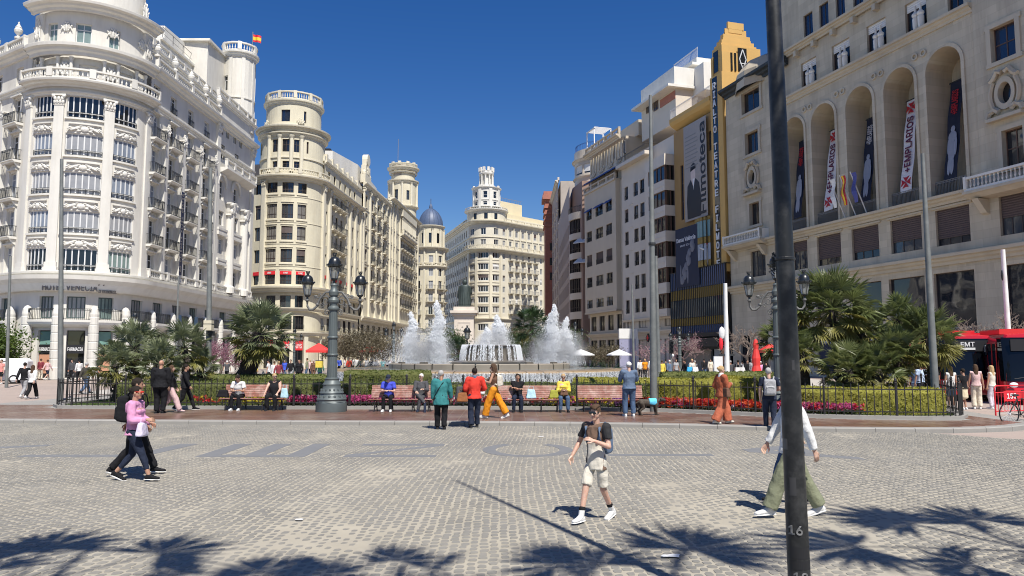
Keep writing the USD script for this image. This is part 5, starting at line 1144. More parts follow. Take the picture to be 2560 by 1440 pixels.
 def printed(name,lab,r,col,d):
  h = rect(F,*r,d); b = thing(name,lab,'banner'); m = MB(); fbox(m,F,h[0],h[1],h[2],h[3],d,d + .04); put(b,'cloth',m,M[col]); return b,h
 b,h = printed('dance_banner','dark banner lettered Dansa Valencia over the theatre entrance',(1690,1748,566,716),'banner_navy',.75)
 t = MB(); text_on(t,F,'Dansa València',h[0] + .35,h[1] - .7,h[3] - 1.75,.795,.5); text_on(t,F,'abril 13-21',h[0] + 1.2,h[1] - 1.2,h[3] - 2.4,.795,.25,bold=False); put(b,'lettering',t,M['pale_letters']); t = MB(); w = h[1] - h[0]
 for k in range(9): s = k / 8; t.ell(F.P(h[0] + w * (.3 + .45 * s + .06 * math.sin(k * 2)),h[2] + (h[3] - h[2]) * (.12 + .58 * s),.8),(.1 + .02 * (k % 3),.45,.62),1,R=np.stack([N,T,[0,0,1]],1) @ rotx(-.5))
 for k in range(2): t.ell(F.P(h[0] + w * (.22 + .3 * k),h[2] + 1.6,.8),(.05,.2,1.3),1,R=np.stack([N,T,[0,0,1]],1))
 put(b,'printed_dancer',t,M['banner_grey_dark'])
 b,h = printed('film_banner','tall pale banner with a dark suited figure and vertical black film lettering',(1711,1768,302,548),'poster_beige',.1)
 w,H_ = h[1] - h[0],h[3] - h[2]; t = MB(); v,f = letters('Filmoteca',1.35,.02); v = v - [v[:,0].min(),0,0]; v[:,0] *= H_ * .92 / v[:,0].max()
 t.add(F.P(h[1] - .35,h[2] + .4,.145) + np.outer(v[:,0],[0,0,1]) + np.outer(-v[:,1],T) + np.outer(v[:,2],N),f); put(b,'lettering',t,M['black_paint'])
 t = MB(); q = lambda x,y,dd=.145: F.P(h[0] + w * x,h[2] + H_ * y,dd)
 poly = lambda pts,mt,nm,dd=.145: put(b,nm,MB().add([q(x,y,dd) for x,y in pts],[[0,i,i + 1] for i in range(1,len(pts) - 1)]),M[mt])
 poly([(.12,.02),(.72,.02),(.74,.2),(.66,.36),(.5,.42),(.3,.42),(.14,.36),(.1,.2)],'black_paint','printed_suit'); poly([(.3,.42),(.4,.34),(.5,.42),(.5,.5),(.46,.54),(.34,.54),(.3,.5)],'poster_skin','printed_face',.148); poly([(.27,.5),(.3,.56),(.42,.585),(.52,.56),(.52,.52),(.44,.545),(.34,.53)],'black_paint','printed_hair',.151); poly([(.38,.42),(.42,.3),(.46,.42)],'white_paint','printed_shirt',.151)
 t = MB()
 for k in range(9): fbox(t,F,h[0] + w * .07,h[0] + w * (.55 + .12 * ((k * 7) % 3) / 3),h[3] - 1.6 - k * .5,h[3] - 1.48 - k * .5,.14,.155)
 put(b,'printed_line',t,M['grey_letters'])
 m = MB(); wall(m,F,0,L,0,zc - .5,[(.6,L - 4.2,.05,zc - 2.0),(L - 3.8,L - .8,.05,zc - 2.0)],.2,1.2); put(B,'ground_floor_wall',m,M['dark_cornice'])
 window(B,F,(.6,L - 4.2,.05,zc - 2.0),cols=5,frame='black_paint',pane=('glass_dark',),d=.2,rec=1.1,name='entrance_doors'); window(B,F,(L - 3.8,L - .8,.05,zc - 2.0),cols=1,frame='black_paint',pane=('glass_grey',),d=.2,rec=.4,name='shop_window')
 for a,b_,c in ((L - 3.5,L - 2.2,'panel_pale'),(L - 1.9,L - 1.0,'salmon_panel')): m = MB(); fbox(m,F,a,b_,1.0,3.4,.12,.16); put(B,'display_poster',m,M[c])
 m = MB(); fbox(m,F,1.5,L - .4,zc - 1.7,zc - .7,.22,1.6); put(B,'canopy',m,M['black_paint'])
 p = F.P(F.u(1776,690),zb + 1.0,.45); S = thing('ledge_statue','white sculpted figure standing on the theatre ledge beside glass bay','statue',tuple(p)); t = m3.Manifold()
 for a,ra,c,rc in (((-.15,0,.1),.12,(-.12,0,1.2),.2),((.15,0,.1),.12,(.12,0,1.2),.2),((0,0,1.15),.26,(0,0,2.0),.3),((-.25,0,2.05),.12,(-.75,.1,2.25),.09),((.25,0,2.05),.12,(.5,.2,2.3),.09),((0,0,2.2),.11,(0,0,2.55),.2)): t += m3.Manifold.batch_hull([m3.Manifold.sphere(ra,12).translate(a),m3.Manifold.sphere(rc,12).translate(c)])
 put(S,'body',t,M['white_paint'],50); m = MB().lathe([(0,0),(.35,0),(.35,.12),(0,.12)],(0,0,0),12); put(S,'base',m,M['dark_cornice']); m = MB().ell((0,-.05,2.72),(.2,.2,.12),1); put(S,'hat',m,M['red_sign'])
plain('steel_letters',(.62,.64,.66),.35); plain('panel_blue',(.05,.075,.14),.12,spec=.7); plain('panel_gold',(.2,.13,.03),.2,spec=.6); plain('panel_pale',(.26,.3,.36),.15); plain('panel_cyan',(.13,.24,.26),.12); glassmat('panel_glass',(.12,.15,.16)); plain('poster_beige',(.3,.265,.235)); plain('poster_skin',(.55,.45,.4)); plain('banner_grey_dark',(.14,.15,.19)); plain_('salmon_panel',(.52,.27,.17))
cinema()
def white_block():
 F = RF(111.6,96.7); B = thing('stepped_white_building','off white apartment building with stepped roof terraces and a corner window bay','building'); L = F.L; ub = F.u(1632,650)
 ys = [(494,522),(549,578),(612,645),(676,708),(742,774)]; rz = [(F.z(1655,b),F.z(1655,a)) for a,b in ys]; dz = (rz[0][0] - rz[-1][0]) / 4; zt = rz[0][1] + dz * 2.35; zb = F.z(1620,796)
 rows = [(rz[-1][0] + dz * k,rz[-1][0] + dz * k + 2.0) for k in range(7)]
 hs = []
 for j,(a,b) in enumerate(rows):
  for x in ((1563,1572),(1586,1597),(1602,1613)): 
   if j < 6: hs.append((F.u(x[0],620),F.u(x[1],620),a,b,'w'))
 m = MB(); wall(m,F,0,ub,zb,zt,[h[:4] for h in hs]); put(B,'wall',m,M['offwhite_stone'])
 for h in hs: window(B,F,h[:4],cols=2,frame='dark_frame',pane=('glass_dark','glass_grey'),shut=('brown_shutter',.25) if _rw.random() < .2 else None); r = MB(); railing(r,F,h[0],h[1],h[2],.7,-.04,.25,ret=False); put(B,'window_rail',r,M['iron'])
 uc0,uc1 = ub,L - .25; m = MB(); zz = zb
 for j,(a,b) in enumerate(rows[:6]): fbox(m,F,uc0,uc1,zz,a - .02,-.8,1.0); fbox(m,F,uc0,uc0 + .9,a - .02,b,-.8,.98); zz = b
 fbox(m,F,uc0,uc1,zz,zz + 1.5,-.8,1.0)
 for j,(a,b) in enumerate(rows[:6]): fbox(m,F,uc0 + .9,uc1 - .3,a - .8,a - .7,.9,1.04)
 put(B,'bay_band',m,M['offwhite_stone'])
 for j,(a,b) in enumerate(rows[:6]):
  g = MB(); fbox(g,F,uc0 + .9,uc1 - .12,a,b - .02,-.6,.82); w = put(B,'bay_window',g,M['glass_dark']); m = MB()
  for k in range(5): u = uc0 + .95 + (uc1 - uc0 - 1.1) * k / 4; fbox(m,F,u - .07,u + .07,a,b - .02,.8,.92)
  for q in (.7,0.1,-.5): fbox(m,F,uc1 - .16,uc1 - .04,a,b - .02,q - .07,q + .07)
  fbox(m,F,uc0 + .9,uc1 - .05,a - .02,a + .1,.78,.9); fbox(m,F,uc0 + .9,uc1 - .05,b - .14,b - .02,.78,.9); put(w,'frame',m,M['brown_frame'])
 m = MB(); block(m,[tuple(F.P(0,0,-.5)[:2]),tuple(F.P(L,0,-.5)[:2]),tuple(F.P(L,0,-12)[:2]),tuple(F.P(0,0,-12)[:2])],0,zt); put(B,'roof',m,M['offwhite_stone'])
 g = [(L * (k + .15) / 4,L * (k + .85) / 4,5.9,8.1) for k in range(4)] + [(L * (k + .1) / 4,L * (k + .9) / 4,.1,4.2) for k in range(4)]
 m = MB(); wall(m,F,0,L,0,zb,g,-.3); put(B,'ground_floor_wall',m,M['offwhite_stone'])
 for h in g: window(B,F,h,cols=3,frame='dark_frame',pane=('glass_dark',),d=-.3,name='shop_window' if h[2] < 1 else 'window')
 for u_ in (2.2,8.5): m = MB(); m.lathe([(0,-.08),(.62,-.08),(.62,.08),(0,.08)],F.P(u_,4.4,.3),4,R=np.stack([F.T(1),[0,0,1],F.N(1)],1)); b = put(B,'red_cross_sign',m,M['black_paint']); t = MB(); fbox(t,F,u_ - .12,u_ + .12,4.05,4.75,.39,.41); fbox(t,F,u_ - .33,u_ + .33,4.29,4.51,.392,.412); put(b,'cross',t,M['red_sign'])
 m = MB(); cornice(m,F,0,L,zb + .1,.35,.25); cornice(m,F,0,L,5.4,.5,.5); fbox(m,F,0,ub,zt - dz * .35,zt - dz * .2,-.02,1.0)
 for k in range(6):
  z = rows[k][0]
  for x in (1579,1620): u = F.u(x,620); fbox(m,F,u - .6,u + .6,z - 1.0,z - .9,-.02,.05)
 put(B,'cornice',m,M['offwhite_stone'])
 r = MB(); railing(r,F,.5,ub,zt - dz * .2,.95,.9,.3,ret=True); put(B,'terrace_rail',r,M['iron'])
 def tier(x0,x1,y0,y1,d,back,mt='white_trim',slab=None):
  h = rect(F,x0,x1,y0,y1,d); m = MB(); fbox(m,F,h[0],h[1],h[2],h[3],d - back,d); put(B,'roof_terrace',m,M[mt])
  if slab: m = MB(); fbox(m,F,h[0] - slab,h[1] + slab * .2,h[2] - .35,h[2],d - back,d + slab); put(B,'roof_slab',m,M['white_trim'])
  return h
 h1 = tier(1604,1690,244,330,-2.2,8,'offwhite_stone'); h2 = tier(1602,1686,196,240,-1.8,7,'white_trim',1.1); h3 = tier(1690,1760,178,245,-5.0,5,'white_trim'); h4 = tier(1682,1742,164,178,-6,5,'white_trim',.8)
 r = MB(); railing(r,F,h4[0],h4[1],h4[3],1.5,-6.2,.3,.04,ret=False); put(B,'terrace_rail',r,M['white_frame'])
 h = rect(F,1650,1688,238,258,-2.15); m = MB(); fbox(m,F,h[0],h[1],h[2],h[3],-2.3,-2.12); put(B,'brick_panel',m,M['red_brick'])
 for x0,x1,y0,y1 in ((1617,1632,254,280),(1635,1646,250,276)): g = rect(F,x0,x1,y0,y1,-2.2); window(B,F,g,cols=2,frame='brown_frame',pane=('glass_dark',),d=-2.0,rec=.15)
white_block()
def beige_block():
 F = RF(124.8,111.8); B = thing('beige_apartment_building','beige apartment building with blue awnings and a shuttered flat front','building'); L = F.L
 ys = [(512,539),(569,596),(630,660),(688,714),(745,768)]; cx = [(1474,1487),(1497,1515),(1523,1538)]
 rz = [(F.z(1506,b),F.z(1506,a)) for a,b in ys]; zb = F.z(1500,783); zt = F.z(1506,470); z2 = F.z(1525,355)
 hs = []
 for j,(a,b) in enumerate(rz):
  for i,(x0,x1) in enumerate(cx): hs.append((F.u(x0,620),F.u(x1,620),a,b,j))
 top = [(F.u(x,430) - .7,F.u(x,430) + .7,rz[0][1] + 2.0,rz[0][1] + 4.6) for x in (1480,1506,1531,1552)]; tw = [(F.u(x,380) - .5,F.u(x,380) + .5,top[0][3] + 2.2,top[0][3] + 4.2) for x in (1502,1525,1551)]
 m = MB(); wall(m,F,0,L - 1.0,zb,zt,[h[:4] for h in hs],.5,.3); wall(m,F,0,L,zt,z2,top + tw,-.6); m.add([F.P(L - 1,zb,-.3),F.P(L - 1,zb,.5),F.P(L - 1,zt,.5),F.P(L - 1,zt,-.3)],[[0,1,2,3]]); wall(m,F,L - 1,L,0,zt,(),-.3); put(B,'wall',m,M['beige_stone'])
 for h in hs:
  window(B,F,h[:4],cols=2,frame='white_frame' if h[4] == 4 else 'dark_frame',pane=('glass_dark','glass_grey'),d=.5,shut=('brown_shutter',1.0) if h[4] == 2 else None,rec=.25)
  r = MB(); railing(r,F,h[0],h[1],h[2],.8,.5,.2,ret=False); put(B,'window_rail',r,M['iron'])
  if h[4] == 0: m = MB(); sweep(m,F,h[0] - .1,h[1] + .1,[(.45,h[3] + .1),(1.0,h[3] - .35),(1.0,h[3] - .5),(.45,h[3])]); put(B,'awning',m,M['awning_blue'])
 for h in top: window(B,F,h,cols=2,frame='dark_frame',pane=('glass_dark',),d=-.6)
 for h in tw: window(B,F,h,cols=2,frame='white_frame',pane=('glass_blue',),d=-.6)
 m = MB(); sweep(m,F,.2,L + 1.2,[(-.6,top[0][3] + .8),(.7,top[0][3] + .1),(.7,top[0][3] - .1),(-.6,top[0][3] + .5)]); put(B,'long_awning',m,M['awning_blue'])
 m = MB(); fbox(m,F,0,L - 1,zb - .003,zb + .25,-.3,.62); fbox(m,F,0,L - 1,zt,zt + .25,-.6,.7); balustrade(m,F,0,L - 1,zt + .25,.9,.6,post=3.2,step=.5); cornice(m,F,0,L,z2 + .2,.7,.8); balustrade(m,F,0,L,z2 + .2,1.1,.3,post=2.6,step=.5)
 for k in range(12): u = L * (k + .5) / 12; fbox(m,F,u - .12,u + .12,top[0][3] + 1.6,z2 - .6,-.62,-.45)
 put(B,'cornice',m,M['beige_stone'])
 for k in range(4): relief((B,'carved_relief','beige_stone'),F,L * (k + .5) / 4,top[0][3] + 1.5,2,1.1,-.5)
 m = MB(); block(m,[tuple(F.P(0,0,-.9)[:2]),tuple(F.P(L,0,-.9)[:2]),tuple(F.P(L,0,-13)[:2]),tuple(F.P(0,0,-13)[:2])],0,z2); block(m,[tuple(F.P(1.5,0,-2.6)[:2]),tuple(F.P(L + 1,0,-2.6)[:2]),tuple(F.P(L + 1,0,-11)[:2]),tuple(F.P(1.5,0,-11)[:2])],z2,F.z(1545,303)); put(B,'roof_storey',m,M['beige_stone'])
 m = MB(); c = F.P(1.2,z2 + .2,-1.2)
 for k in range(7): p_ = F.P(.2 + k * .55,z2 + 4.3,0); m.bar(p_,p_ - F.N(1) * 3,.12)
 for u in (.2,3.4): 
  for dd in (0,-3): m.bar(F.P(u,z2,dd),F.P(u,z2 + 4.3,dd),.18)
 m.bar(F.P(.1,z2 + 4.2,0),F.P(3.6,z2 + 4.2,0),.2); put(B,'roof_pergola',m,M['white_frame'])
 g = [(L * (k + .18) / 4,L * (k + .82) / 4,5.9,8.3) for k in range(4)] + [(L * (k + .1) / 4,L * (k + .9) / 4,.1,4.4) for k in range(4)]
 m = MB(); wall(m,F,0,L,0,zb,g,-.3); cornice(m,F,0,L,5.4,.5,.4); put(B,'ground_floor_wall',m,M['beige_stone'])
 for h in g: window(B,F,h,cols=2,frame='dark_frame',pane=('glass_dark',),d=-.3,name='shop_window' if h[2] < 1 else 'window')
plain('awning_blue',(.02,.06,.22),.8); beige_block()
def banded_block():
 C,R = (16.2,135.0),5.6; a0,a1 = math.radians(-176),math.radians(-100); q = lambda a: (C[0] + R * math.cos(a),C[1] + R * math.sin(a))
 F = Front(('line',(10.9,172),q(a0)),('arc',C,R,a0,a1),('line',q(a1),(17.0,128.5))); B = thing('banded_round_building','brown building with a rounded corner of alternating pale bands and dark glazing','building'); uA,uB,L = F.segs[0][1],F.segs[1][1],F.L
 px = 1435; bands = [(F.z(px,b),F.z(px,a)) for a,b in ((549,584),(599,633),(648,682),(697,733),(749,780),(798,832))]; zt = F.z(px,540); ztop = F.z(1448,395)
 m = MB(); prev = F.z(px,850)
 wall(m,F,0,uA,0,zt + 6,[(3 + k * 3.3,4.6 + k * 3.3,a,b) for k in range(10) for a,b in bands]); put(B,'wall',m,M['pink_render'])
 for k in range(10):
  for a,b in bands: window(B,F,(3 + k * 3.3,4.6 + k * 3.3,a,b),cols=2,frame='dark_frame',pane=('glass_dark',),th=.12)
 m = MB(); z = 4.2
 for a,b in bands[::-1]: fbox(m,F,uA,L,z,a,-.6,.12); z = b
 fbox(m,F,uA,L,z,zt + .6,-.6,.2); put(B,'pale_band',m,M['offwhite_stone'])
 for a,b in bands:
  g = MB(); fbox(g,F,uA,L,a,b,-.6,-.25); w = put(B,'band_window',g,M['glass_dark']); m = MB()
  for k in range(15): u = uA + (L - uA) * k / 14; fbox(m,F,u - .09,u + .09,a,b,-.3,-.12)
  fbox(m,F,uA,L,a + .7,a + .8,-.3,-.15); put(w,'frame',m,M['dark_frame'])
 for k in (1,2): m = MB(); a,b = bands[k]; sweep(m,F,uA + 3.5,L - .5,[(-.05,b + .1),(1.3,b - .9),(1.3,b - 1.05),(-.05,b)]); put(B,'awning',m,M['white_shutter'])
 r = MB(); railing(r,F,uA - 1,L,zt + .6,1.1,.1,.4,.05); put(B,'roof_rail',r,M['iron'])
 C2 = (16.9,135.6); D = Front(('arc',C2,5.2,math.radians(-200),math.radians(-60))); h1 = [(D.u(x0,470),D.u(x1,470),F.z(px,532 + 0),F.z(px,505)) for x0,x1 in ((1424,1430),(1440,1452),(1458,1466))]; h2 = [(D.u(x0,460),D.u(x1,460),F.z(px,488),F.z(px,458)) for x0,x1 in ((1428,1434),(1441,1453),(1461,1472))]; h3 = [(D.u(x0,420),D.u(x1,420),F.z(px,434),F.z(px,411)) for x0,x1 in ((1427,1436),(1439,1455),(1459,1478))]
 m = MB(); wall(m,D,0,D.L,zt + .6,ztop,h1 + h2 + h3); put(B,'upper_wall',m,M['offwhite_stone'])
 for h in h1 + h2: window(B,D,h,cols=2,frame='dark_frame',pane=('glass_dark','glass_grey'))
 for h in h3: window(B,D,h,cols=1,frame='white_frame',pane=('glass_grey',),shut=('white_shutter',.8))
 m = MB(); cornice(m,D,0,D.L,ztop + .3,.5,.5); fbox(m,D,0,D.L,ztop + .3,ztop + 1.9,-.5,.05); cornice(m,D,0,D.L,F.z(px,440),.3,.3); put(B,'cornice',m,M['offwhite_stone'])
 m = MB()
 for h in h1: fbox(m,D,h[0] - .9,h[0] - .05,h[2] - .2,h[3] + .6,-.02,.04)
 for z0,z1 in ((F.z(px,504),F.z(px,490)),): fbox(m,D,0,D.L,z0,z1,-.02,.03)
 put(B,'brown_panel',m,M['brown_render'])
 r = MB(); railing(r,D,0,D.L,ztop + 1.9,1.2,-.2,.5,.06,ret=False); put(B,'roof_rail',r,M['awning_blue'])
 m = MB().lathe([(4.6,0),(4.6,ztop + 1.8),(0,ztop + 1.85)],(*C2,0),20); block(m,[(11.8,172),(11.3,136),(12.5,130),(22,130),(26,172)],0,zt + 5.9); put(B,'roof',m,M['brown_render'])
 g = MB(); fbox(g,F,uA,L,0.1,4.2,-.6,-.3); put(B,'shop_window',g,M['glass_dark']); m = MB(); 
 for k in range(6): u = uA + (L - uA) * k / 5; fbox(m,F,u - .25,u + .25,0,4.2,-.5,.1)
 put(B,'shop_pier',m,M['offwhite_stone'])
 fl = [6 + 3.4 * k for k in range(10)]
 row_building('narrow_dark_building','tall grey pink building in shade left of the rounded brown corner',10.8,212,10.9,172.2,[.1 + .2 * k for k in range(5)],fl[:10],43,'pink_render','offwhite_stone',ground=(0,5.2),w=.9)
 T = thing('brick_tower','red brick corner turret rising over the shaded street front','tower'); m = MB(); x,y = 10.8,200.0
 m.box(x - 1.8,x + 5,y - 1.8,y + 5,0,44); put(T,'shaft',m,M['red_brick']); m = MB()
 for k,z in enumerate((36.5,38.2,39.9,41.6)): m.box(x - 2.1,x + 5.3,y - 2.1,y + 5.3,z,z + .7)
 m.box(x - 2.5,x + 5.6,y - 2.5,y + 5.6,44,45.2); m.box(x - 2.2,x + 5.2,y - 2.2,y + 5.2,45.2,46.2); put(T,'brick_course',m,M['red_brick'])
 for zz in (30,26,22): m = MB(); m.box(x - .6,x + .6,y - 1.9,y - 1.75,zz,zz + 2); put(T,'window',m,M['glass_dark'])
banded_block()
# ---------------------------------------------------------------- fountain
mat('wet_stone',(0.13,0.115,0.095),0.25,0.25,1.5,dirt=(.05,.045,.04),dirt_amt=.6,bump=.3,bscale=8); mat('rim_stone',(0.36,0.26,0.15),0.3,0.2,1,island=.2,dirt=(.18,.13,.08),dirt_amt=.5,bump=.15,bscale=10)
mat('ring_stone',(0.38,0.33,0.26),0.5,0.15,1,island=.4,bump=.15,bscale=10)
M['pool_water'] = usdkit.material(stage,'/World/Looks/pool_water',{'g': ('geometry',{}),'n': ('noise_texture',{'scale': 2.2,'detail': 4}),'b': ('bump',{'strength': .8,'distance': .05}),'p': ('principled_bsdf',{'base_color': (.22,.25,.25),'roughness': .08,'specular_ior_level': .6})},[('g.position','n.vector'),('n.fac','b.height'),('b.normal','p.normal')],surface='p.BSDF')
M['spray'] = usdkit.material(stage,'/World/Looks/spray',{'d': ('diffuse_bsdf',{'color': (.93,.94,.95)}),'t': ('translucent_bsdf',{'color': (.93,.94,.95)}),'m': ('mix_closure',{'fac': .45})},[('d.BSDF','m.closure1'),('t.BSDF','m.closure2')],surface='m.closure')
M['falling_water'] = usdkit.material(stage,'/World/Looks/falling_water',{'g': ('geometry',{}),'mp': ('mapping',{'scale': (9,9,.9)}),'n': ('noise_texture',{'scale': 1.0,'detail': 6,'roughness': .75}),'r': ('map_range',{'from_min': .42,'from_max': .68,'to_min': .0,'to_max': .5,'clamp': True}),
 'd': ('principled_bsdf',{'base_color': (.8,.83,.86),'roughness': .25}),'t': ('transparent_bsdf',{}),'m': ('mix_closure',{})},[('g.position','mp.vector'),('mp.vector','n.vector'),('n.fac','r.value'),('r.result','m.fac'),('t.BSDF','m.closure1'),('d.BSDF','m.closure2')],surface='m.closure')
FC = np.array([-2.16,50.0,0.0])
def drops(P,r,seed,tall=1.7):
 """small tumbling drops as four-sided grains at the points P"""
 rg = np.random.default_rng(seed); n = len(P); T = np.array([[1,1,1],[1,-1,-1],[-1,1,-1],[-1,-1,1]]) / 1.2
 q = rg.normal(size=(n,4)); q /= np.linalg.norm(q,axis=1,keepdims=True); w,x,y,z = q.T
 R = np.stack([1 - 2 * (y * y + z * z),2 * (x * y - z * w),2 * (x * z + y * w),2 * (x * y + z * w),1 - 2 * (x * x + z * z),2 * (y * z - x * w),2 * (x * z - y * w),2 * (y * z + x * w),1 - 2 * (x * x + y * y)],1).reshape(n,3,3)
 V = np.einsum('nij,kj->nki',R,T) * np.asarray(r)[:,None,None]; V[:,:,2] *= tall; V += P[:,None]
 f = np.array([[0,1,2],[0,3,1],[0,2,3],[1,3,2]]); return MB().add(V.reshape(-1,3),(f[None] + 4 * np.arange(n)[:,None,None]).reshape(-1,3))
def fountain():
 B = thing('fountain','large round stone fountain with low cascade wall behind the hedge','fountain',FC); R = 9.6
 m = MB().lathe([(R - .25,0),(R - .12,.5),(R - .15,1.0),(R - .6,1.02)],(0,0,0),96); put(B,'basin_wall',m,M['wet_stone'],40)
 n = 60
 for i in range(n):
  a0,a1 = 2 * PI * i / n + .002,2 * PI * (i + 1) / n - .002; m = MB().lathe([(R - .9,.98),(R + .02,1.0),(R + .06,1.08),(R - .02,1.17),(R - .25,1.2),(R - .9,1.24),(R - .9,.98)],(0,0,0),3,a0,a1); put(B,'rim_stone',m,M['rim_stone'])
 m = MB().lathe([(0,1.22),(3,1.225),(6,1.222),(R - .55,1.225)],(0,0,0),64); put(B,'water_surface',m,M['pool_water'],True)
 m = MB()
 for k,rr in enumerate((R + .08,R + .13)): m.lathe([(rr - .06,1.12),(rr,1.05),(rr + .04,.7),(rr + .06,.3),(rr + .1,.05)],(0,0,0),120)
 put(B,'falling_water_sheet',m,M['falling_water'],60)
 rg = np.random.default_rng(4); N = 8000; a = rg.uniform(-PI,0,N); z = 1.1 - 1.0 * rg.random(N) ** .8; P = np.column_stack([(R + .1 + .1 * rg.random(N)) * np.cos(a),(R + .1 + .1 * rg.random(N)) * np.sin(a),z]); p = put(B,'cascade_spray',drops(P,rg.uniform(.006,.016,N),1),M['spray']); tag(p,kind='stuff')
 for i in range(28):
  a0,a1 = 2 * PI * i / 28 + .006,2 * PI * (i + 1) / 28 - .006; m = MB().lathe([(5.5,1.2),(6.05,1.2),(6.05,1.5),(5.98,1.56),(5.5,1.56),(5.5,1.2)],(0,0,0),4,a0,a1); put(B,'ring_stone',m,M['ring_stone'])
 m = MB().lathe([(0,1.46),(5.6,1.46)],(0,0,0),48); put(B,'inner_water',m,M['pool_water'])
 m = MB().lathe([(0,1.4),(2.6,1.45),(2.7,1.62),(2.5,1.7),(1.9,1.75),(1.7,2.3),(1.75,2.6),(1.84,2.68),(1.7,2.74),(0,2.74)],(.75,0,0),40); put(B,'raised_bowl',m,M['wet_stone'],40)
 m = MB().lathe([(12.0,0),(12.0,.46),(11.7,.5),(11.45,.5),(11.4,.1)],(0,0,0),80); put(B,'pool_kerb',m,M['ring_stone'],40); m = MB().lathe([(9,.3),(11.45,.3)],(0,0,0),64); put(B,'lower_water',m,M['pool_water'])
 for i in range(8):
  a = -PI * (i + .5) / 8; m = MB().box(-.25,.25,-.12,.12,1.56,1.66,R=rotz(a + PI / 2),t=(5.75 * math.cos(a),5.75 * math.sin(a),0)); put(B,'spout_block',m,M['wet_stone'])
fountain()
def jet(x,y,top,w,seed,label,base=1.5,mist=1.6):
 rg = np.random.default_rng(seed); T = thing('water_jet',label,'water jet',(x,y,0)); H = top - base
 n = 15000; t = rg.random(n) ** .8; z = base + H * t; lump = 1 + .14 * np.sin(z * 6 + seed) + .12 * np.sin(z * 14 + 2 * seed); env = (w * .62 * np.sqrt(np.clip(1.02 - t ** 2.4,0,1)) * (.5 + .6 * (1 - t)) + .03) * lump; g = rg.normal(size=(n,2)) * .42
 P = np.column_stack([g[:,0] * env + .1 * np.sin(z * 3 + seed) * (t > .3),g[:,1] * env,z + rg.normal(0,.05,n)])
 put(T,'jet_column',drops(P,rg.uniform(.008,.025,n),seed),M['spray']); tag(stage.GetPrimAtPath(T + '/jet_column').GetPath(),kind='stuff')
 n = 17000; t = rg.random(n) ** 1.9; z = base + H * .72 * t; r = np.clip(np.abs(rg.normal(size=n)),0,1.9) * (w * .45 + mist * (1 - t) ** 1.3 * .5); a = rg.uniform(0,2 * PI,n)
 P = np.column_stack([r * np.cos(a) - .25 * mist * (1 - t) * r,r * np.sin(a),z + rg.normal(0,.08,n)])
 put(T,'falling_spray',drops(P,rg.uniform(.004,.0095,n),seed + 50),M['spray']); tag(T + '/falling_spray',kind='stuff')
for x,y,top,w,sd,lab,ms in ((-4.95,49.5,5.65,.95,1,'tallest white water jet left of the statue pedestal',1.7),(-6.75,49.8,4.9,.8,2,'leftmost water jet of the fountain, shorter, beside the tallest jet',1.7),(-.95,51.0,4.75,1.0,3,'water jet rising from the raised bowl right of the pedestal',.8),(-1.75,50.6,3.9,.6,4,'small thin water jet of the raised bowl nearest the pedestal',.8),(2.75,49.6,5.4,1.0,5,'tall white water jet on the right side of the fountain',1.8),(3.65,49.9,4.55,.75,6,'rightmost water jet of the fountain, slimmer',1.6)): jet(x,y,top,w,sd,lab,2.6 if sd in (3,4) else 1.5,ms)
def curtain():
 rg = np.random.default_rng(9); T = thing('water_curtain','curtain of thin streams falling round the raised bowl of the fountain','water curtain',(FC[0] + .75,FC[1],0)); m = MB()
 n = 12000; k = rg.integers(0,140,n); a = rg.uniform(0,2 * PI,140)[k] + rg.normal(0,.015,n); z = 1.5 + 1.25 * rg.random(n); r = 1.9 + .25 * np.sqrt((2.75 - z) / 1.25) + rg.normal(0,.015,n)
 put(T,'stream',drops(np.column_stack([r * np.cos(a),r * np.sin(a),z]),rg.uniform(.006,.013,n),3,5.0),M['spray']); tag(T + '/stream',kind='stuff')
curtain()
M['mist'] = usdkit.material(stage,'/World/Looks/mist',{'t': ('texture_coordinate',{}),'g': ('gradient_texture',{'gradient_type': 'quadratic_sphere'}),'n': ('noise_texture',{'scale': 3.0,'detail': 4,'roughness': .6}),'r': ('map_range',{'from_min': .3,'from_max': .7,'to_min': .1,'to_max': 1.6,'clamp': True}),'m': ('math',{'math_type': 'multiply'}),'k': ('math',{'math_type': 'multiply','value2': 3.6}),'v': ('principled_volume',{'color': (.99,.99,.99),'anisotropy': 0.0})},
 [('t.object','g.vector'),('t.object','n.vector'),('n.fac','r.value'),('g.fac','m.value1'),('r.result','m.value2'),('m.value','k.value1'),('k.value','v.density')],volume='v.volume')
for c,r,lab in (((-5.8,49.6,2.2),(2.3,1.4,2.0),'fine white mist round the two left jets'),((3.1,49.7,2.2),(2.4,1.4,2.0),'fine white mist round the two right jets'),((-1.3,50.8,3.0),(1.5,1.2,1.3),'fine white mist over the raised bowl')):
 T = numbered('/World','mist'); m = usdkit.mesh(stage,T,(np.array(_ico[2].vertices),np.array(_ico[2].faces)),M['mist']); m.AddTranslateOp().Set(Gf.Vec3d(*c)); m.AddScaleOp().Set(Gf.Vec3f(*r)); tag(T,lab,'mist',kind='stuff')
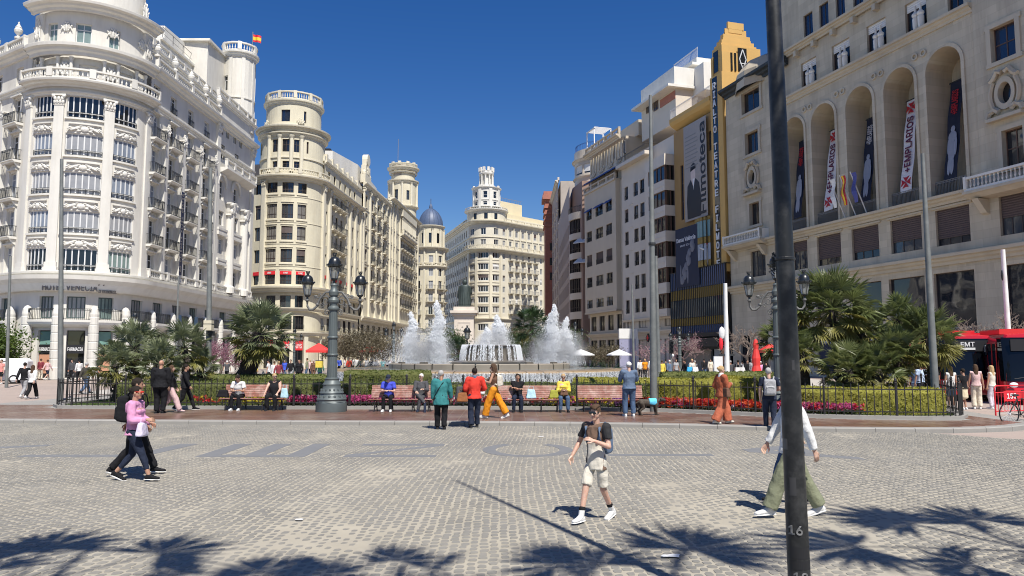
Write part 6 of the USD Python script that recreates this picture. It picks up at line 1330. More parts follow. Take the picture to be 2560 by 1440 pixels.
# ---------------------------------------------------------------- plants
leafmat('palm_leaf',(0.14,0.17,0.06),(0.46,0.46,0.19),.38,.38,scale=.9); leafmat('palm_old_leaf',(0.2,0.19,0.05),(0.42,0.36,0.12),.5,.25); leafmat('palm_grey_leaf',(0.18,0.21,0.11),(0.48,0.48,0.28),.4,.35)
leafmat('hedge_leaf',(0.1,0.13,0.025),(0.32,0.31,0.06),.45,.3,scale=1.2); leafmat('hedge_gold',(0.27,0.26,0.035),(0.6,0.5,0.08),.45,.35,scale=1.2); leafmat('tree_leaf',(0.12,0.1,0.06),(0.25,0.2,0.12),.5,.3); leafmat('green_leaf',(0.06,0.1,0.015),(0.2,0.26,0.04),.45,.35); leafmat('cycad_leaf',(0.03,0.06,0.02),(0.1,0.14,0.05),.35,.15); leafmat('dark_leaf',(0.05,0.075,0.025),(0.15,0.16,0.065),.5,.25)
leafmat('judas_bloom',(0.26,0.12,0.16),(0.5,0.32,0.36),.6,.3)
mat('palm_trunk',(0.05,0.04,0.032),.9,.35,4,bump=.8,bscale=18,bdist=.05); mat('bark',(0.16,0.125,0.1),.9,.25,4,bump=.5,bscale=25); mat('hedge_core',(0.1,0.11,0.03),.95,.3,5,bump=.8,bscale=30,bdist=.05); mat('hedge_gold_core',(0.2,0.19,0.03),.95,.3,5,bump=.8,bscale=30,bdist=.05)
mat('twig',(0.2,0.155,0.125),.9,.25,3); mat('twig_pink',(0.28,0.2,0.19),.9,.25,3)
def fan_leaf(rg,size,droop=.25,n=20,pet=.9):
 """one fan leaf: stalk from the origin along +x, fan of folded blades at its end"""
 m = MB(); L = size * pet; k = 5; px = np.linspace(0,L,k); pz = -droop * size * (px / L) ** 2 * .6; m.tube(np.column_stack([px,0 * px,pz]),np.linspace(.016,.009,k),4,False)
 o = np.array([L,0,pz[-1]]); V,F = [],[]
 for i in range(n):
  a = math.radians(-118 + 236 * i / (n - 1) + rg.normal(0,2.5)); l = size * (.62 - .12 * abs(a) / 2) * rg.uniform(.86,1.08); d = np.array([math.cos(a),math.sin(a),0]); s = np.array([-math.sin(a),math.cos(a),0]); w = .021 + .012 * size; tip = -droop * l * rg.uniform(.35,1.1) - .12 * l * abs(math.sin(a)); b = len(V)
  V += [o,o + d * l * .55 + s * w + [0,0,.015 + tip * .25],o + d * l * .55 - s * w + [0,0,.015 + tip * .25],o + d * l * .55 + [0,0,-.012 + tip * .25],o + d * l + [0,0,tip]]
  F += [[b,b + 1,b + 3],[b,b + 3,b + 2],[b + 1,b + 4,b + 3],[b + 3,b + 4,b + 2]]
 m.add(V,F); return m.get()
def palm_tree(name,label,base,top,R,seed,n=46,rt=.16,leaf='palm_leaf',old=.25,group=None,skirt=True,cat='palm'):
 rg = np.random.default_rng(seed); base,top = np.array(base,float),np.array(top,float); T = thing(name,label,cat,base,group=group); h = top - base
 k = 9; t = np.linspace(0,1,k); pts = np.outer(t,h) + np.outer(np.sin(t * PI) * .1,[h[0] and 1,0,0]); m = MB(); m.tube(pts,rt * (1.15 - .25 * t) * rg.uniform(.93,1.07,k),10)
 for i in range(int(90 * np.linalg.norm(h))):
  u = rg.random(); a = rg.uniform(0,2 * PI); c = h * u; o = np.array([math.cos(a),math.sin(a),0]); r = rt * (1.1 - .25 * u); m.add([c + o * r * .9 + [-.05 * o[1],.05 * o[0],0],c + o * r * .9 - [-.05 * o[1],.05 * o[0],0],c + o * (r + .09) + [0,0,.13]],[[0,1,2]])
 put(T,'trunk',m,M['palm_trunk']); kinds = [fan_leaf(rg,1.0,dr,22) for dr in (.1,.25,.4)]
 for i in range(n):
  q = (i + .5) / n; el = math.radians(82 - 122 * q ** .9 + rg.normal(0,7)); az = i * 2.39996 + rg.normal(0,.2); s = R / 1.5 * rg.uniform(.85,1.12); v,f = kinds[min(2,int(q * 2.2 + rg.random() * .9))]
  Rm = rotz(az) @ roty(-el) @ rotx(rg.normal(0,.35)); dead = q > 1 - old * rg.uniform(.5,1.3)
  put(T,'leaf',MB().add((v * s) @ Rm.T + h + [0,0,-.1 * q],f),M['palm_old_leaf' if dead else leaf])
 return T
def hpos(px,py,d): p = at(px,py,d); return p
LP = [(335,868,31.6,1.25,'palm with spiky grey green crown standing behind the black hoodie man'),(285,912,30.6,1.05,'low palm at the left end of the fenced bed beside the flagpole'),(395,905,31.0,1.05,'low palm head right behind the black hoodie man, lower than the spiky one'),(462,868,32.4,1.3,'palm with round crown left of the thin grey pole'),(500,912,33.2,.95,'small palm low behind the thin grey pole, below the round crown')]
for i,(px,py,d,R,lab) in enumerate(LP): p = at(px,py,d); palm_tree('fan_palm',lab,(p[0] + .1,p[1],ZP),p,R,10 + i,44,.13,'palm_grey_leaf',.3)
p = at(652,832,36.0); b = at(588,950,36.0); palm_tree('fan_palm','tall leaning palm with thick dark trunk between the left bench and the cream building',(b[0],b[1],ZP),p,1.75,21,74,.4,'palm_grey_leaf',.3)
for i,(px,py,d,R,lab) in enumerate([(2078,772,28.4,1.75,'largest palm crown of the right clump, just right of the black foreground pole'),(2155,835,28.0,1.2,'palm head in the middle of the right clump below the largest crown'),(2245,798,28.6,1.1,'palm with upright crown in the right clump, left of the grey flagpole'),(2315,845,27.2,1.35,'rightmost palm of the clump hanging in front of the red bus'),(2240,880,27.0,1.1,'drooping palm head low in the right clump beside the rightmost palm'),(2118,925,26.4,1.1,'low bushy palm above the right hedge, left one'),(2190,922,26.6,1.1,'low bushy palm above the right hedge, right one'),(1962,850,28.2,1.15,'palm half hidden behind the black foreground pole'),(2000,880,27.6,.95,'yellowish drooping palm just right of the black pole, under the largest crown')]):
 p = at(px,py,d); palm_tree('fan_palm',lab,(p[0] * .4 + at(2150,1000,27.6)[0] * .6 if i < 3 else p[0] + .15,p[1] + .1,ZP),p,R,40 + i,(84,56,56,70,52,60,58,40,40)[i],.17,'palm_leaf',.4)
for px,py,d,R,lab in ((1142,870,58,1.05,'palm beside the statue pedestal behind the left water jets'),(1330,815,74,2.2,'dark palm between the middle and right water jets')): p = at(px,py,d); palm_tree('fan_palm',lab,(p[0],p[1],0),p,R,int(px),44,.25,'cycad_leaf',.1)
def grow(rg,m,p,d,L,r,depth,tips,spread=.55,up=.15):
 n = 4; pts = [np.array(p)]; d = np.array(d)
 for i in range(n): d = d + rg.normal(0,.12,3) + [0,0,up * .2]; d = d / np.linalg.norm(d); pts.append(pts[-1] + d * L / n)
 m.tube(pts,np.linspace(r,max(r * .62,.011),n + 1),6 if r > .03 else 4 if r > .012 else 3,False)
 if depth == 0: tips.append((pts[-1],d)); return
 for i in range(rg.integers(2,4)):
  q = pts[rg.integers(2,n + 1)]; a = d + rg.normal(0,spread,3) + [0,0,up]; grow(rg,m,q,a / np.linalg.norm(a),L * rg.uniform(.62,.85),max(r * .62,.013),depth - 1,tips,spread,up)
 tips.append((pts[-1],d))
def leaves(P,s,rg,n=None):
 n = len(P); a = rg.normal(size=(n,3)); a /= np.linalg.norm(a,axis=1,keepdims=True); b = np.cross(a,rg.normal(size=(n,3))); b /= np.linalg.norm(b,axis=1,keepdims=True); s = s * rg.uniform(.6,1.3,(n,1))
 V = np.stack([P - a * s,P + b * s * .5,P + a * s,P - b * s * .5],1).reshape(-1,3); f = np.array([[0,1,2],[0,2,3]]); return MB().add(V,(f[None] + 4 * np.arange(n)[:,None,None]).reshape(-1,3))
def tree(label,base,h,seed,depth=5,leaf=None,nleaf=0,ls=.06,trunk=.12,spread=.55,up=.12,twig='bark',th=.38,name='street_tree',cloud=.35,sc=1.0):
 rg = np.random.default_rng(seed); T = thing(name,label,'tree',base); m = MB(); tk = MB(); L = h * th; tk.tube([(0,0,0),(.03,.02,L * .5),(0,.04,L)],[trunk * 1.25,trunk,trunk * .8],8); put(T,'trunk',tk,M['bark']); tips = []
 for i in range(5): a = i * 2.4 + rg.normal(0,.3); d = np.array([math.cos(a) * .8 * sc,math.sin(a) * .8 * sc,.75]); grow(rg,m,(0,0,L * rg.uniform(.85,1.0)),d / np.linalg.norm(d),h * .22,trunk * .5,depth - 1,tips,spread,up)
 put(T,'branches',m,M[twig]); tag(T + '/branches',kind='stuff')
 if leaf:
  P = np.array([t[0] for t in tips]); idx = rg.integers(0,len(P),nleaf); Q = P[idx] + rg.normal(0,cloud,(nleaf,3)) * [1,1,.7]; Q = Q[Q[:,2] > L * .8]
  put(T,'crown',leaves(Q,ls,rg),M[leaf]); tag(T + '/crown',kind='stuff')
 return T
def gtree(px,d,lab,h,seed,**k): p = at(px,900,d); return tree(lab,(p[0],p[1],0),h,seed,**k)
gtree(905,72,'brownish budding tree between the lamp post and the left water jets',5.3,1,leaf='tree_leaf',nleaf=9000,ls=.09,cloud=.5,sc=1.5); gtree(962,78,'thin brownish tree just left of the leftmost water jet',4.4,2,leaf='tree_leaf',nleaf=3500,ls=.08); gtree(862,84,'brown budding tree behind the ornate lamp post',5.0,3,leaf='tree_leaf',nleaf=5000,ls=.1,sc=1.3)
gtree(1118,80,'dark green tree left of the statue pedestal',5.4,4,leaf='dark_leaf',nleaf=4000,ls=.12,cloud=.5); gtree(1275,100,'brownish tree behind the middle water jets',6.8,5,leaf='tree_leaf',nleaf=6000,ls=.11,cloud=.6,sc=1.3); gtree(1310,92,'dark green tree between the middle and right jets',5.4,6,leaf='dark_leaf',nleaf=6000,ls=.13,cloud=.7,sc=1.2); gtree(1405,98,'olive green tree behind the right water jets',6.7,7,leaf='dark_leaf',nleaf=6000,ls=.11,cloud=.6); gtree(1460,82,'pale brown bushy tree above the spiky cycads, left one',3.5,8,leaf='tree_leaf',nleaf=5000,ls=.08); gtree(1520,84,'pale brown bushy tree above the spiky cycads, right one',3.4,9,leaf='tree_leaf',nleaf=3500,ls=.08)
gtree(552,62,'pink flowering judas tree behind the thin grey pole',4.0,10,leaf='judas_bloom',nleaf=6500,ls=.06,twig='twig_pink',sc=1.3); gtree(1708,74,'leafless pinkish tree in front of the theatre entrance',4.6,11,depth=6,leaf='judas_bloom',nleaf=1500,ls=.05,twig='twig_pink',sc=1.3); gtree(1621,72,'slim young pink tree behind the thick grey pole',3.6,12,leaf='judas_bloom',nleaf=900,ls=.05,trunk=.05,twig='twig_pink')
gtree(1868,58,'bare branching tree left of the black foreground pole',5.2,13,depth=6,twig='twig',sc=1.4); gtree(2475,47,'bare spreading tree above the red bus',5.6,14,depth=6,twig='twig',sc=1.7); gtree(2575,45,'bare tree at the right edge above the second bus',5.2,15,depth=6,twig='twig',sc=1.5)
tree('bright green leafy tree at the left edge before the hotel',(-42.5,60.0,0),5.4,16,leaf='green_leaf',nleaf=9000,ls=.14,cloud=.6,sc=1.2,th=.3)
def cycad(label,c,R,n,seed):
 rg = np.random.default_rng(seed); T = thing('cycad',label,'cycad',c); tk = MB().lathe([(.0,0),(.28,0),(.24,.4),(.1,.6),(0,.62)],(0,0,0),10); put(T,'trunk',tk,M['palm_trunk'])
 for i in range(n):
  az = i * 2.39996; el = math.radians(rg.uniform(5,75)); L = R * rg.uniform(.8,1.1); m = MB(); k = 14; t = np.linspace(0,1,k); pts = np.column_stack([L * t * math.cos(el),0 * t,.55 + L * t * math.sin(el) - .35 * L * t ** 2.2]); m.tube(pts,np.linspace(.018,.006,k),3,False); V,F = [],[]
  for j in range(2,k):
   for s in (-1,1): b = len(V); l = .28 * R / 1.5 * math.sin(.5 + 2.4 * t[j]); V += [pts[j] - [.02,0,0],pts[j] + [.02,0,0],pts[j] + [.5 * l,s * l,.12 * l]]; F += [[b,b + 1,b + 2]]
  m.add(V,F); v,f = m.get(); put(T,'frond',MB().add(v @ rotz(az).T,f),M['cycad_leaf'])
for px,d,R,lab in ((1470,53.5,1.75,'dark spiky cycad right of the fountain, left of the pair'),(1523,52.5,1.75,'dark spiky cycad right of the fountain, right of the pair'),(885,60,1.7,'low dark cycad at the left edge of the fountain')): p = at(px,900,d); cycad(lab,(p[0],p[1],.2),R,46,int(px))
def hedge(label,path,w,h,leaf,seed,dens=800,ls=.034,z0=None):
 z0 = ZP + .03 if z0 is None else z0; rg = np.random.default_rng(seed); P = smooth_path(path,.22); T = thing('hedge',label,'hedge',(0,0,0)); m = MB(); n = len(P); prof = [(-w / 2,0),(-w / 2 - .02,h * .4),(-w / 2,h * .85),(-w * .38,h),(0,h + .015),(w * .38,h),(w / 2,h * .85),(w / 2 + .02,h * .4),(w / 2,0)]; k = len(prof)
 Tn = np.gradient(P,axis=0); Tn /= np.linalg.norm(Tn,axis=1,keepdims=True); Nn = np.column_stack([Tn[:,1],-Tn[:,0]]); V = np.array([[*(P[i] + Nn[i] * a),z0 + z] for i in range(n) for a,z in prof]); V += .1 * (meshkit.noise(V * 3.1,seed)[:,None] - .5) * [1,1,.6]
 m.add(V,[[i * k + j,(i + 1) * k + j,(i + 1) * k + j + 1,i * k + j + 1] for i in range(n - 1) for j in range(k - 1)]); m.add(V[:k],[[0,j,j + 1] for j in range(1,k - 1)]); m.add(V[-k:],[[0,j,j + 1] for j in range(1,k - 1)]); put(T,'clipped_body',m,M['hedge_gold_core' if leaf == 'hedge_gold' else 'hedge_core'])
 G = V.reshape(n,k,3); N = int(dens * (w + 2 * h) * np.linalg.norm(np.diff(P,axis=0),axis=1).sum()); i = rg.integers(0,n - 1,N); wts = np.linalg.norm(np.diff(np.array(prof),axis=0),axis=1); j = rg.choice(k - 1,N,p=wts / wts.sum()); a,b = rg.random((N,1)),rg.random((N,1))
 Q = (G[i,j] * (1 - a) + G[i + 1,j] * a) * (1 - b) + (G[i,j + 1] * (1 - a) + G[i + 1,j + 1] * a) * b; keep = meshkit.noise(Q * 4.5,seed + 3) > .22; Q = Q[keep] + rg.normal(0,.02,(keep.sum(),3))
 for e in (0,-1): 
  c = G[e].mean(0); r = rg.random((int(dens * w * h),2)); E = np.array([[*(P[e] + Nn[e] * w * (x - .5)),z0 + h * y] for x,y in r]) + rg.normal(0,.03,(len(r),3)) if len(r) else np.zeros((0,3)); Q = np.vstack([Q,E])
 put(T,'leaves',leaves(Q,ls,rg),M[leaf]); tag(T + '/leaves',kind='stuff'); return T
hedge('clipped green hedge behind the left half of the railing, below the left palms',[(-15.6,30.2),(-13,29.8),(-9,29.6),(-5.6,29.5)],.95,.88,'hedge_leaf',1)
hedge('clipped green hedge behind the benches in front of the fountain',[(-5.4,29.5),(0,29.4),(3.6,28.7),(5.1,28.1)],.95,.85,'hedge_leaf',2)
hedge('golden green hedge running from the thick grey pole towards the right and curving back',[(2.7,31.4),(5.4,30.4),(7.9,29.6),(9.2,29.8),(9.8,31.6),(9.4,34)],.9,1.0,'hedge_gold',3)
hedge('golden clipped hedge behind the railing under the right palm clump',[(9.5,25.9),(11.2,25.0),(13.2,24.6),(14.0,24.9)],.9,.86,'hedge_gold',4)
hedge('far green hedge behind the leaning palm, left of the fountain',[(-15.4,36.0),(-12,35.8),(-10.4,35.8),(-8.6,35.6)],1.0,1.0,'hedge_leaf',5,350,.05); hedge('green hedge left of the fountain cascade, near the lamp post',[(-8.4,38),(-7.0,37.8),(-5.4,37.5),(-4.6,38.5)],1.0,1.15,'hedge_leaf',6,350,.05)
hedge('dark green hedge far right behind the golden one',[(8.2,41),(12,41),(14.5,42)],1.0,1.0,'hedge_leaf',7,350,.05); hedge('low green hedge on the far left side of the palms',[(-16.2,33.5),(-15.0,33.0),(-13.5,33)],.8,.7,'hedge_leaf',8,350,.05)
for n_,c_ in (('petal_pink',(.62,.1,.28)),('petal_magenta',(.55,.05,.16)),('petal_white',(.75,.7,.68)),('petal_red',(.58,.015,.025)),('petal_orange',(.72,.1,.02)),('petal_yellow',(.75,.6,.04)),('petal_lilac',(.5,.2,.5))): leafmat(n_,tuple(np.array(c_) * .75),tuple(np.minimum(np.array(c_) * 1.2,.9)),.55,.3)
def flowers(label,path,w,n,mix,seed):
 rg = np.random.default_rng(seed); P = smooth_path(path,.1); T = thing('flower_bed',label,'flowers',(0,0,0)); n = int(n * 1.7); i = rg.integers(0,len(P),n); C = np.column_stack([P[i] + rg.uniform(-w / 2,w / 2,(n,2)),ZP + .18 + rg.uniform(0,.24,n)]); patch = meshkit.noise(C * [1.3,1.3,0] + seed,seed)
 names = list(mix); cum = np.cumsum([mix[k] for k in names]); cum = cum / cum[-1]; pick = np.searchsorted(cum,np.clip(patch * .75 + rg.random(n) * .35 - .05,0,.999))
 for q,nm in enumerate(names):
  c = C[pick == q]
  if len(c): Q = (c[:,None] + rg.normal(0,.028,(len(c),9,3))).reshape(-1,3); p = put(T,'blooms',leaves(Q,.042,rg),M['petal_' + nm]); tag(p,kind='stuff')
 Q = np.column_stack([P[rg.integers(0,len(P),n * 6)] + rg.uniform(-w / 2,w / 2,(n * 6,2)),ZP + .04 + .2 * rg.random(n * 6)]); p = put(T,'leaves',leaves(Q,.035,rg),M['dark_leaf']); tag(p,kind='stuff')
flowers('pink, magenta and white cyclamen between the left bench and the lamp post',[(-8.6,28.75),(-6.3,28.7)],.6,360,{'pink': 3,'magenta': 2,'white': 1.5,'red': 1},1); flowers('pink and white flowers between the lamp post and the second bench',[(-6.2,28.7),(-3.6,28.6),(-2.6,28.6)],.6,420,{'pink': 3,'magenta': 1,'white': 1.4},2)
flowers('mixed red and white flowers behind the standing people in the middle',[(-2.5,28.6),(.2,28.6),(1.2,28.4)],.6,340,{'red': 2,'white': 1.5,'magenta': 2,'orange': .6},3); flowers('small yellow and pink pansies under the two middle benches',[(1.3,28.3),(4.4,27.5)],.6,300,{'lilac': 1.5,'yellow': 1.5,'pink': 1},4)
flowers('bright red and orange flowers right of the thick grey pole',[(4.6,27.5),(6.5,26.6),(8.6,25.3)],.75,620,{'red': 3,'orange': 2.5,'magenta': 1.5,'white': .8},5); flowers('red and pink flowers at the foot of the right hedge',[(8.7,25.2),(10.2,24.6),(11.2,24.3)],.5,200,{'red': 2,'pink': 2,'yellow': .8},6); flowers('sparse yellow and red pansies below the left bench',[(-12,28.5),(-8.7,28.6)],.5,70,{'yellow': 2,'red': 1},7)
# ---------------------------------------------------------------- street furniture
mat('post_iron',(0.1,0.118,0.118),.5,.12,3,metal=.2,bump=.1,bscale=40,bdist=.004); mat('lamp_black',(0.012,0.014,0.015),.32,.1,3,coat=.3); mat('bracket_iron',(0.11,0.11,0.105),.55,.15,4)
mat('pole_grey',(0.15,0.16,0.155),.55,.2,2,metal=.2,dirt=(.3,.3,.28),dirt_amt=.5,dscale=3); mat('pole_black',(0.01,0.011,0.012),.42,.25,3,dirt=(.06,.06,.06),dirt_amt=.8,dscale=7,bump=.12,bscale=30,bdist=.004); mat('pole_white',(.72,.72,.7),.5,.06,3,dirt=(.35,.33,.3),dirt_amt=.4,dscale=2)
mat('bench_red',(0.27,0.105,0.075),.5,.18,2.5,dirt=(.62,.5,.44),dirt_amt=.75,dscale=3.2); mat('fence_iron',(0.022,0.02,0.02),.5,.2,3)
M['lantern_glass'] = usdkit.material(stage,'/World/Looks/lantern_glass',{'f': ('fresnel',{'IOR': 1.5}),'t': ('transparent_bsdf',{'color': (.82,.84,.82)}),'g': ('glossy_bsdf',{'roughness': .05,'color': (.9,.9,.9)}),'d': ('diffuse_bsdf',{'color': (.6,.62,.6)}),'m': ('mix_closure',{}),'m2': ('mix_closure',{'fac': .25})},[('f.fac','m.fac'),('t.BSDF','m.closure1'),('g.BSDF','m.closure2'),('m.closure','m2.closure1'),('d.BSDF','m2.closure2')],surface='m2.closure')
def lantern(T,c,s=1.0,rot=0.0):
 c = np.array(c,float); m = MB()
 m.lathe([(0,.0),(.05 * s,.02 * s),(.045 * s,.1 * s),(.1 * s,.14 * s),(.13 * s,.18 * s),(.13 * s,.21 * s),(0,.21 * s)],c,8,R=rotz(rot))
 L = put(T,'lantern',m,M['lamp_black']); g = MB().lathe([(.125 * s,.215 * s),(.205 * s,.63 * s)],c,6); put(L,'glass',g,M['lantern_glass']); m = MB()
 for k in range(6): a = k * PI / 3; m.bar(c + [.13 * s * math.cos(a),.13 * s * math.sin(a),.21 * s],c + [.21 * s * math.cos(a),.21 * s * math.sin(a),.64 * s],.018 * s)
 m.lathe([(.0,.63 * s),(.215 * s,.63 * s),(.27 * s,.66 * s),(.275 * s,.73 * s),(.235 * s,.76 * s),(.23 * s,.82 * s),(.2 * s,.93 * s),(.13 * s,1.01 * s),(.05 * s,1.04 * s),(.05 * s,1.08 * s),(.07 * s,1.1 * s),(.06 * s,1.13 * s),(0,1.13 * s)],c,18)
 for k in range(8): a = k * PI / 4; m.bar(c + [.055 * s * math.cos(a),.055 * s * math.sin(a),1.1 * s],c + [.08 * s * math.cos(a),.08 * s * math.sin(a),1.2 * s],.02 * s); m.ell(c + [.285 * s * math.cos(a),.285 * s * math.sin(a),.735 * s],(.03 * s,.03 * s,.045 * s),0)
 put(L,'hood',m,M['lamp_black'],40); m = MB().ell(c + [0,0,.36 * s],(.045 * s,.045 * s,.1 * s),1); put(L,'lamp_bulb',m,M['white_paint']); return L
def scroll(m,o,u,r0,turns,w,a0=0.0,flip=1,n=22):
 t = np.linspace(0,turns * 2 * PI,n); r = r0 * (1 - .8 * t / t[-1]); P = [np.array(o) + u * rr * math.cos(a0 + flip * q) + np.array([0,0,rr * math.sin(a0 + flip * q)]) for q,rr in zip(t,r)]; m.tube(P,w,5)
def lamp_post(name,label,loc,rot=0.0,arms=2,s=1.0,group=None):
 T = thing(name,label,'street lamp',loc,rot,group)
 m = MB().lathe([(0,0),(.56,0),(.56,.3),(.53,.34),(0,.34)],(0,0,0),8,R=rotz(PI / 8)); m.lathe([(.52,.34),(.5,.38),(.53,.44),(.5,.5),(.42,.56),(.4,.62),(.43,.66),(.4,.72),(.33,.8),(.31,.92),(.33,.96),(.29,1.0),(.27,1.06),(.24,1.1),(.26,1.16),(.2,1.2)],(0,0,0),24)
 for k in range(16): a = k * PI / 8; m.ell((.47 * math.cos(a),.47 * math.sin(a),.53),(.05,.05,.07),0); m.ell((.37 * math.cos(a),.37 * math.sin(a),.76),(.04,.04,.06),0)
 put(T,'base',m,M['post_iron'],40); m = MB(); k = 16; prof = []
 for z,r in ((1.18,.185),(2.35,.165),(3.62,.15)): prof.append((r,z))
 n = 32; A = np.arange(n) * 2 * PI / n; V = []
 for r,z in prof: rr = r * (1 - .07 * (np.arange(n) % 2)); V.append(np.column_stack([rr * np.cos(A),rr * np.sin(A),np.full(n,z)]))
 V = np.vstack(V); m.add(V,[[i * n + j,i * n + (j + 1) % n,(i + 1) * n + (j + 1) % n,(i + 1) * n + j] for i in range(2) for j in range(n)])
 for z in (2.0,2.62): m.lathe([(.16,z - .05),(.19,z - .03),(.2,z),(.19,z + .03),(.16,z + .05)],(0,0,0),20)
 m.lathe([(.15,3.58),(.2,3.62),(.2,3.68),(.14,3.75),(.14,3.82),(.19,3.88),(.2,3.95),(.12,4.08),(.17,4.14),(.18,4.26),(.12,4.36),(.11,4.45),(.13,4.5),(.09,4.56),(0,4.57)],(0,0,0),20); put(T,'column',m,M['post_iron'],30)
 for i in range(arms):
  a = 2 * PI * i / arms; u = np.array([math.cos(a),math.sin(a),0]) * .82; m = MB()
  pts = [u * .14 + [0,0,4.25],u * .36 + [0,0,4.24],u * .6 + [0,0,4.0],u * .72 + [0,0,3.74],u * .88 + [0,0,3.62],u * 1.04 + [0,0,3.62],u * 1.13 + [0,0,3.74],u * 1.14 + [0,0,3.92]]; m.tube(pts,[.045,.04,.04,.045,.045,.04,.04,.05],8)
  m.tube([u * .16 + [0,0,4.05],u * .4 + [0,0,4.16],u * .62 + [0,0,4.06],u * .86 + [0,0,4.02]],.02,5); scroll(m,u * .34 + [0,0,3.92],u,.19,1.6,.018,.5,1); scroll(m,u * .28 + [0,0,3.52],u,.12,1.5,.02,1.8,-1); scroll(m,u * .62 + [0,0,4.12],u,.1,1.3,.016,0,-1); scroll(m,u * .52 + [0,0,3.78],u,.1,1.3,.016,2,1); m.ell(u * 1.14 + [0,0,3.95],(.075,.075,.05),1); m.ell(u * .7 + [0,0,3.8],(.065,.065,.06),1)
  for q in (.5,.78): m.ell(u * q + [0,0,4.1],(.07,.03,.05),1,R=rotz(a))
  put(T,'scroll_arm',m,M['bracket_iron'],50); lantern(T,u * 1.14 + [0,0,3.97],.86,a)
 lantern(T,(0,0,4.55),.94)
 if s != 1: pass
 return T
g = gnd(824,1030,ZP); LAMP1 = lamp_post('ornate_street_lamp','large grey ornate street lamp standing between the first and second benches',(g[0],g[1] + .25,ZP),math.radians(4))
copy_of(LAMP1,'ornate_street_lamp','grey ornate street lamp hidden behind the black foreground pole',(9.47,26.4,ZP),math.radians(-14),None)
def far_lamp(px,py_top,d,lab,rot=.3,s=.8): p = at(px,py_top,d); copy_of(LAMP1,'ornate_street_lamp',lab,(p[0],p[1],0),rot,(s,s,p[2] / 5.75))
for a in ((338,775,52,'triple lantern street lamp standing before the hotel behind the palms',.3,.72),(1438,800,78,'far street lamp right of the right water jets, left of a pair',.2),(1412,795,88,'far street lamp just behind the right water jets, beside the other',.8),(985,800,72,'far street lamp at the left edge of the left water jets',.1),(1698,812,62,'street lamp in front of the theatre entrance',.2,.85),(737,818,86,'far street lamp right of the leaning palm before the cream building',.4),(872,838,96,'far street lamp just right of the large ornate lamp',.5)): far_lamp(a[0],a[1],a[2],a[3],*(a[4:]))
def single_lamp():
 p = at(1168,823,64); T = thing('single_lantern_post','single lantern lamp post in front of the statue pedestal','street lamp',(p[0],p[1],0)); m = MB().lathe([(.16,0),(.14,.6),(.07,.8),(.05,3.2),(.08,3.25),(0,3.3)],(0,0,0),10); put(T,'post',m,M['lamp_black']); lantern(T,(0,0,3.25),1.15)
single_lamp()
def pole(label,base,top,r0,r1,m_,extra=None,name='flagpole'):
 T = thing(name,label,'pole',base); h = np.array(top) - np.array(base); n = 9; t = np.linspace(0,1,n); m = MB().tube(np.outer(t,h),r0 + (r1 - r0) * t,14); put(T,'shaft',m,M[m_],True); return T,h
def pxpole(label,bx,by,tx,ty,d,w0,w1,m_,z=0.0):
 b = at(bx,by,d); t = at(tx,ty,d); return pole(label,(b[0],b[1],z),(b[0] + (t[0] - b[0]) * (t[2] - z) / (t[2] - b[2]),d,t[2]),w0 / 2 * d / FPX,w1 / 2 * d / FPX,m_)
pxpole('tall dark grey flagpole at the left end of the railing',155,930,158,398,32.5,14,8,'pole_grey'); T,h = pxpole('tall grey pole carrying a cream box, behind the left palms',523,930,528,420,36,15,9,'pole_grey')
m = MB().box(-.19,.19,-.42,-.1,0,.48,t=(0,0,h[2] * .29)); put(T,'meter_box',m,M['curtain'] if False else plain_('box_cream',(.62,.56,.42))); m = MB().box(-.2,.2,-.43,-.09,.3,.32,t=(0,0,h[2] * .29)).lathe([(.2,0),(.2,.22)],(0,0,h[2] * .29 - .25),10); put(T,'box_clamp',m,M['iron'])
T,h = pxpole('thick weathered grey pole at the right end of the benches',1635,1022,1626,238,26.6,19,8,'pole_grey',ZP); m = MB().lathe([(.125,-.05),(.135,0),(.125,.05)],h * .52,12); put(T,'band',m,M['iron'])
pxpole('thin grey pole just right of the thick one',1647,930,1640,640,44,11,8,'pole_grey'); pxpole('slim dark pole left of the thick grey pole near the beige building',1585,930,1580,712,60,7,4,'pole_grey'); pxpole('slim leaning pole before the hotel near the vertical banner',440,920,447,690,58,7,4,'pole_grey'); pxpole('tall grey flagpole at the right end of the palm clump',2340,1022,2306,384,25.5,20,9,'pole_grey',ZP)
T,h = pxpole('white painted mast before the theatre entrance',1818,935,1813,708,48,13,9,'pole_white'); m = MB().box(-.45,.1,-.12,.12,0,1.7,t=(-.4,0,.3)); put(T,'white_box',m,M['white_paint']); m = MB().box(-.5,.5,-.05,.05,0,.14,t=(0,0,h[2] * .3)); put(T,'crossbar',m,M['iron']); m = MB().ell((-.35,0,h[2] * .42),(.14,.1,.45),1); put(T,'red_figure',m,M['red_sign']); m = MB().ell((-.28,0,h[2] * .52),(.2,.12,.42),1); put(T,'white_figure',m,M['white_paint'])
T,h = pxpole('white mast standing behind the red bus at right',2523,848,2508,624,40,14,10,'pole_white'); m = MB().ell((-.18,0,h[2] * .82),(.06,.06,.3),1); put(T,'loudspeaker',m,M['iron'])
pxpole('dark slim pole at the far left before the green tree',20,905,28,640,48,8,6,'pole_grey')
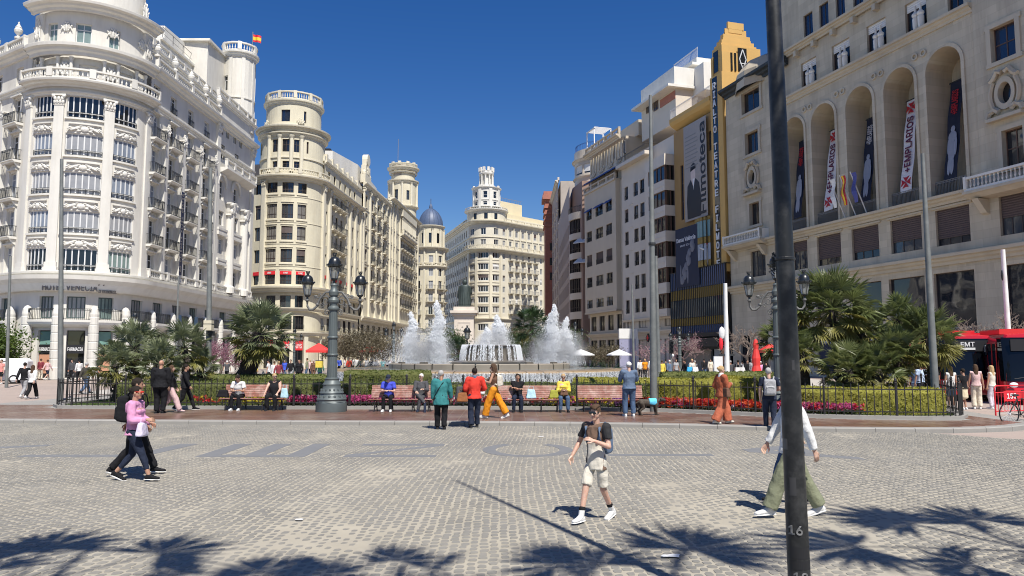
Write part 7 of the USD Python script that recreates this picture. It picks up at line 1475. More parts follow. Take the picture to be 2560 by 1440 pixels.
def front_pole():
 b = gnd(2005,1595,0); d = b[1]; t = at(1930,-60,d); k_ = 11.8 / t[2]; t = b + (t - b) * k_; RB,RT = .0865,.0865 - .0275 * k_; T,h = pole('thick black painted foreground pole with stencilled numbers',b,t,RB,RT,'pole_black',name='black_pole'); 
 ax = h / np.linalg.norm(h); view = -np.array([b[0],b[1],0]) / np.hypot(b[0],b[1]); view = view - (view @ ax) * ax; view /= np.linalg.norm(view); X = np.cross(ax,view) * 1.0
 def R_at(z): return RB + (RT - RB) * z / h[2]
 def stencil(txt,py,hgt,off):
  z = at(2000,py,d)[2]; v,f = letters(txt,hgt,.006); v = v - [(v[:,0].min() + v[:,0].max()) / 2,0,0]; r = R_at(z); a = (v[:,0] + off) / r; c = ax * (z / ax[2])
  P = c + np.outer(v[:,1],ax) + (r + .001 + v[:,2])[:,None] * (np.outer(np.cos(a),view) + np.outer(np.sin(a),X)); m = MB().add(P,f); return put(T,'stencil_number',m,M['stencil_grey'])
 plain('stencil_grey',(.2,.2,.2),.7,dirt=(.03,.03,.03),dirt_amt=.8,dscale=30); stencil('16',1331,.065,-.012); stencil('19',1447,.065,.012)
 for py0,py1,name in ((1362,1392,'dark_tape'),(1396,1418,'dark_tape')):
  z0,z1 = at(2000,py1,d)[2],at(2000,py0,d)[2]; m = MB(); rows = []
  for z in (z0,z1):
   r = R_at(z) + .0015; c = ax * (z / ax[2]); rows += [c + r * (math.cos(a) * view + math.sin(a) * X) for a in np.linspace(-.75,1.3,14)]
  m.add(rows,[[i,i + 1,15 + i,14 + i] for i in range(13)]); put(T,name,m,M['black_paint'])
 for py0,py1,a0,a1,c in ((1095,1122,-1.15,-.55,'sticker_grey'),(1030,1048,-1.2,-.9,'sticker_grey'),(900,925,.2,.5,'sticker_dark'),(1190,1235,-.5,.1,'sticker_dark')):
  m = MB(); rows = []
  for z in (at(2000,py1,d)[2],at(2000,py0,d)[2]): r = R_at(z) + .001; c_ = ax * (z / ax[2]); rows += [c_ + r * (math.cos(a) * view + math.sin(a) * X) for a in np.linspace(a0,a1,7)]
  m.add(rows,[[i,i + 1,8 + i,7 + i] for i in range(6)]); put(T,'sticker_remains',m,plain_(c,(.085,.08,.075) if c == 'sticker_grey' else (.04,.04,.042)))
 z = at(2000,648,d)[2]; r = R_at(z); m = MB().lathe([(r + .001,z - .015),(r + .008,z - .008),(r + .008,z + .008),(r + .001,z + .015)],(ax * (z / ax[2]) * [1,1,0]),20); put(T,'joint_ring',m,M['pole_black'])
 z = at(2000,640,d)[2]; c = ax * (z / ax[2]); m = MB()
 for k in range(6): m.tube([c - X * (r + .0) * 1.0 + [0,0,-.02 * k],c - X * (r + .02 + .006 * k) + [0,0,.03 - .03 * k],c - X * (r + .008) + [0,0,-.06 - .02 * k]],.006,4)
 put(T,'tied_cord',m,M['iron'])
front_pole()
def fence():
 T = thing('iron_railing','low dark iron railing with pointed posts round the planted bed','fence',(0,0,0)); S = FP; s = np.r_[0,np.cumsum(np.linalg.norm(np.diff(S,axis=0),axis=1))]; at_ = lambda q: np.array([np.interp(q,s,S[:,0]),np.interp(q,s,S[:,1])]); z0,z1 = ZP + .1,ZP + 1.08; q = 0; i = 0
 for zz in (z0 + .12,z1 - .16):
  m = MB(); qq = np.arange(0,s[-1],.4); P = [(*at_(x),zz) for x in qq]
  for a,b in zip(P,P[1:]): m.bar(a,b,.018,.034)
  put(T,'rail',m,M['fence_iron'])
 n = int(s[-1] / 2.05)
 for k in range(n + 1): p = at_(s[-1] * k / n); m = MB().tube([(*p,z0 - .12),(*p,z1 + .02)],.035,8); m.lathe([(.05,0),(.055,.03),(.03,.05),(.05,.09),(.035,.15),(0,.2)],(*p,z1 + .02),8); put(T,'post',m,M['fence_iron'])
 for k in range(int(s[-1] / .225)):
  p = at_(k * .225 + .1); m = MB().bar((*p,z0),(*p,z1 - .03),.022); m.lathe([(.014,0),(.02,.02),(0,.09)],(*p,z1 - .05),4)
  put(T,'bar',m,M['fence_iron'])
fence()
def bench(label,loc,rot,L=2.3,src=None):
 T = thing('slatted_bench',label,'bench',loc,rot,None); h = L / 2   # sitter looks along -y
 for k in range(6): y = -.38 + k * .085; z = .43 - .012 * k + (.012 if k == 0 else 0); m = MB().box(-h,h,-.034,.034,-.016,.016,R=rotx(-.06),t=(0,y,z)); put(T,'seat_slat',m,M['bench_red'])
 for k in range(7): z = .5 + k * .063; y = .09 + (z - .45) * .32; m = MB().box(-h,h,-.014,.014,-.026,.026,R=rotx(-.3),t=(0,y,z)); put(T,'back_slat',m,M['bench_red'])
 for x in (-h + .2,-h / 3,h / 3,h - .2):
  m = MB().tube([(x,-.36,.01),(x,-.34,.25),(x,-.38,.4),(x,.04,.37),(x,.1,.46),(x,.26,.93)],.02,6); m.tube([(x,.2,.01),(x,.08,.2),(x,.04,.37)],.02,6); m.tube([(x,-.34,.22),(x,-.12,.14),(x,.08,.2)],.014,5); put(T,'iron_leg',m,M['fence_iron'])
 return T
BENCH = [((632,1026),'leftmost slatted red bench, with a young man in white and a woman in black'),((1005,1029),'worn red slatted bench with two older men seated, right of the ornate lamp'),((1326,1030),'red slatted bench with a man in black and a blonde woman seated'),((1528,1030),'empty red slatted bench behind the man in the denim jacket')]
BP = []
for (px,py),lab in BENCH: g = gnd(px,py,ZP); loc = (g[0],g[1] + .2,ZP); BP.append(loc); bench(lab,loc,0.0 if px < 1500 else -.03)
def parasol(label,px,py_edge,d,R,h,closed=False):
 p = at(px,py_edge,d); T = thing('red_parasol' if not closed else 'closed_red_parasol',label,'parasol',(p[0],p[1],0)); z = p[2]; m = MB().tube([(0,0,0),(0,0,z + h)],.04,6); put(T,'pole',m,M['grey_letters'])
 if closed: m = MB().lathe([(0,z + 1.1),(.12,z + 1.0),(.2,z + .7),(.16,z + .4),(.3,z - .2),(.25,z - .7),(.42,z - 1.3),(.3,z - 1.6)],(0,0,0),10); put(T,'folded_cloth',m,M['parasol_red']); return
 m = MB(); n = 4; c = [(R * math.cos(PI / 4 + k * PI / 2),R * math.sin(PI / 4 + k * PI / 2),z) for k in range(n)]
 for k in range(n):
  a,b = np.array(c[k]),np.array(c[(k + 1) % n]); mid = (a + b) / 2; ap = np.array([0,0,z + h]); m.add([a,mid,b,ap,a - [0,0,.22],mid - [0,0,.22],b - [0,0,.22]],[[0,1,3],[1,2,3],[0,1,5],[0,5,4],[1,2,6],[1,6,5]])
 put(T,'canopy',m,M['parasol_red'])
 for k in range(4): m = MB().bar((0,0,z + h - .1),c[k],.04); put(T,'rib',m,M['grey_letters'])
 t,f = letters('TERRASSA',.16,.01) if False else (None,None)
plain('parasol_red',(.62,.035,.03),.7); plain('bin_dark',(.06,.065,.07),.5)
parasol('bright red open parasol in front of the cream building, left of the lamp post',797,876,74,1.45,.75); parasol('red open parasol beneath the brown budding trees',928,876,80,1.5,.55); parasol('closed red parasol before the stone building left wing',1890,888,50,.3,.5,True); parasol('red open parasol partly behind the black pole',1925,875,56,.9,.5)
for k,lab in enumerate(('dark square litter bin left of the fountain, left of two','dark square litter bin left of the fountain, right of two')): p = at(924 + 12 * k,900,66); T = thing('litter_bin',lab,'bin',(p[0],p[1],0)); m = MB().box(-.19,.19,-.2,.2,0,1.1); put(T,'body',m,M['bin_dark']); m = MB().box(-.21,.21,-.22,.22,1.1,1.16); put(T,'lid',m,M['iron'])
for px,d,w,lab in ((1452,70,1.3,'white terrace parasol behind the left cycad'),(1548,72,1.2,'white terrace parasol behind the right cycad')):
 p = at(px,886,d); T = thing('white_parasol',lab,'parasol',(p[0],p[1],0)); m = MB().tube([(0,0,0),(0,0,p[2] + .6)],.04,6); put(T,'pole',m,M['grey_letters']); m = MB().lathe([(w,p[2] - .1),(w,p[2]),(0,p[2] + .5)],(0,0,0),8); put(T,'canopy',m,M['white_paint'])
def kiosk():
 p = at(1572,900,104); T = thing('information_totem','pale lilac poster totem near the beige building','totem',(p[0],p[1],0)); m = MB().box(-1.3,1.2,-.3,.3,0,4.3); put(T,'panel',m,plain_('totem_lilac',(.3,.3,.42))); m = MB().box(-1.35,1.25,-.35,.35,4.3,5.7).box(.95,1.35,-.33,.33,0,4.298); put(T,'frame',m,M['white_shutter']); m = MB()
 for k in range(5): m.ell((-.9 + .4 * k,-.33,4.9 + .15 * math.sin(k * 2)),(.18,.02,.2),1)
 put(T,'printed_cloud',m,M['totem_lilac'])
kiosk()
def traffic_light():
 p = at(1678,870,58); T = thing('traffic_light','black traffic signal on grey post before the theatre','traffic light',(p[0],p[1],0)); m = MB().lathe([(.06,0),(.06,2.6),(0,2.6)],(0,0,0),8); put(T,'post',m,M['pole_grey']); m = MB().box(-.16,.16,-.14,.14,2.2,3.2); put(T,'signal_head',m,M['black_paint']); m = MB()
 for k in range(3): m.lathe([(.11,-.1),(.11,.08)],(0,-.16,2.4 + .3 * k),8,R=rotx(PI / 2))
 put(T,'visor',m,M['iron']); m = MB().ell((.1,-.1,2.05),(.1,.1,.12),1); put(T,'white_lamp',m,M['white_paint'])
traffic_light()
def barrier():
 a,b = gnd(2490,1045,0),gnd(2640,1040,0); T = thing('red_barrier','red painted crowd barrier with white number before the buses','barrier',a); L = float(np.linalg.norm(b - a)); d = (b - a) / L; m = MB(); q = lambda u,z: d * u + [0,0,z]
 m.tube([q(0,0),q(0,1.0),q(.08,1.08),q(L,1.08),q(L,0)],.025,6); m.tube([q(0,.22),q(L,.22)],.02,6); m.tube([q(0,.85),q(L,.85)],.02,6); put(T,'frame',m,M['red_sign'])
 for k in range(1,int(L / .14)): m = MB().bar(q(k * .14,.22),q(k * .14,.85),.014); put(T,'bar',m,M['red_sign'])
 n = np.array([d[1],-d[0],0]); m = MB().bar(q(.4,.72),q(1.15,.72),.012,.34); put(T,'number_plate',m,M['red_sign']); v,f = letters('155',.17,.01); m = MB().add(q(.5,.64) + n * .012 + np.outer(v[:,0],d) + np.outer(v[:,1],[0,0,1]) + np.outer(v[:,2],n),f); put(T,'number',m,M['white_paint'])
barrier()
def bicycle(label,loc,rot,colr='black_paint'):
 T = thing('bicycle',label,'bicycle',loc,rot)
 for x in (-.52,.52):
  m = MB().tube([(x + .33 * math.cos(t),0,.34 + .33 * math.sin(t)) for t in np.linspace(0,2 * PI,29)],.02,6,False); w = put(T,'tyre',m,M['black_paint']); m = MB()
  for k in range(14): a = k * 2 * PI / 14; m.bar((x,0,.34),(x + .32 * math.cos(a),0,.34 + .32 * math.sin(a)),.005)
  m.tube([(x,-.04,.34),(x,.04,.34)],.025,6); put(w,'spokes',m,M['steel_letters'])
 m = MB()
 for a,b in (((-.52,0,.34),(-.12,0,.3)),((-.52,0,.34),(-.22,0,.78)),((-.12,0,.3),(-.24,0,.86)),((-.12,0,.3),(.36,0,.72)),((-.22,0,.78),(.35,0,.78)),((.34,0,.9),(.4,0,.62)),((.4,0,.62),(.52,0,.34))): m.tube([a,b],.017,6)
 put(T,'frame',m,M[colr]); m = MB().tube([(.33,0,.9),(.34,0,1.02),(.34,-.28,1.04),(.22,-.3,1.02)],.014,5).tube([(.34,0,1.02),(.34,.28,1.04),(.22,.3,1.02)],.014,5); put(T,'handlebar',m,M['iron']); m = MB().ell((-.27,0,.9),(.13,.08,.035),1); put(T,'saddle',m,M['black_paint']); m = MB().lathe([(.08,-.01),(.08,.01)],(-.12,-.05,.3),12,R=rotx(PI / 2)).bar((-.12,-.07,.3),(-.05,-.07,.16),.015).bar((-.1,-.12,.16),(.0,-.05,.16),.05,.02); put(T,'crank',m,M['iron']); return T
g = gnd(2542,1062,0); BK = bicycle('dark bicycle leaning at the right edge of the railing',(g[0] + .25,g[1],0),.15)
p = at(1575,930,60)
for k,lab in enumerate(('parked bicycle behind the hedge near the thick grey pole, left of a pair','parked bicycle behind the hedge near the thick grey pole, right of a pair')): q = at(1598 + 16 * k,915,58); copy_of(BK,'bicycle',lab,(q[0],q[1],0),.6 + k)
# ---------------------------------------------------------------- vehicles
plain('bus_red',(.55,.012,.02),.25,coat=.6,var=.03); plain('van_white',(.75,.76,.77),.3,coat=.5,var=.03); plain('tyre',(.015,.015,.016),.8); plain('hub',(.3,.3,.31),.4); plain('head_lamp',(.7,.72,.75),.1); plain('amber',(.8,.35,.03),.4)
glassmat('vehicle_glass',(.008,.009,.011),spec=.45)
def wheel(T,x,y,r=.48,w=.28):
 m = MB().lathe([(r * .62,-w / 2),(r * .95,-w / 2),(r,-w * .3),(r,w * .3),(r * .95,w / 2),(r * .62,w / 2)],(x,y,r),20,R=roty(PI / 2)); k = put(T,'wheel',m,M['tyre']); m = MB().lathe([(0,w * .42),(r * .5,w * .44),(r * .62,w * .48),(r * .62,-w * .48),(r * .5,-w * .44),(0,-w * .42)],(x,y,r),14,R=roty(PI / 2)); put(k,'rim',m,M['hub'])
def bus(label,loc,rot,detail=True):
 """a city bus; nose at -y, door side at -x"""
 T = thing('city_bus',label,'bus',loc,rot); W_,L,H = 1.25,11.5,3.05
 prof = [(-W_,.32),(-W_,1.0),(-W_ - .01,1.2),(-W_ + .06,2.75),(-W_ + .22,3.0),(-.5,H),(.5,H),(W_ - .22,3.0),(W_ - .06,2.75),(W_ + .01,1.2),(W_,.32)]
 ys = [-.0,.12,.5,L - .3,L]; sc = [(.93,0),(.98,0),(1,0),(1,0),(.96,0)]; V = []; k = len(prof)
 for y,(s,_) in zip(ys,sc): V += [(x * s,y + (.35 * max(0,(z - 1.1) / 2) if y < .2 else 0),.32 + (z - .32) * (1 if s > .95 else .985)) for x,z in prof]
 m = MB().add(V,[[i * k + j,i * k + (j + 1) % k,(i + 1) * k + (j + 1) % k,(i + 1) * k + j] for i in range(4) for j in range(k)]); m.add(V[:k],[[0,j,j + 1] for j in range(1,k - 1)]); m.add(V[-k:],[[0,j,j + 1] for j in range(1,k - 1)]); put(T,'body',m,M['bus_red'],35)
 m = MB(); rows = [(.98,-.03),(1.6,.04),(2.2,.14),(2.86,.26)]; V = []
 for z,y in rows: V += [(-1.2,y + .55,z),(-1.16,y + .1,z),(-.9,y,z),(0,y - .05,z),(.9,y,z),(1.16,y + .1,z),(1.2,y + .55,z)]
 V = [(x * 1.06,y - .04,z) for x,y,z in V]; m.add(V,[[r * 7 + j,r * 7 + j + 1,r * 7 + 8 + j,r * 7 + 7 + j] for r in range(3) for j in range(6)]); put(T,'windscreen',m,M['vehicle_glass'],40)
 m = MB().box(-1.28,1.28,-.16,.5,.3,.62); put(T,'bumper',m,M['bus_red'])
 for s in (-1,1): m = MB().ell((s * .95,-.1,.84),(.17,.08,.12),1); put(T,'headlight',m,M['head_lamp']); m = MB().tube([(s * .9,-.06,1.1),(s * .3,-.09,1.2)],.015,4); put(T,'wiper',m,M['iron'])
 m = MB().box(-.95,.95,.02,.05,2.28,2.78); dsp = put(T,'destination_display',m,M['black_paint']); v,f = letters('EMT',.2,.02); v = v - [(v[:,0].min() + v[:,0].max()) / 2,0,0]; m = MB().add(np.column_stack([v[:,0],.012 - v[:,2],2.5 + v[:,1]]),f); put(dsp,'lettering',m,M['white_paint']); m = MB().box(-.3,.3,0,.015,2.34,2.44); put(dsp,'white_strip',m,M['white_paint'])
 for s in (-1,1):
  for k_ in range(6):
   y0 = 1.7 + k_ * 1.6
   if s < 0 and k_ in (0,3): continue
   m = MB().add([(s * (W_ + .03),y0,1.22),(s * (W_ + .03),y0 + 1.5,1.22),(s * (W_ - .03),y0 + 1.5,2.62),(s * (W_ - .03),y0,2.62)],[[0,1,2,3]]); put(T,'side_window',m,M['vehicle_glass'])
  for y in (2.6,8.6): wheel(T,s * (W_ - .12),y)
 for y0 in (.75,6.5):
  for q in (0,.62): m = MB().box(-W_ - .05,-W_ + .02,y0 + q + .03,y0 + q + .6,.42,2.6); d = put(T,'door',m,M['vehicle_glass']); m = MB().box(-W_ - .07,-W_ - .04,y0 + q,y0 + q + .04,.4,2.62).box(-W_ - .07,-W_ - .04,y0 + q,y0 + q + .62,2.6,2.66); put(d,'door_frame',m,M['bus_red'])
 m = MB().box(-W_ - .06,-W_ + .0,2.2,3.2,2.1,2.62); s = put(T,'side_sign',m,M['black_paint']); v,f = letters('EMT',.3,.015); m = MB().add(np.column_stack([np.full(len(v),-W_ - .062) - v[:,2],3.08 - v[:,0],2.25 + v[:,1]]),f); put(s,'lettering',m,M['white_paint'])
 m = MB().box(-.8,.8,2,5,3.04,3.28).box(-.7,.7,6.5,8.5,3.04,3.22); put(T,'roof_unit',m,M['bus_red']); return T
g = gnd(2480,1005,0)
bus('red city bus with dark windscreen seen just right of the right palms',(21.0,34.2,0),math.radians(-18)); bus('second red city bus cut by the right edge of the picture',(22.2,31.4,0),math.radians(-18))
def van(label,loc,rot,mt='van_white',name='van',L=4.3,H=1.85,W_=.9):
 T = thing(name,label,name.replace('_',' '),loc,rot); side = [(0,.3),(0,.75),(.12,.95),(.9,1.1),(1.55,H - .15),(1.8,H),(L - .25,H),(L,H - .25),(L,.35),(L - .1,.28)]; V = []
 for x,s in ((-W_,1),(W_,1)): V += [(x * (1 if z < 1.1 else .9),y,z) for y,z in side]
 k = len(side); m = MB().add(V,[[j,(j + 1) % k,k + (j + 1) % k,k + j] for j in range(k)])
 for o in (0,k):
  P2 = Polygon([(y,z) for y,z in side]); e = trimesh.creation.triangulate_polygon(P2,engine='earcut'); m.add([(V[o][0] * (1 if z < 1.1 else .9),y,z) for y,z in e[0]],e[1])
 put(T,'body',m,M[mt],25)
 for s in (-1,1):
  for y0,y1 in ((1.5,2.25),(2.35,3.1)): m = MB().add([(s * (W_ * .915),y0,1.14),(s * (W_ * .915),y1,1.14),(s * (W_ * .905),y1,H - .22),(s * (W_ * .905),y0 + (.35 if y0 < 2 else 0),H - .22)],[[0,1,2,3]]); put(T,'side_window',m,M['vehicle_glass'])
  m = MB().ell((s * .7,.06,.72),(.14,.08,.1),1); put(T,'headlight',m,M['head_lamp'])
  m = MB().ell((s * (W_ + .08),1.35,1.12),(.1,.06,.08),1); put(T,'mirror',m,M['black_paint'])
  for y in (.8,L - .8): wheel(T,s * (W_ - .1),y,.33,.2)
  m = MB().ell((s * .82,L - .02,.9),(.06,.05,.2),1); put(T,'rear_lamp',m,M['red_sign'])
 m = MB().add([(-.78,.93,1.13),(.78,.93,1.13),(.7,1.53,H - .2),(-.7,1.53,H - .2)],[[0,1,2,3]]); m2 = MB(); v,f = m.get(); m2.add(v + [0,-.03,.02],f); put(T,'windscreen',m2,M['vehicle_glass']); m = MB().box(-W_ * .95,W_ * .95,-.06,.1,.28,.5).box(-W_ * .95,W_ * .95,L - .08,L + .05,.3,.55); put(T,'bumper',m,M['grey_letters']); return T
p = gnd(10,962,0); van('white van parked at the left edge near the hotel corner',(p[0] - 4.2,p[1] + 1.5,0),math.radians(-70)); q = at(480,900,46)
def motorbike(label,loc,rot):
 T = thing('motor_scooter',label,'scooter',loc,rot)
 for x in (-.6,.6): m = MB().lathe([(.15,-.05),(.26,-.06),(.28,0),(.26,.06),(.15,.05)],(x,0,.28),14,R=rotx(PI / 2)); w = put(T,'wheel',m,M['tyre']); m = MB().lathe([(0,-.04),(.16,-.04),(.16,.04),(0,.04)],(x,0,.28),10,R=rotx(PI / 2)); put(w,'rim',m,M['hub'])
 m = MB().ell((-.4,0,.6),(.4,.17,.2),1).ell((.0,0,.36),(.35,.16,.08),1).ell((.48,0,.65),(.12,.2,.35),1); put(T,'body',m,M['bin_dark']); m = MB().ell((-.32,0,.8),(.38,.15,.07),1); put(T,'saddle',m,M['black_paint']); m = MB().tube([(.5,0,.95),(.44,-.3,1.05)],.02,5).tube([(.5,0,.95),(.44,.3,1.05)],.02,5); put(T,'handlebar',m,M['iron']); return T
p = at(640,915,50); motorbike('dark parked scooter behind the leaning palm',(p[0],p[1],0),.5)
# ---------------------------------------------------------------- people
MF = m3.Manifold
def skinm(n,c): M[n] = usdkit.material(stage,'/World/Looks/' + n,{'g': ('geometry',{}),'n': ('noise_texture',{'scale': 25.0,'detail': 3}),'r': ('rgb_ramp',{'ramp': [(.3,tuple(np.array(c) * .9)),(.7,tuple(np.minimum(np.array(c) * 1.08,.95)))]}),'p': ('principled_bsdf',{'roughness': .5,'subsurface_weight': .15,'subsurface_scale': .02})},[('g.position','n.vector'),('n.fac','r.fac'),('r.color','p.base_color')],surface='p.BSDF')
for n,c in (('skin_pale',(.5,.31,.23)),('skin_tan',(.4,.225,.15)),('skin_brown',(.3,.16,.105)),('lip',(.4,.16,.14))): skinm(n,c)
_cloth = {}
def cloth(c,rough=.85):
 k = tuple(round(x,3) for x in c)
 if k not in _cloth:
  n = 'cloth_%03d' % len(_cloth); a = np.array(c)
  _cloth[k] = usdkit.material(stage,'/World/Looks/' + n,{'g': ('geometry',{}),'n': ('noise_texture',{'scale': 11.0,'detail': 4}),'b': ('bump',{'strength': .6,'distance': .035}),'r': ('rgb_ramp',{'ramp': [(.3,tuple(a * .9)),(.7,tuple(np.minimum(a * 1.08,.95)))]}),'p': ('principled_bsdf',{'roughness': rough,'specular_ior_level': .2})},[('g.position','n.vector'),('n.fac','r.fac'),('n.fac','b.height'),('b.normal','p.normal'),('r.color','p.base_color')],surface='p.BSDF')
 return _cloth[k]
C_ = dict(black=(.011,.011,.013),navy=(.018,.024,.045),white=(.62,.615,.6),grey=(.3,.3,.31),dgrey=(.07,.07,.075),denim=(.065,.105,.18),ldenim=(.2,.28,.38),teal=(.035,.17,.175),red=(.6,.045,.03),orange=(.62,.23,.015),rust=(.32,.09,.045),pink=(.56,.26,.42),lpink=(.58,.4,.39),beige=(.62,.55,.44),cream=(.58,.54,.46),brown=(.13,.07,.045),olive=(.19,.2,.13),blue=(.05,.09,.45),royal=(.06,.08,.5),yellow=(.65,.5,.08),maroon=(.2,.04,.05),green=(.1,.3,.2),stripe=(.6,.25,.22),lblue=(.4,.6,.68),hair_dark=(.02,.015,.012),hair_brown=(.075,.045,.028),hair_blond=(.42,.29,.15),hair_grey=(.35,.34,.33),hair_white=(.65,.63,.6),slate=(.1,.14,.21),jean=(.07,.11,.2))
def S(c,r,n=12): return MF.sphere(1,n).scale((r,r,r) if np.isscalar(r) else tuple(map(float,r))).translate(tuple(map(float,c)))
def H2(*s): return MF.batch_hull(list(s))
def chain(pts,rad,n=12):
 o = MF()
 for (a,b,p,q) in zip(pts,pts[1:],rad,rad[1:]): o += H2(S(a,p,n),S(b,q,n))
 return o
def limb(pts,rad,n=12):
 o = chain(pts,rad,n); d = np.array(pts[-1]) - pts[-2]; d = d / np.linalg.norm(d); return o.trim_by_plane(tuple(-d),float(-d @ np.array(pts[-1])))
def ik(a,c,l1,l2,hint):
 a,c,hint = np.array(a,float),np.array(c,float),np.array(hint,float); d = c - a; L = np.linalg.norm(d); L2 = min(L,(l1 + l2) * .999); d = d / L; c = a + d * L2; x = (l1 * l1 - l2 * l2 + L2 * L2) / (2 * L2); h = math.sqrt(max(l1 * l1 - x * x,0)); p = hint - (hint @ d) * d; p = p / (np.linalg.norm(p) + 1e-9); return a + d * x + p * h,c
def soft(T,name,man,mt,q,fold=0.0,seed=0,label=None):
 v,f,_ = meshkit.arrays(man)
 if len(f) == 0: return None
 if q > 0:
  v,f,_ = meshkit.arrays(man.refine_to_length(q)); t = trimesh.Trimesh(v,f,process=False); trimesh.smoothing.filter_taubin(t,lamb=.5,nu=.52,iterations=6); v,f = np.array(t.vertices),np.array(t.faces)
  if fold:
   n = t.vertex_normals; w = meshkit.noise(v * [11,11,5] + seed,seed) - .5; w2 = meshkit.noise(v * [23,23,14] + seed,seed + 3) - .5; v = v + n * (fold * (1.3 * w + .6 * w2))[:,None]
 put(T,name,(v,f),mt,True if q > 0 else 50,label); return v
def hand(side,wr,d,palm,q,curl=.6,n=8):
 """palm, four fingers and a thumb; d = forearm direction, palm = normal of the palm"""
 d = np.array(d) / np.linalg.norm(d); p = np.array(palm,float); p = p - (p @ d) * d; p /= np.linalg.norm(p); x = np.cross(d,p) * side; o = MF(); c0 = np.array(wr)
 o += H2(S(c0,.024,n),S(c0 + d * .075 + x * .026,.013,n),S(c0 + d * .08 - x * .028,.012,n),S(c0 + d * .02 + x * .024,.016,n))
 for k,(off,l) in enumerate(((.03,.068),(.011,.077),(-.01,.072),(-.029,.056))):
  a = c0 + d * .08 + x * off; t = curl * (.5 + .12 * k); P = [a]; dd = d
  for s in (.45,.32,.25): dd = dd * math.cos(t) + p * math.sin(t); dd = d * (d @ dd) + p * (p @ dd); dd /= np.linalg.norm(dd); P.append(P[-1] + dd * l * s); t = curl * .8; 
  o += chain(P,[.0105,.0095,.009,.0075],n)
 b = c0 + d * .025 + x * .03; o += chain([b,b + x * .028 + d * .03 + p * .012,b + x * .03 + d * .062 + p * .028],[.0135,.0115,.009],n); return o
def person(label,loc,face=180,H=1.72,pose='stand',top=('long','navy'),bottom=('trousers','black'),hair=('short','hair_dark'),shoes='black',skin='skin_pale',sex='m',q=.045,lean=0.0,turn=0.0,arms=None,legs=None,glasses=None,hem=.1,loose=1.0,sole=None,head_turn=0.0,head_pitch=0.0,build=1.0,name='person',seat=.47,group=None,phase=1,extra=None,belly=0.0):
 T = thing(name,label,'person',loc,math.radians(face),group); s = H / 1.75; sd = sum(map(ord,label)) % 97; n = 14 if q and q < .03 else 10 if q else 7; b = build
 V3 = lambda *a: np.array(a,float)
 pz = {'stand': .955,'walk': .93,'sit': seat / s + .075}[pose] if pose in ('stand','walk','sit') else .955
 Pl = V3(0,0 if pose != 'sit' else -.02,pz); R = rotz(math.radians(turn)) @ rotx(-math.radians(lean)); tp = lambda x,y,z: Pl + R @ V3(x,y,z); fem = sex == 'f'; sw = (.165 if fem else .19) * (.5 + .5 * b)
 A = {'stand': [(-.1,.0,.075),(.1,.02,.075)],'walk': [(-.07,.34 * phase,.08 if phase > 0 else .15),(.07,-.34 * phase,.15 if phase > 0 else .08)],'sit': [(-.13,.4,.075),(.14,.38,.075)]}[pose]
 if legs: A = legs
 Wr = arms or {'stand': [(-.27,.06,.84),(.27,.06,.84)],'walk': [(-.26,-.2 * phase,.87),(.26,.24 * phase,.9)],'sit': [(-.14,.32,pz + .12),(.14,.32,pz + .12)]}[pose]
 hipL,hipR = Pl + [-.09 * b,0,-.03],Pl + [.09 * b,0,-.03]; kn,an = [],[]
 for hp,a in zip((hipL,hipR),A): k,c = ik(hp,a,.435,.425,(a[0] * .6,1.0,.15)); kn.append(k); an.append(c)
 sh = [tp(-sw,0,.47),tp(sw,0,.47)]; el,wr = [],[]
 for i,(p,w) in enumerate(zip(sh,Wr)): k,c = ik(p,w,.29,.255,((-1,1)[i] * .55,-.8,-.3)); el.append(k); wr.append(c)
 N0,HC = tp(0,-.015,.525),tp(0,.015,.68); Hr = R @ rotz(math.radians(head_turn)) @ rotx(-math.radians(head_pitch)); hp = lambda x,y,z: HC + Hr @ V3(x,y,z)
 def E(c,r,m_=None): return MF.sphere(1,n + 4).scale(tuple(map(float,r))).transform(np.hstack([Hr if m_ is None else m_,np.array(c,float)[:,None]]))
 def torso(g,lo=0.0,hem_=None):
  g2 = g; w = .93 if fem else 1; o = MF(); ring = [(0,.0 + .005,.165 * b * (1.02 if fem else .97),.115 * b + belly * .6),(.14,.01,.14 * b * w,.1 * b + belly),(.32,.005,.165 * b * w,.112 * b + belly * .3),(.445,-.005,sw * .82,.075)]
  E4 = [MF.sphere(1,n + 2).scale((x + g2,y + g2,(.1 if i < 3 else .05) + g2 * .5)).transform(np.hstack([R,tp(0,yy + belly * .4 * (i < 3),z)[:,None]])) for i,(z,yy,x,y) in enumerate(ring)]
  for a,c in zip(E4,E4[1:]): o += H2(a,c)
  if fem: o += H2(*[MF.sphere(1,n).scale((.07 + g * .6,.052 + g * .6,.065)).transform(np.hstack([R,tp(x,.085,.335)[:,None]])) for x in (-.065,.065)])
  for p in sh: o += H2(S(p,.052 + g,n),S(tp(0,0,.43),.07 + g,n))
  return o
 sl = {'tank': -1,'tee': .62,'long': 2,'coat': 2,'vest': -1,'short': .62,'crop': -1}[top[0]]
 body = torso(-.004) + chain([N0 - (HC - N0) * .25,HC + Hr @ V3(0,-.01,-.04)],[.056,.05],n) + H2(E(hp(0,-.012,.025),(.074,.094,.092)),E(hp(0,.012,-.03),(.066,.078,.07))) + H2(E(hp(0,.0,-.02),(.062,.07,.06)),E(hp(0,.047,-.09),(.033,.035,.028)))
 body += H2(S(hp(0,.088,.012),.009,n),S(hp(0,.108,-.022),.013,n),S(hp(-.013,.092,-.028),.008,n),S(hp(.013,.092,-.028),.008,n))
 for x in (-1,1): body += E(hp(.073 * x,-.005,-.005),(.012,.02,.03))
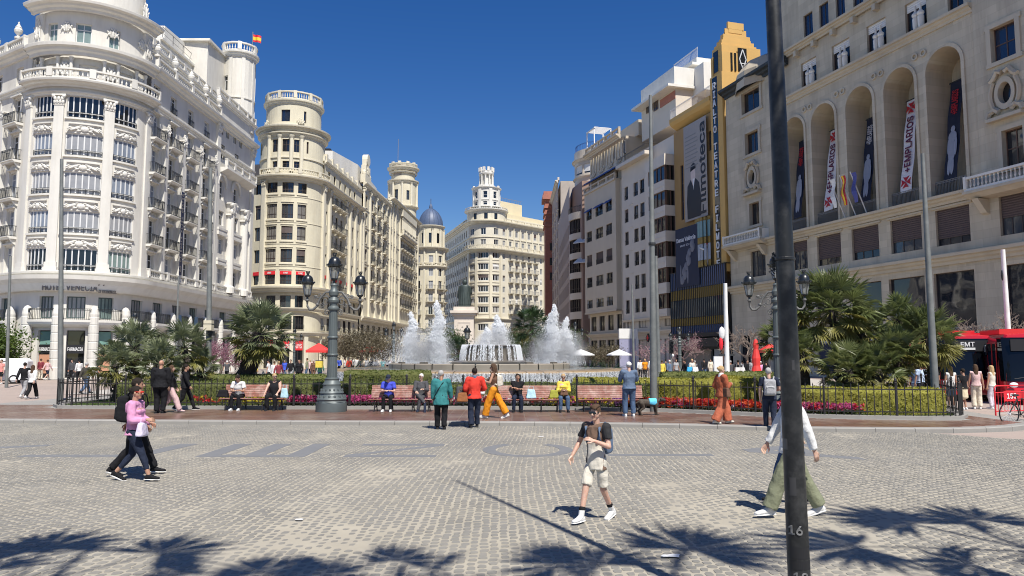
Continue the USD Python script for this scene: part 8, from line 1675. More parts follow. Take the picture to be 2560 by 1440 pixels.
 for i in (0,1):
  body += chain([sh[i],sh[i] * .4 + el[i] * .6,el[i],el[i] * .7 + wr[i] * .3,wr[i]],[.052 * b,.045 * b,.038,.039,.026],n) + chain([(hipL,hipR)[i],kn[i],kn[i] * .7 + an[i] * .3,an[i]],[.085 * b,.053,.053 * b,.036],n)
  d = wr[i] - el[i]; body += hand((1,-1)[i] * 1,wr[i],d,V3((1,-1)[i] * (1.0 if pose != 'sit' else .3),.3,-.3 if pose != 'sit' else -1),q,.55 if q else .4,8 if q and q < .03 else 6)
 sc = lambda m_: m_.scale((s,s,s))
 soft(T,'body',sc(body),M[skin],min(q,.018) if q and q < .03 else q)
 col = lambda c: cloth(C_[c]) if isinstance(c,str) else cloth(c)
 g = .02 * loose
 tm_ = torso(g); zc = pz - hem
 if pose != 'sit' and hem > .02: tm_ += H2(MF.sphere(1,n).scale((.165 * b + g,.115 * b + g + belly * .6,.06)).translate(tuple(Pl)),MF.sphere(1,n).scale((.175 * b + g * 1.5,.13 * b + g * 1.5 + belly * .4,.03)).translate((0,.0,zc)))
 tm_ = tm_.trim_by_plane((0,0,1),max(zc,pz - .3) if pose != 'sit' else pz - .06) if top[0] != 'crop' else tm_.trim_by_plane((0,0,1),pz + .16)
 tm_ -= S(tp(0,.0,.6),(.078,.085,.1),n) if top[0] != 'tank' else H2(S(tp(0,.05,.56),(.1,.11,.1),n),S(tp(0,.1,.62),(.1,.11,.1),n))
 if sl > 0:
  for i in (0,1):
   e = el[i]; pts = [sh[i],sh[i] + (e - sh[i]) * min(sl,1)]; rd = [.054 * b + g * .8,.05 * b + g * (1.15 if sl < 1 else .9)]
   if sl > 1: pts.append(e * .08 + wr[i] * .92); rd = [.056 * b + g,.047 * b + g,.036 + g * .8]
   tm_ += limb(pts,rd,n)
 else:
  for i in (0,1): tm_ -= H2(S(sh[i] + R @ V3((-.1,.1)[i],0,.02),.085,n),S(sh[i] + R @ V3((-.1,.1)[i],0,-.12),.07,n))
 soft(T,{'coat': 'coat','vest': 'vest'}.get(top[0],'shirt'),sc(tm_),col(top[1]),q,.02 if q and q < .06 else 0,sd)
 kind = bottom[0]; lo = MF(); gl = .016 * loose
 lo += H2(MF.sphere(1,n).scale((.168 * b,.12 * b + belly * .5,.1)).translate(tuple(Pl + [0,0,.03])),S(hipL,.09 * b + gl,n),S(hipR,.09 * b + gl,n))
 if kind in ('trousers','jeans','shorts','wide','leggings'):
  for i in (0,1):
   k,a = kn[i],an[i]; w = {'wide': 2.6,'leggings': .45}.get(kind,1.25)
   if kind == 'shorts': lo += limb([(hipL,hipR)[i],(hipL,hipR)[i] * .1 + k * .9],[.09 * b + gl,.075 * b + gl],n)
   else: lo += limb([(hipL,hipR)[i],k,a + (k - a) * (.28 if kind == 'leggings' else .05)],[.09 * b + gl,.058 * b + gl * w * .9,.042 + gl * w * (1.15 if kind != 'leggings' else 1)],n)
  if pose == 'walk' and False: pass
 elif kind in ('skirt','long_skirt'):
  z = .52 if kind == 'skirt' else .16; m0 = (np.array(A[0]) + np.array(A[1])) / 2; sp = abs(A[0][1] - A[1][1]) / 2
  lo += H2(MF.sphere(1,n).scale((.17 * b,.12 * b,.06)).translate(tuple(Pl)),MF.sphere(1,n).scale((.19,.15 + sp * .75 * (1 if z < .3 else .5),.03)).translate((0,m0[1] * .6,z)),*[S(k + [0,.0,0],.08,n) for k in kn])
 lo = lo.trim_by_plane((0,0,-1),-(pz + .1)); soft(T,{'shorts': 'shorts','skirt': 'skirt','long_skirt': 'skirt'}.get(kind,'trousers'),sc(lo),col(bottom[1]),q,.017 if q and q < .06 else 0,sd + 9)
 for i in (0,1):
  a = an[i]; lift = a[2] - .075; toe = V3(a[0] * 1.12,a[1] + .17,.035 + max(0,lift) * -.1)
  if pose == 'walk': toe = V3(a[0],a[1] + (.165 if lift < .03 else .15),(.06 if A[i][1] > 0 else .035 if lift < .03 else .02))
  if legs is not None and len(legs[i]) == 3 and lift > .12 and pose == 'stand': toe = a + V3(0,.12,-.1)
  heel = a + V3(0,-.045,-.035); u = MF(); u += H2(S(a + [0,-.01,.0],.044,n),S(heel,.04,n),S(heel * .5 + toe * .5 + [0,0,.015],(.043,.05,.038),n)) + H2(S(heel * .5 + toe * .5 + [0,0,.012],(.043,.05,.036),n),S(toe,(.043,.05,.028),n)); sp = put(T,'shoe',(lambda o: meshkit.arrays(o)[:2])(sc(u)),col(shoes),60)
  so = H2(S(heel + [0,-.003,-.028],(.043,.046,.013),n),S(heel * .4 + toe * .6 + [0,0,-.026],(.046,.05,.012),n),S(toe + [0,.004,-.02],(.044,.052,.012),n)); put(sp,'sole',(lambda o: meshkit.arrays(o)[:2])(sc(so)),col(sole or ('white' if shoes == 'white' else 'dgrey')),60)
 hk,hc = hair; hm = E(hp(0,-.016,.034),(.083,.1,.1))
 cut = MF.cube((.3,.3,.3),True).transform(np.hstack([Hr,hp(0,.19,-.12)[:,None]])) + MF.cube((.3,.2,.2),True).transform(np.hstack([Hr,hp(0,.158,-.04)[:,None]])) + MF.cube((.4,.4,.3),True).transform(np.hstack([Hr,hp(0,0,-.225)[:,None]]))
 if hk in ('short','bun','cap','hat','tuft'):
  o = hm - cut
  if hk == 'tuft': o += H2(E(hp(0,.06,.1),(.065,.045,.03)),E(hp(-.02,.0,.115),(.06,.06,.03)),E(hp(-.03,.095,.075),(.03,.02,.02)))
  if hk == 'bun': o += E(hp(0,-.11,.05),(.045,.045,.045))
  soft(T,'hair',sc(o),col(hc),q * .5 if q else 0,.008 if q else 0,sd)
 elif hk == 'long':
  back = H2(E(hp(0,-.03,.02),(.085,.08,.09)),E(hp(0,-.075,-.12),(.08,.045,.06)),E(hp(0,-.1,-.28),(.075,.03,.05))) + H2(E(hp(-.066,-.01,-.0),(.025,.04,.06)),E(hp(-.07,-.02,-.16),(.022,.035,.05))) + H2(E(hp(.066,-.01,-.0),(.025,.04,.06)),E(hp(.07,-.02,-.16),(.022,.035,.05)))
  cutF = MF.cube((.11,.3,.5),True).transform(np.hstack([Hr,hp(0,.19,-.17)[:,None]])) ; soft(T,'hair',sc((hm - cut) + (back - cutF)),col(hc),q * .5 if q else 0,.012 if q else 0,sd)
 if hk == 'cap': o = (E(hp(0,-.012,.045),(.09,.106,.095)) - MF.cube((.4,.4,.3),True).transform(np.hstack([Hr,hp(0,0,-.12)[:,None]]))) + H2(E(hp(0,.12,.035),(.06,.05,.008)),E(hp(0,.07,.042),(.075,.03,.01))); soft(T,'cap',sc(o),col(extra or 'navy'),0)
 if hk == 'hat': o = E(hp(0,-.01,.07),(.085,.1,.075)) + E(hp(0,-.01,.06),(.15,.165,.012)); soft(T,'hat',sc(o),col(extra or 'white'),0)
 if q:
  if glasses: o = H2(*[E(hp(x,.094,.008),(.03,.014,.02)) for x in (-.036,.036)]) + H2(E(hp(-.07,.06,.014),(.006,.02,.006)),E(hp(-.076,-.01,.016),(.005,.01,.005))) + H2(E(hp(.07,.06,.014),(.006,.02,.006)),E(hp(.076,-.01,.016),(.005,.01,.005))); put(T,'sunglasses',(lambda o: meshkit.arrays(o)[:2])(sc(o)),M['lamp_black'] if glasses is True else cloth(C_[glasses]),40)
  else:
   for x in (-.03,.03): e = put(T,'eye',(lambda o: meshkit.arrays(o)[:2])(sc(E(hp(x,.081,.01),(.0125,.009,.008)))),M['black_paint'],True); put(T,'eyebrow',(lambda o: meshkit.arrays(o)[:2])(sc(H2(E(hp(x - .015,.086,.03),(.005,.004,.004)),E(hp(x + .015,.086,.031),(.005,.004,.004))))),col(hc if hk != 'bald' else 'hair_brown'),True)
  put(T,'mouth',(lambda o: meshkit.arrays(o)[:2])(sc(H2(E(hp(-.018,.08,-.056),(.006,.006,.005)),E(hp(.018,.08,-.056),(.006,.006,.005)),E(hp(0,.086,-.056),(.008,.007,.007))))),M['lip'],True)
 fa = math.radians(face); W_ = lambda p: np.array(loc,float) + rotz(fa) @ (np.array(p,float) * s)
 return dict(T=T,tp=tp,W=W_,R=rotz(fa) @ R,s=s,el=el,wr=wr,sh=sh,kn=kn,an=an,pz=pz,fa=fa,HC=HC)
def backpack(label,P,c,size=1.0,trim='dgrey',y=-.2,dz=.0,side=0):
 T = thing('backpack',label,'backpack',P['W'](P['tp'](side,y,.27 + dz)),P['fa']); R = rotz(-P['fa']) @ P['R']; z = size * P['s']
 m_ = H2(*[S((x * .11,yy,zz),.04,10) for x in (-1,1) for yy,zz in ((-.05,-.17),(.05,-.19),(.05,.17),(-.04,.15))]).scale((z,z,z)); v,f,_ = meshkit.arrays(m_.refine_to_length(.04)); t = trimesh.Trimesh(v,f,process=False); trimesh.smoothing.filter_taubin(t,iterations=5); put(T,'main_pouch',(t.vertices @ R.T,t.faces),cloth(C_[c] if isinstance(c,str) else c),True)
 m_ = H2(*[S((x * .085,yy,zz),.03,10) for x in (-1,1) for yy,zz in ((-.09,-.15),(-.05,-.17),(-.05,.02),(-.08,.0))]).scale((z,z,z)); v,f,_ = meshkit.arrays(m_); put(T,'front_pocket',(v @ R.T,f),cloth(C_[c] if isinstance(c,str) else c),40)
 m = MB().tube([(x * z,y_ * z,zz * z) for x,y_,zz in ((-.12,-.1,-.05),(-.11,-.115,.1),(0,-.11,.19),(.11,-.115,.1),(.12,-.1,-.05))],.006,5).tube([(-.09 * z,-.125 * z,0),(0,-.13 * z,.03 * z),(.09 * z,-.125 * z,0)],.005,5); v,f = m.get(); put(T,'zip',(v @ R.T,f),cloth(C_[trim]))
 for x in (-1,1): m = MB(); p = [np.array(q_) for q_ in ((x * .09,.05,.19),(x * .12,.12,.27),(x * .13,.3,.2),(x * .13,.33,.05),(x * .14,.2,-.12),(x * .1,.06,-.16))]; m.tube(np.array(p) * z,.022,6); v,f = m.get(); v = v * [1,1,1]; put(T,'strap',(v @ R.T,f),cloth(C_[c] if isinstance(c,str) else c),True)
 return T
def bag(label,at_,c,w=.3,h=.24,d=.1,face=0,strap=None,name='handbag',q=.03):
 T = thing(name,label,'bag',at_,math.radians(face)); o = H2(*[S((x * w * .42,y * d * .35,z),.03,8) for x in (-1,1) for y in (-1,1) for z in (-h * .4,)],*[S((x * w * .3,y * d * .2,h * .4),.025,8) for x in (-1,1) for y in (-1,1)]); soft(T,'pouch',o,cloth(C_[c] if isinstance(c,str) else c),q,.012,3)
 if strap is not None: m = MB().tube(np.array(strap),.009,5); put(T,'strap',m,cloth(C_[c] if isinstance(c,str) else c))
 else: m = MB().tube([(-w * .25,0,h * .45),(-w * .2,0,h * .85),(w * .2,0,h * .85),(w * .25,0,h * .45)],.008,5); put(T,'handle',m,cloth(C_[c] if isinstance(c,str) else c))
 return T
def G(px,py,z=0.0,dx=0,dy=0): g = gnd(px,py,z); return (g[0] + dx,g[1] + dy,z)
NR = .022
BOY = person('boy in black sunglasses and patchwork tee striding with a blue backpack',G(1492,1302),140,1.5,'walk',('tee','cream'),('shorts','cream'),('tuft','hair_brown'),'white','skin_pale',q=NR,glasses=True,hem=.16,loose=.95,build=.88,head_turn=8,arms=[(-.12,.24,1.22),(.36,.12,.95)],phase=-1,legs=[(-.08,-.3,.12),(.07,.32,.09)])
def boy_patches():
 P = BOY; T = P['T']; s = P['s']; tp,n = P['tp'],12; sc = lambda m_: m_.scale((s,s,s))
 M['patch_print'] = usdkit.material(stage,'/World/Looks/patch_print',{'t': ('texture_coordinate',{}),'s': ('separate_xyz',{}),'ax': ('math',{'math_type': 'absolute'}),'sl': ('math',{'math_type': 'greater_than','value2': .158 * s}),'bz': ('math',{'math_type': 'greater_than','value2': 1.2 * s}),'st': ('math',{'math_type': 'greater_than','value2': .085 * s}),'cf': ('math',{'math_type': 'less_than','value2': 1.22 * s}),'sb': ('math',{'math_type': 'multiply'}),
  'm1': ('mix_color',{'a': C_['cream'],'b': (.012,.012,.013)}),'m2': ('mix_color',{'b': (.15,.09,.06)}),'m3': ('mix_color',{'b': (.014,.014,.016)}),'m4': ('mix_color',{'b': (.16,.1,.07)}),'n': ('noise_texture',{'scale': 9.0,'detail': 4}),'b': ('bump',{'strength': .5,'distance': .03}),'p': ('principled_bsdf',{'roughness': .85})},
  [('t.object','s.vector'),('s.x','ax.value1'),('ax.value','sl.value1'),('s.z','bz.value1'),('s.x','st.value1'),('st.value','m1.fac'),('m1.result','m2.a'),('bz.value','m2.fac'),('m2.result','m3.a'),('sl.value','m3.fac'),('s.z','cf.value1'),('cf.value','sb.value1'),('sl.value','sb.value2'),('m3.result','m4.a'),('sb.value','m4.fac'),('m4.result','p.base_color'),('t.object','n.vector'),('n.fac','b.height'),('b.normal','p.normal')],surface='p.BSDF')
 UsdShade.MaterialBindingAPI.Apply(stage.GetPrimAtPath(T + '/shirt')).Bind(M['patch_print'])
 for i in (0,1): a,k = P['an'][i],P['kn'][i]; put(T,'sock',meshkit.arrays(sc(chain([a,a + (k - a) * .26],[.045,.047],n)))[:2],cloth(C_['white']),True); put(T,'sock_band',meshkit.arrays(sc(chain([a + (k - a) * .25,a + (k - a) * .29],[.049,.049],n)))[:2],cloth(C_['black']),True)
boy_patches(); backpack('blue backpack on the back of the walking boy in shorts',BOY,'slate',.95,'grey',side=.0)
PB = person('man in black with black backpack walking beside the girl in pink hoodie',G(322,1192,0,0,.15),-75,1.74,'walk',('long','black'),('trousers','black'),('short','hair_dark'),'black','skin_brown',q=NR,phase=1,sole='white',hem=.12); backpack('black backpack with pale zips on the man beside the pink hoodie',PB,'black',1.12,'grey')
PG = person('girl in pink hoodie and navy leggings with red framed glasses',G(352,1194,0,.03,-.35),-88,1.62,'walk',('long','pink'),('leggings','navy'),('bun','hair_dark'),'black','skin_tan','f',q=NR,sole='white',hem=.09,loose=1.3,glasses='red',phase=-1,arms=[(-.2,.22,1.03),(.1,.26,1.12)])
T_ = PG['T']; put(T_,'hood',meshkit.arrays(H2(S(PG['tp'](0,-.1,.46),(.12,.07,.06),12),S(PG['tp'](0,-.13,.36),(.09,.04,.06),12)).scale((PG['s'],) * 3))[:2],cloth(C_['pink']),True)
w = PG['W'](PG['tp'](.14,.2,.02)); sp = PG['W'](PG['tp'](-.1,0,.5)) - w; bag('pale lilac shoulder bag hanging at the side of the girl in pink',w,(.55,.5,.62),.26,.22,.1,-88,None)
MP = person('man in white jacket and olive trousers striding behind the black pole',G(1990,1292,0,-.03),92,1.76,'walk',('long','white'),('wide','olive'),('short','hair_grey'),'white','skin_pale',q=NR,hem=.1,loose=1.15,lean=-3,phase=1,legs=[(-.06,.36,.09),(.06,-.38,.11)])
person('person in dark jacket and jeans mostly hidden behind the black pole',G(1956,1262,0,.2,.1),95,1.7,'walk',('long','black'),('jeans','jean'),('short','hair_dark'),'black','skin_pale',q=.03,phase=-1,legs=[(-.06,-.15,.1),(.06,.25,.085)])
MD = .032; seat = ZP and .45
def sitter(label,px,bi,dx,**k): b = BP[bi]; x = at(px,1000,b[1])[0]; return person(label,(x,b[1] + .02,ZP),k.pop('face',180),k.pop('H',1.72),'sit',q=MD,**k)
sitter('young man in white tee and black trousers seated on leftmost bench',598,0,0,top=('tee','white'),bottom=('trousers','black'),hair=('short','hair_dark'),shoes='white',skin='skin_tan',lean=22,head_turn=-25,arms=[(-.1,.42,.74),(.1,.42,.74)])
W1 = sitter('woman in sleeveless black top and sunglasses seated on leftmost bench',686,0,0,top=('tank','black'),bottom=('trousers','black'),hair=('short','hair_blond'),shoes='black',sex='f',build=1.25,belly=.04,glasses=True,head_turn=40,lean=6,arms=[(-.2,.36,.62),(.25,.38,.62)]); b = bag('blue patterned cloth bag beside the woman in black on the leftmost bench',W1['W']((-.36,.0,.62)),'lblue',.26,.36,.12,180)
bag('black backpack lying on the left end of the leftmost bench',(at(560,1000,BP[0][1])[0],BP[0][1] - .1,ZP + .6),'black',.42,.26,.26,180,name='rucksack')
sitter('man in dark cap, blue tee and navy vest seated on second bench',972,1,0,top=('tee','royal'),bottom=('trousers','black'),hair=('cap','hair_grey'),shoes='white',extra='navy',lean=18,head_pitch=12,head_turn=-15,arms=[(-.09,.4,.76),(.09,.4,.76)])
Vb = sitter('older man in sunglasses with crossed legs seated on second bench',1052,1,0,top=('coat','dgrey'),bottom=('trousers','dgrey'),hair=('short','hair_white'),shoes='navy',glasses=True,head_turn=-22,legs=[(.05,.42,.075),(-.2,.5,.33)],arms=[(-.12,.3,.8),(.12,.34,.72)])
sitter('bearded man in black tee with folded arms seated on third bench',1294,2,0,top=('tee','black'),bottom=('trousers','navy'),hair=('short','hair_dark'),shoes='black',skin='skin_tan',head_turn=12,arms=[(.12,.26,.86),(-.1,.28,.82)])
Yb = sitter('blonde woman in yellow and pink top and sunglasses seated on third bench',1409,2,0,top=('long','yellow'),bottom=('jeans','denim'),hair=('short','hair_blond'),shoes='black',sex='f',glasses=True,arms=[(-.07,.26,.78),(.07,.26,.78)])
put(Yb['T'],'pale_panel',meshkit.arrays(H2(S(Yb['tp'](.05,.02,.42),(.13,.09,.04),12),S(Yb['tp'](.05,.03,.16),(.12,.12,.04),12)).scale((Yb['s'],) * 3))[:2],cloth(C_['lpink']),True)
bag('olive green bag on the third bench next to the blonde woman',(at(1385,1000,BP[2][1])[0],BP[2][1] - .05,ZP + .62),(.3,.3,.05),.34,.28,.2,180); bag('brown bag held on the lap of the blonde woman',Yb['W']((0,.3,.7)),'brown',.28,.2,.14,180)
b = bag('pale blue folded jacket lying on the third bench',(at(1328,1000,BP[2][1])[0],BP[2][1] - .02,ZP + .62),'lblue',.36,.32,.2,180,name='folded_jacket')
t1 = person('older man in teal jacket with dark shoulder strap standing at the kerb',G(1102,1074),215 - 210,1.68,'stand',('coat','teal'),('trousers','black'),('short','hair_grey'),'black','skin_brown',q=MD,lean=6,hem=.22,loose=1.7,head_turn=-40,turn=0,build=1.1,legs=[(-.1,.1,.075),(.1,-.06,.075)],arms=[(-.25,.1,.86),(.32,.2,.8)])
m = MB().tube([t1['W'](t1['tp'](*p)) for p in ((.13,.02,.53),(.05,-.13,.42),(-.1,-.165,.2),(-.2,-.08,.02))],.012,5); put(t1['T'],'strap',(m.get()[0] @ np.eye(3) * 0 + ((m.get()[0] - np.array(G(1102,1074))) @ rotz(t1['fa'])),m.get()[1]),cloth(C_['black']))
t2 = person('person in bright red top carrying brown bag, back to camera',G(1186,1070),10,1.74,'stand',('long','red'),('trousers','navy'),('short','hair_dark'),'black','skin_brown',q=MD,hem=.1,loose=1.7,legs=[(-.1,-.02,.075),(.1,.18,.075)],arms=[(-.2,.22,1.0),(.22,.25,1.1)]); bag('brown leather bag hanging at the side of the person in red',t2['W']((-.36,.02,.9)),(.25,.1,.04),.34,.26,.14,10); bag('folded dark coat on the arm of the person in red',t2['W']((-.42,.1,1.02)),'dgrey',.3,.4,.12,40,name='folded_coat')
put(t2['T'],'scarf',meshkit.arrays(chain([t2['tp'](0,0,.5),t2['tp'](0,0,.55)],[.075,.07],12).scale((t2['s'],) * 3))[:2],cloth(C_['slate']),True)
t3 = person('long haired woman in orange wide trousers and white shoes walking left',G(1234,1046,ZP),82,1.74,'walk',('crop','brown'),('wide','orange'),('long','hair_brown'),'white','skin_tan','f',q=MD,hem=0,loose=1.5,arms=[(-.12,.3,1.18),(.14,.3,1.25)],legs=[(-.05,.26,.085),(.05,-.42,.14)],head_pitch=8,glasses=True); backpack('cream backpack on the woman in orange trousers',t3,'cream',.85,'beige'); bag('white jacket draped over the arm of the woman in orange trousers',t3['W']((-.05,.34,1.0)),'white',.26,.5,.12,82,name='draped_jacket')
t4 = person('man in grey denim jacket, white cap and jeans, back to camera',G(1574,1041,ZP),8,1.76,'stand',('long','slate'),('jeans','denim'),('cap','hair_grey'),'white','skin_pale',q=MD,hem=.06,loose=1.5,build=1.15,extra='white',legs=[(-.13,.02,.075),(.13,0,.075)],arms=[(-.12,.32,1.3),(.14,.32,1.3)])
t5 = person('woman in rust shawl and rust wide trousers walking right',G(1806,1060,ZP),-75,1.7,'walk',('coat','rust'),('wide',(.42,.12,.065)),('bun','hair_blond'),'cream','skin_pale','f',q=MD,hem=.12,loose=2.0,arms=[(-.22,.1,.95),(.05,.28,1.2)],legs=[(-.06,.22,.08),(.06,-.28,.1)]); put(t5['T'],'white_scarf',meshkit.arrays(chain([t5['tp'](0,0,.47),t5['tp'](0,0,.54)],[.1,.08],12).scale((t5['s'],) * 3))[:2],cloth(C_['white']),True); bag('dark brown shoulder bag of the woman in rust shawl',t5['W']((.24,.0,.95)),'brown',.38,.26,.14,-75)
t6 = person('grey haired man in navy polo with grey backpack, back to camera',G(1926,1078),-12,1.76,'stand',('tee','navy'),('trousers','navy'),('short','hair_grey'),'brown','skin_pale',q=MD,hem=.08,legs=[(-.09,.2,.075),(.1,-.1,.075)],head_turn=-25,arms=[(-.24,.1,.9),(.2,.3,1.1)]); backpack('light grey backpack on the man beside the black pole',t6,'grey',1.05,'white')
person('man in large black hoodie seen from behind before the palms',G(362,1040,ZP,0,1.0),5,1.82,'stand',('coat','black'),('trousers','black'),('bald','hair_dark'),'black','skin_tan',q=MD,build=1.22,loose=1.6,hem=.1)
person('girl in black striped jacket and pink trousers walking past the railing',G(424,1032,ZP),-70,1.66,'walk',('long','black'),('wide','lpink'),('long','hair_brown'),'lpink','skin_pale','f',q=MD,loose=1.2,hem=.02,phase=-1); person('person in black clothes walking beside the girl in pink trousers',G(452,1028,ZP,0,.3),-80,1.68,'walk',('long','black'),('trousers','black'),('short','hair_dark'),'black','skin_tan',q=MD,phase=1,sole='white')
FQ = .06
person('man in black sweater and light grey joggers walking away at left',G(58,995),5,1.76,'walk',('long','black'),('trousers','grey'),('short','hair_dark'),'white',q=FQ,hem=.06); person('long haired woman in white top and black trousers walking away at left',G(78,997),0,1.64,'walk',('long','white'),('wide','black'),('long','hair_brown'),'white',sex='f',q=FQ,phase=-1); person('person in striped red and white top cut by the left edge',G(6,960,0,-.15),170,1.75,'stand',('tee','stripe'),('shorts','black'),('short','hair_brown'),'white',q=FQ)
person('man in maroon top walking towards the hotel',G(100,950),0,1.76,'stand',('long','maroon'),('trousers','beige'),('short','hair_brown'),'brown',q=FQ); person('woman in pink top and blue shorts walking beside the man in maroon',G(117,950),-10,1.7,'walk',('long','lpink'),('shorts','navy'),('short','hair_brown'),'white',sex='f',q=FQ); person('older man in dark olive jacket and jeans by the left railing',G(213,985),-20,1.72,'walk',('coat',(.06,.055,.045)),('jeans','denim'),('short','hair_grey'),'black',q=FQ,loose=1.4,build=1.1)
person('person in dark coat with bright shoes before the pharmacy',G(178,952),170,1.72,'stand',('coat','dgrey'),('trousers','black'),('short','hair_dark'),'white',q=FQ); person('person in pale cap and white top before the pharmacy window',G(196,955),60,1.7,'stand',('long','white'),('trousers','black'),('cap','hair_dark'),'black',q=FQ,extra='black')
for a in (((2352,1022),15,1.66,('tank','black'),('long_skirt',(.6,.66,.72)),('long','hair_blond'),'f','blonde woman in pale patterned long skirt waiting near the bus'),((2392,1022),-5,1.66,('tank','white'),('shorts','jean'),('long','hair_brown'),'f','brown haired woman in white top and denim shorts waiting near the bus'),((2424,1026),20,1.58,('tee','black'),('skirt',(.6,.52,.36)),('short','hair_dark'),'f','woman in black top and patterned skirt bending near the bus'),((2456,1024),-20,1.74,('tank','lpink'),('wide','beige'),('long','hair_brown'),'f','tall woman in pale top and beige trousers with black belt near the bus'),((2496,1024),30,1.7,('tank','cream'),('trousers',(.6,.55,.6)),('long','hair_blond'),'f','blonde woman in light clothes behind the red barrier'),((2316,1012),10,1.76,('tee',(.45,.55,.7)),('trousers','navy'),('short','hair_dark'),'m','man in pale blue shirt partly behind the grey flagpole'),((2300,1006),-15,1.6,('tee','denim'),('jeans','ldenim'),('short','hair_dark'),'m','person in blue tee beside the rightmost palm')): g = G(*a[0]); person(a[7],(g[0],g[1] + .3,0),a[1],a[2],'stand',a[3],a[4],a[5],'white','skin_tan',a[6],q=FQ,hem=.05)
FAR = [(568,60,10,'dgrey','black','hair_white','white haired person in dark coat left of the leaning palm trunk'),(686,50,0,'white','black','hair_brown','person in white top with tied jumper walking right of the leaning palm'),(697,50,0,'maroon','grey','hair_blond','person in dark red top next to the white top beyond the hedge'),(672,54,90,'white','navy','hair_dark','person in white sitting near the terrace beyond the leaning palm'),(727,56,180,'black','grey','hair_dark','person in black tee standing beyond the leaning palm'),(748,52,180,'black','black','hair_dark','young person in all black walking towards the fountain'),(752,60,20,'white','black','hair_brown','person in white behind the all black walker'),(784,62,200,'brown','brown','hair_grey','person in brown standing under the red parasol'),(800,56,0,'green','jean','hair_dark','delivery rider with yellow box under the red parasol'),(862,78,90,'white','black','hair_dark','person in white right of the ornate lamp'),(873,76,180,'red','navy','hair_dark','person in red top right of the ornate lamp'),(893,80,0,'white','white','hair_dark','person in white under the second parasol, left'),(908,82,40,'beige','navy','hair_dark','person in beige under the second parasol'),(927,74,0,'dgrey','black','hair_dark','person in dark grey behind the litter bins'),(939,74,10,'white','navy','hair_grey','person in white shirt beside the litter bins'),(957,70,0,'teal','ldenim','hair_dark','person in turquoise top left of the water jets'),(978,64,60,'grey','grey','hair_grey','person in grey at the left edge of the fountain spray'),
(882,84,170,'white','navy','hair_blond','blonde person in white under the second parasol, farther back'),(900,88,30,'navy','black','hair_dark','person in navy at the back of the second parasol'),(916,86,200,'grey','denim','hair_brown','person in grey and jeans at the right back of the second parasol'),(946,82,150,'cream','brown','hair_white','white haired person in cream left of the turquoise top'),(970,80,20,'black','denim','hair_dark','person in black and jeans right of the turquoise top'),(848,82,10,'blue','black','hair_dark','person in blue just right of the lamp post'),(768,66,90,'olive','denim','hair_brown','person in olive green left of the red parasol pole'),(776,70,0,'lpink','navy','hair_blond','person in pale pink behind the one in brown'),(712,62,190,'blue','denim','hair_grey','person in blue on the terrace behind the dark red top'),(640,58,100,'yellow','dgrey','hair_dark','person with yellow top behind the leaning palm trunk'),(1690,60,200,'grey','navy','hair_brown','person in grey beside the street lamp before the theatre'),(1760,66,10,'black','denim','hair_dark','person in black and jeans entering the theatre'),(1795,62,170,'navy','black','hair_grey','person in navy left of the white mast'),(1856,60,20,'white','grey','hair_dark','person in white behind the carrier bags'),
(1655,56,0,'yellow','black','hair_brown','woman in yellow top and white layer near the theatre'),(1674,58,10,'slate','navy','hair_white','white haired man in slate suit near the traffic light'),(1664,62,0,'dgrey','black','hair_dark','person in dark grey behind the yellow top woman'),(1712,54,90,'black','black','hair_dark','person bending with bright blue bag near the theatre'),(1730,54,200,'cream','white','hair_blond','blonde woman in pale coat with white bag near the theatre'),(1737,60,0,'dgrey','black','hair_grey','person in grey walking behind the pale coat woman'),(1776,70,180,'beige','beige','hair_dark','person in beige standing in the theatre entrance'),(1826,54,0,'dgrey','black','hair_grey','man in dark grey right of the white mast'),(1845,52,0,'black','black','hair_dark','person in black carrying two white bags'),(1868,54,180,'black','black','hair_dark','person in black left of the closed parasol'),(1880,54,180,'grey','black','hair_grey','seated looking man in grey just left of the closed parasol'),(1901,54,180,'pink','black','hair_white','person in pink with white hat right of the closed parasol'),(1915,52,0,'black','black','hair_dark','person in black just left of the black pole'),(1600,66,180,'white','black','hair_dark','cyclist in white near the parked bicycles'),(1612,64,180,'orange','black','hair_blond','cyclist in orange near the parked bicycles'),(836,70,180,'beige','brown','hair_dark','person in beige partly behind the ornate lamp post'),(1628,66,0,'white','grey','hair_dark','person in white behind the thick grey pole')]
for k,(px,d,f,a,b_,hc,lab) in enumerate(FAR): p = at(px,900,d); person(lab,(p[0],p[1],.02),f,1.62 + .03 * (k % 6),('walk','stand')[k % 2],('long' if k % 3 else 'tee',a),('trousers',b_),('hat' if 'hat' in lab else 'short',hc),'black','skin_tan','mf'[k % 2],q=0)
p = at(800,880,55.7); T = thing('delivery_box','yellow delivery box carried on the back of the rider under the parasol','delivery box',(p[0],p[1] - .1,1.15)); m = MB().box(-.24,.24,-.22,.22,0,.5); put(T,'box',m,cloth(C_['yellow'])); m = MB().box(-.25,.25,-.23,.23,.5,.54); put(T,'lid',m,cloth(C_['dgrey']))
for px,d,c,lab in ((1722,53.8,(.05,.35,.6),'bright blue sports bag near the theatre entrance'),(1736,53.6,'white','white tote bag of the woman in pale coat'),(1842,51.7,'white','white carrier bag, left of the two held by the person in black'),(1852,51.7,'white','white carrier bag, right of the two held by the person in black')): p = at(px,912,d); bag(lab,(p[0],p[1] - .25,1.0),c,.5,.5,.2,0,None,'carrier_bag',0)
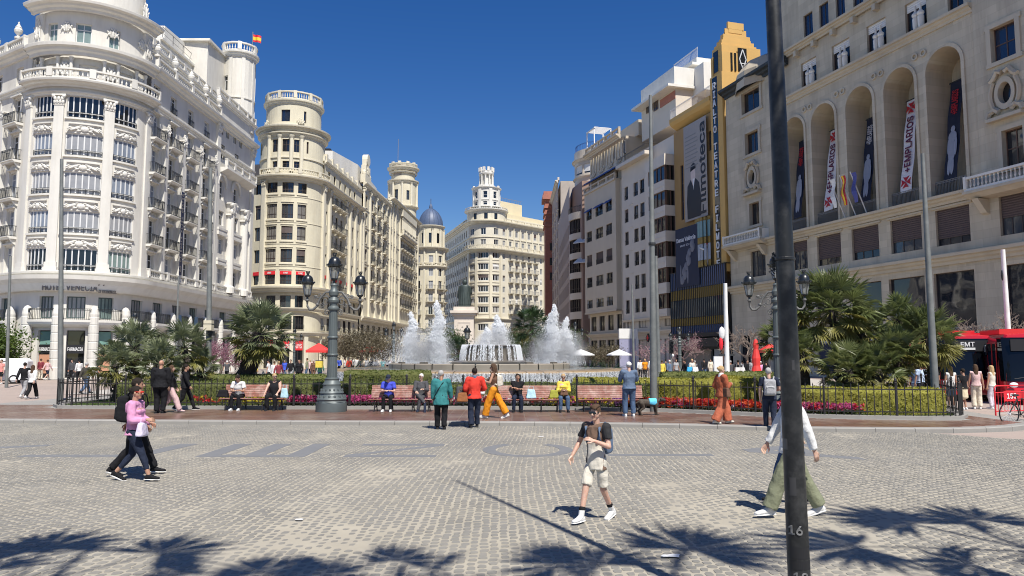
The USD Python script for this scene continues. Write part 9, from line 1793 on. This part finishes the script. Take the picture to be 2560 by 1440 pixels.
def dog():
 g = gnd(1622,1038,ZP); T = thing('dog','dark brindle dog in light blue vest beside the denim jacket man','dog',g,math.radians(-80)); n = 12
 o = H2(S((0,.22,.4),(.1,.13,.14),n),S((0,-.05,.42),(.095,.14,.115),n)) + H2(S((0,-.05,.42),(.095,.13,.11),n),S((0,-.27,.43),(.09,.1,.11),n)) + H2(S((0,.3,.47),.075,n),S((0,.42,.5),.065,n)) + H2(S((0,.45,.52),(.065,.07,.065),n),S((0,.58,.49),(.035,.04,.035),n)) + chain([(0,-.34,.45),(0,-.45,.4),(0,-.55,.36)],[.03,.022,.012],n)
 for x in (-.075,.075):
  o += chain([(x,.25,.36),(x * 1.05,.23,.22),(x * 1.05,.25,.1),(x * 1.05,.26,.025),(x * 1.05,.3,.02)],[.06,.04,.028,.026,.024],n) + chain([(x,-.27,.4),(x * 1.1,-.2,.26),(x * 1.1,-.33,.15),(x * 1.1,-.3,.025),(x * 1.1,-.25,.02)],[.085,.052,.03,.026,.024],n) + H2(S((x * .7,.42,.57),.02,n),S((x * 1.0,.4,.54),.022,n),S((x * 1.05,.42,.5),.014,n))
 soft(T,'body',o,M['dog_coat'],.03); v = H2(S((0,.24,.42),(.118,.1,.145),n),S((0,.02,.44),(.11,.1,.125),n)).trim_by_plane((0,1,0),.0).trim_by_plane((0,-1,0),-.26); soft(T,'vest',v,cloth((.12,.5,.72)),.03); m = MB().ell((-.03,.6,.54 - .03),(.01,.01,.01),1).ell((0,.615,.497),(.018,.014,.014),1); put(T,'nose',m,M['black_paint'])
mat('dog_coat',(.055,.042,.03),.8,.5,12); dog()
# ---------------------------------------------------------------- what stands behind the photographer and throws its shade into view
SH = SUN_XY / math.tan(SUN_EL)
def over(px,py,z): g = gnd(px,py,0); return np.array([g[0] + SH[0] * z,g[1] + SH[1] * z,z])
for i,(px,py,z,R,lab) in enumerate(((30,1470,9.5,2.4,'palm behind the viewpoint shading the left foreground'),(560,1530,9.8,2.0,'palm behind the viewpoint shading the bottom left cobbles'),(940,1490,10,1.7,'small palm head behind the viewpoint shading the bottom middle'),(1620,1510,10.2,2.9,'palm behind the viewpoint shading the cobbles below the boy'),(2600,1380,9.6,2.7,'palm behind the viewpoint shading the right foreground'))):
 p = over(px,py,z); b = (p[0] + .4,-2.6 - .3 * i,0); palm_tree('shade_palm',lab,b,p,R,80 + i,11,.16,'palm_leaf',.2)
GROUPS = {'slatted_bench': 'slatted benches along the railing','fan_palm': 'fan palms of the square','shade_palm': 'palms behind the viewpoint','water_jet': 'water jets of the fountain','ornate_street_lamp': 'ornate street lamps','flagpole': 'plain metal poles','person': 'people in the square','hedge': 'clipped hedges','flower_bed': 'flower beds along the railing','street_tree': 'small trees round the square','cycad': 'cycads by the fountain','bicycle': 'bicycles','city_bus': 'red city buses','arch_banner': 'banners hung in the arches','facade_flag': 'flags on the stone facade','litter_bin': 'litter bins','white_parasol': 'white terrace parasols','red_parasol': 'red terrace parasols','paper_scrap': 'paper scraps on the paving','carrier_bag': 'bags carried near the theatre','backpack': 'backpacks worn by people','mist': 'mist round the jets'}
for pr in stage.GetPrimAtPath('/World').GetChildren():
 g = GROUPS.get(re.sub(r'_[0-9]{3}$','',pr.GetName()))
 if g: pr.SetCustomDataByKey('group',g)
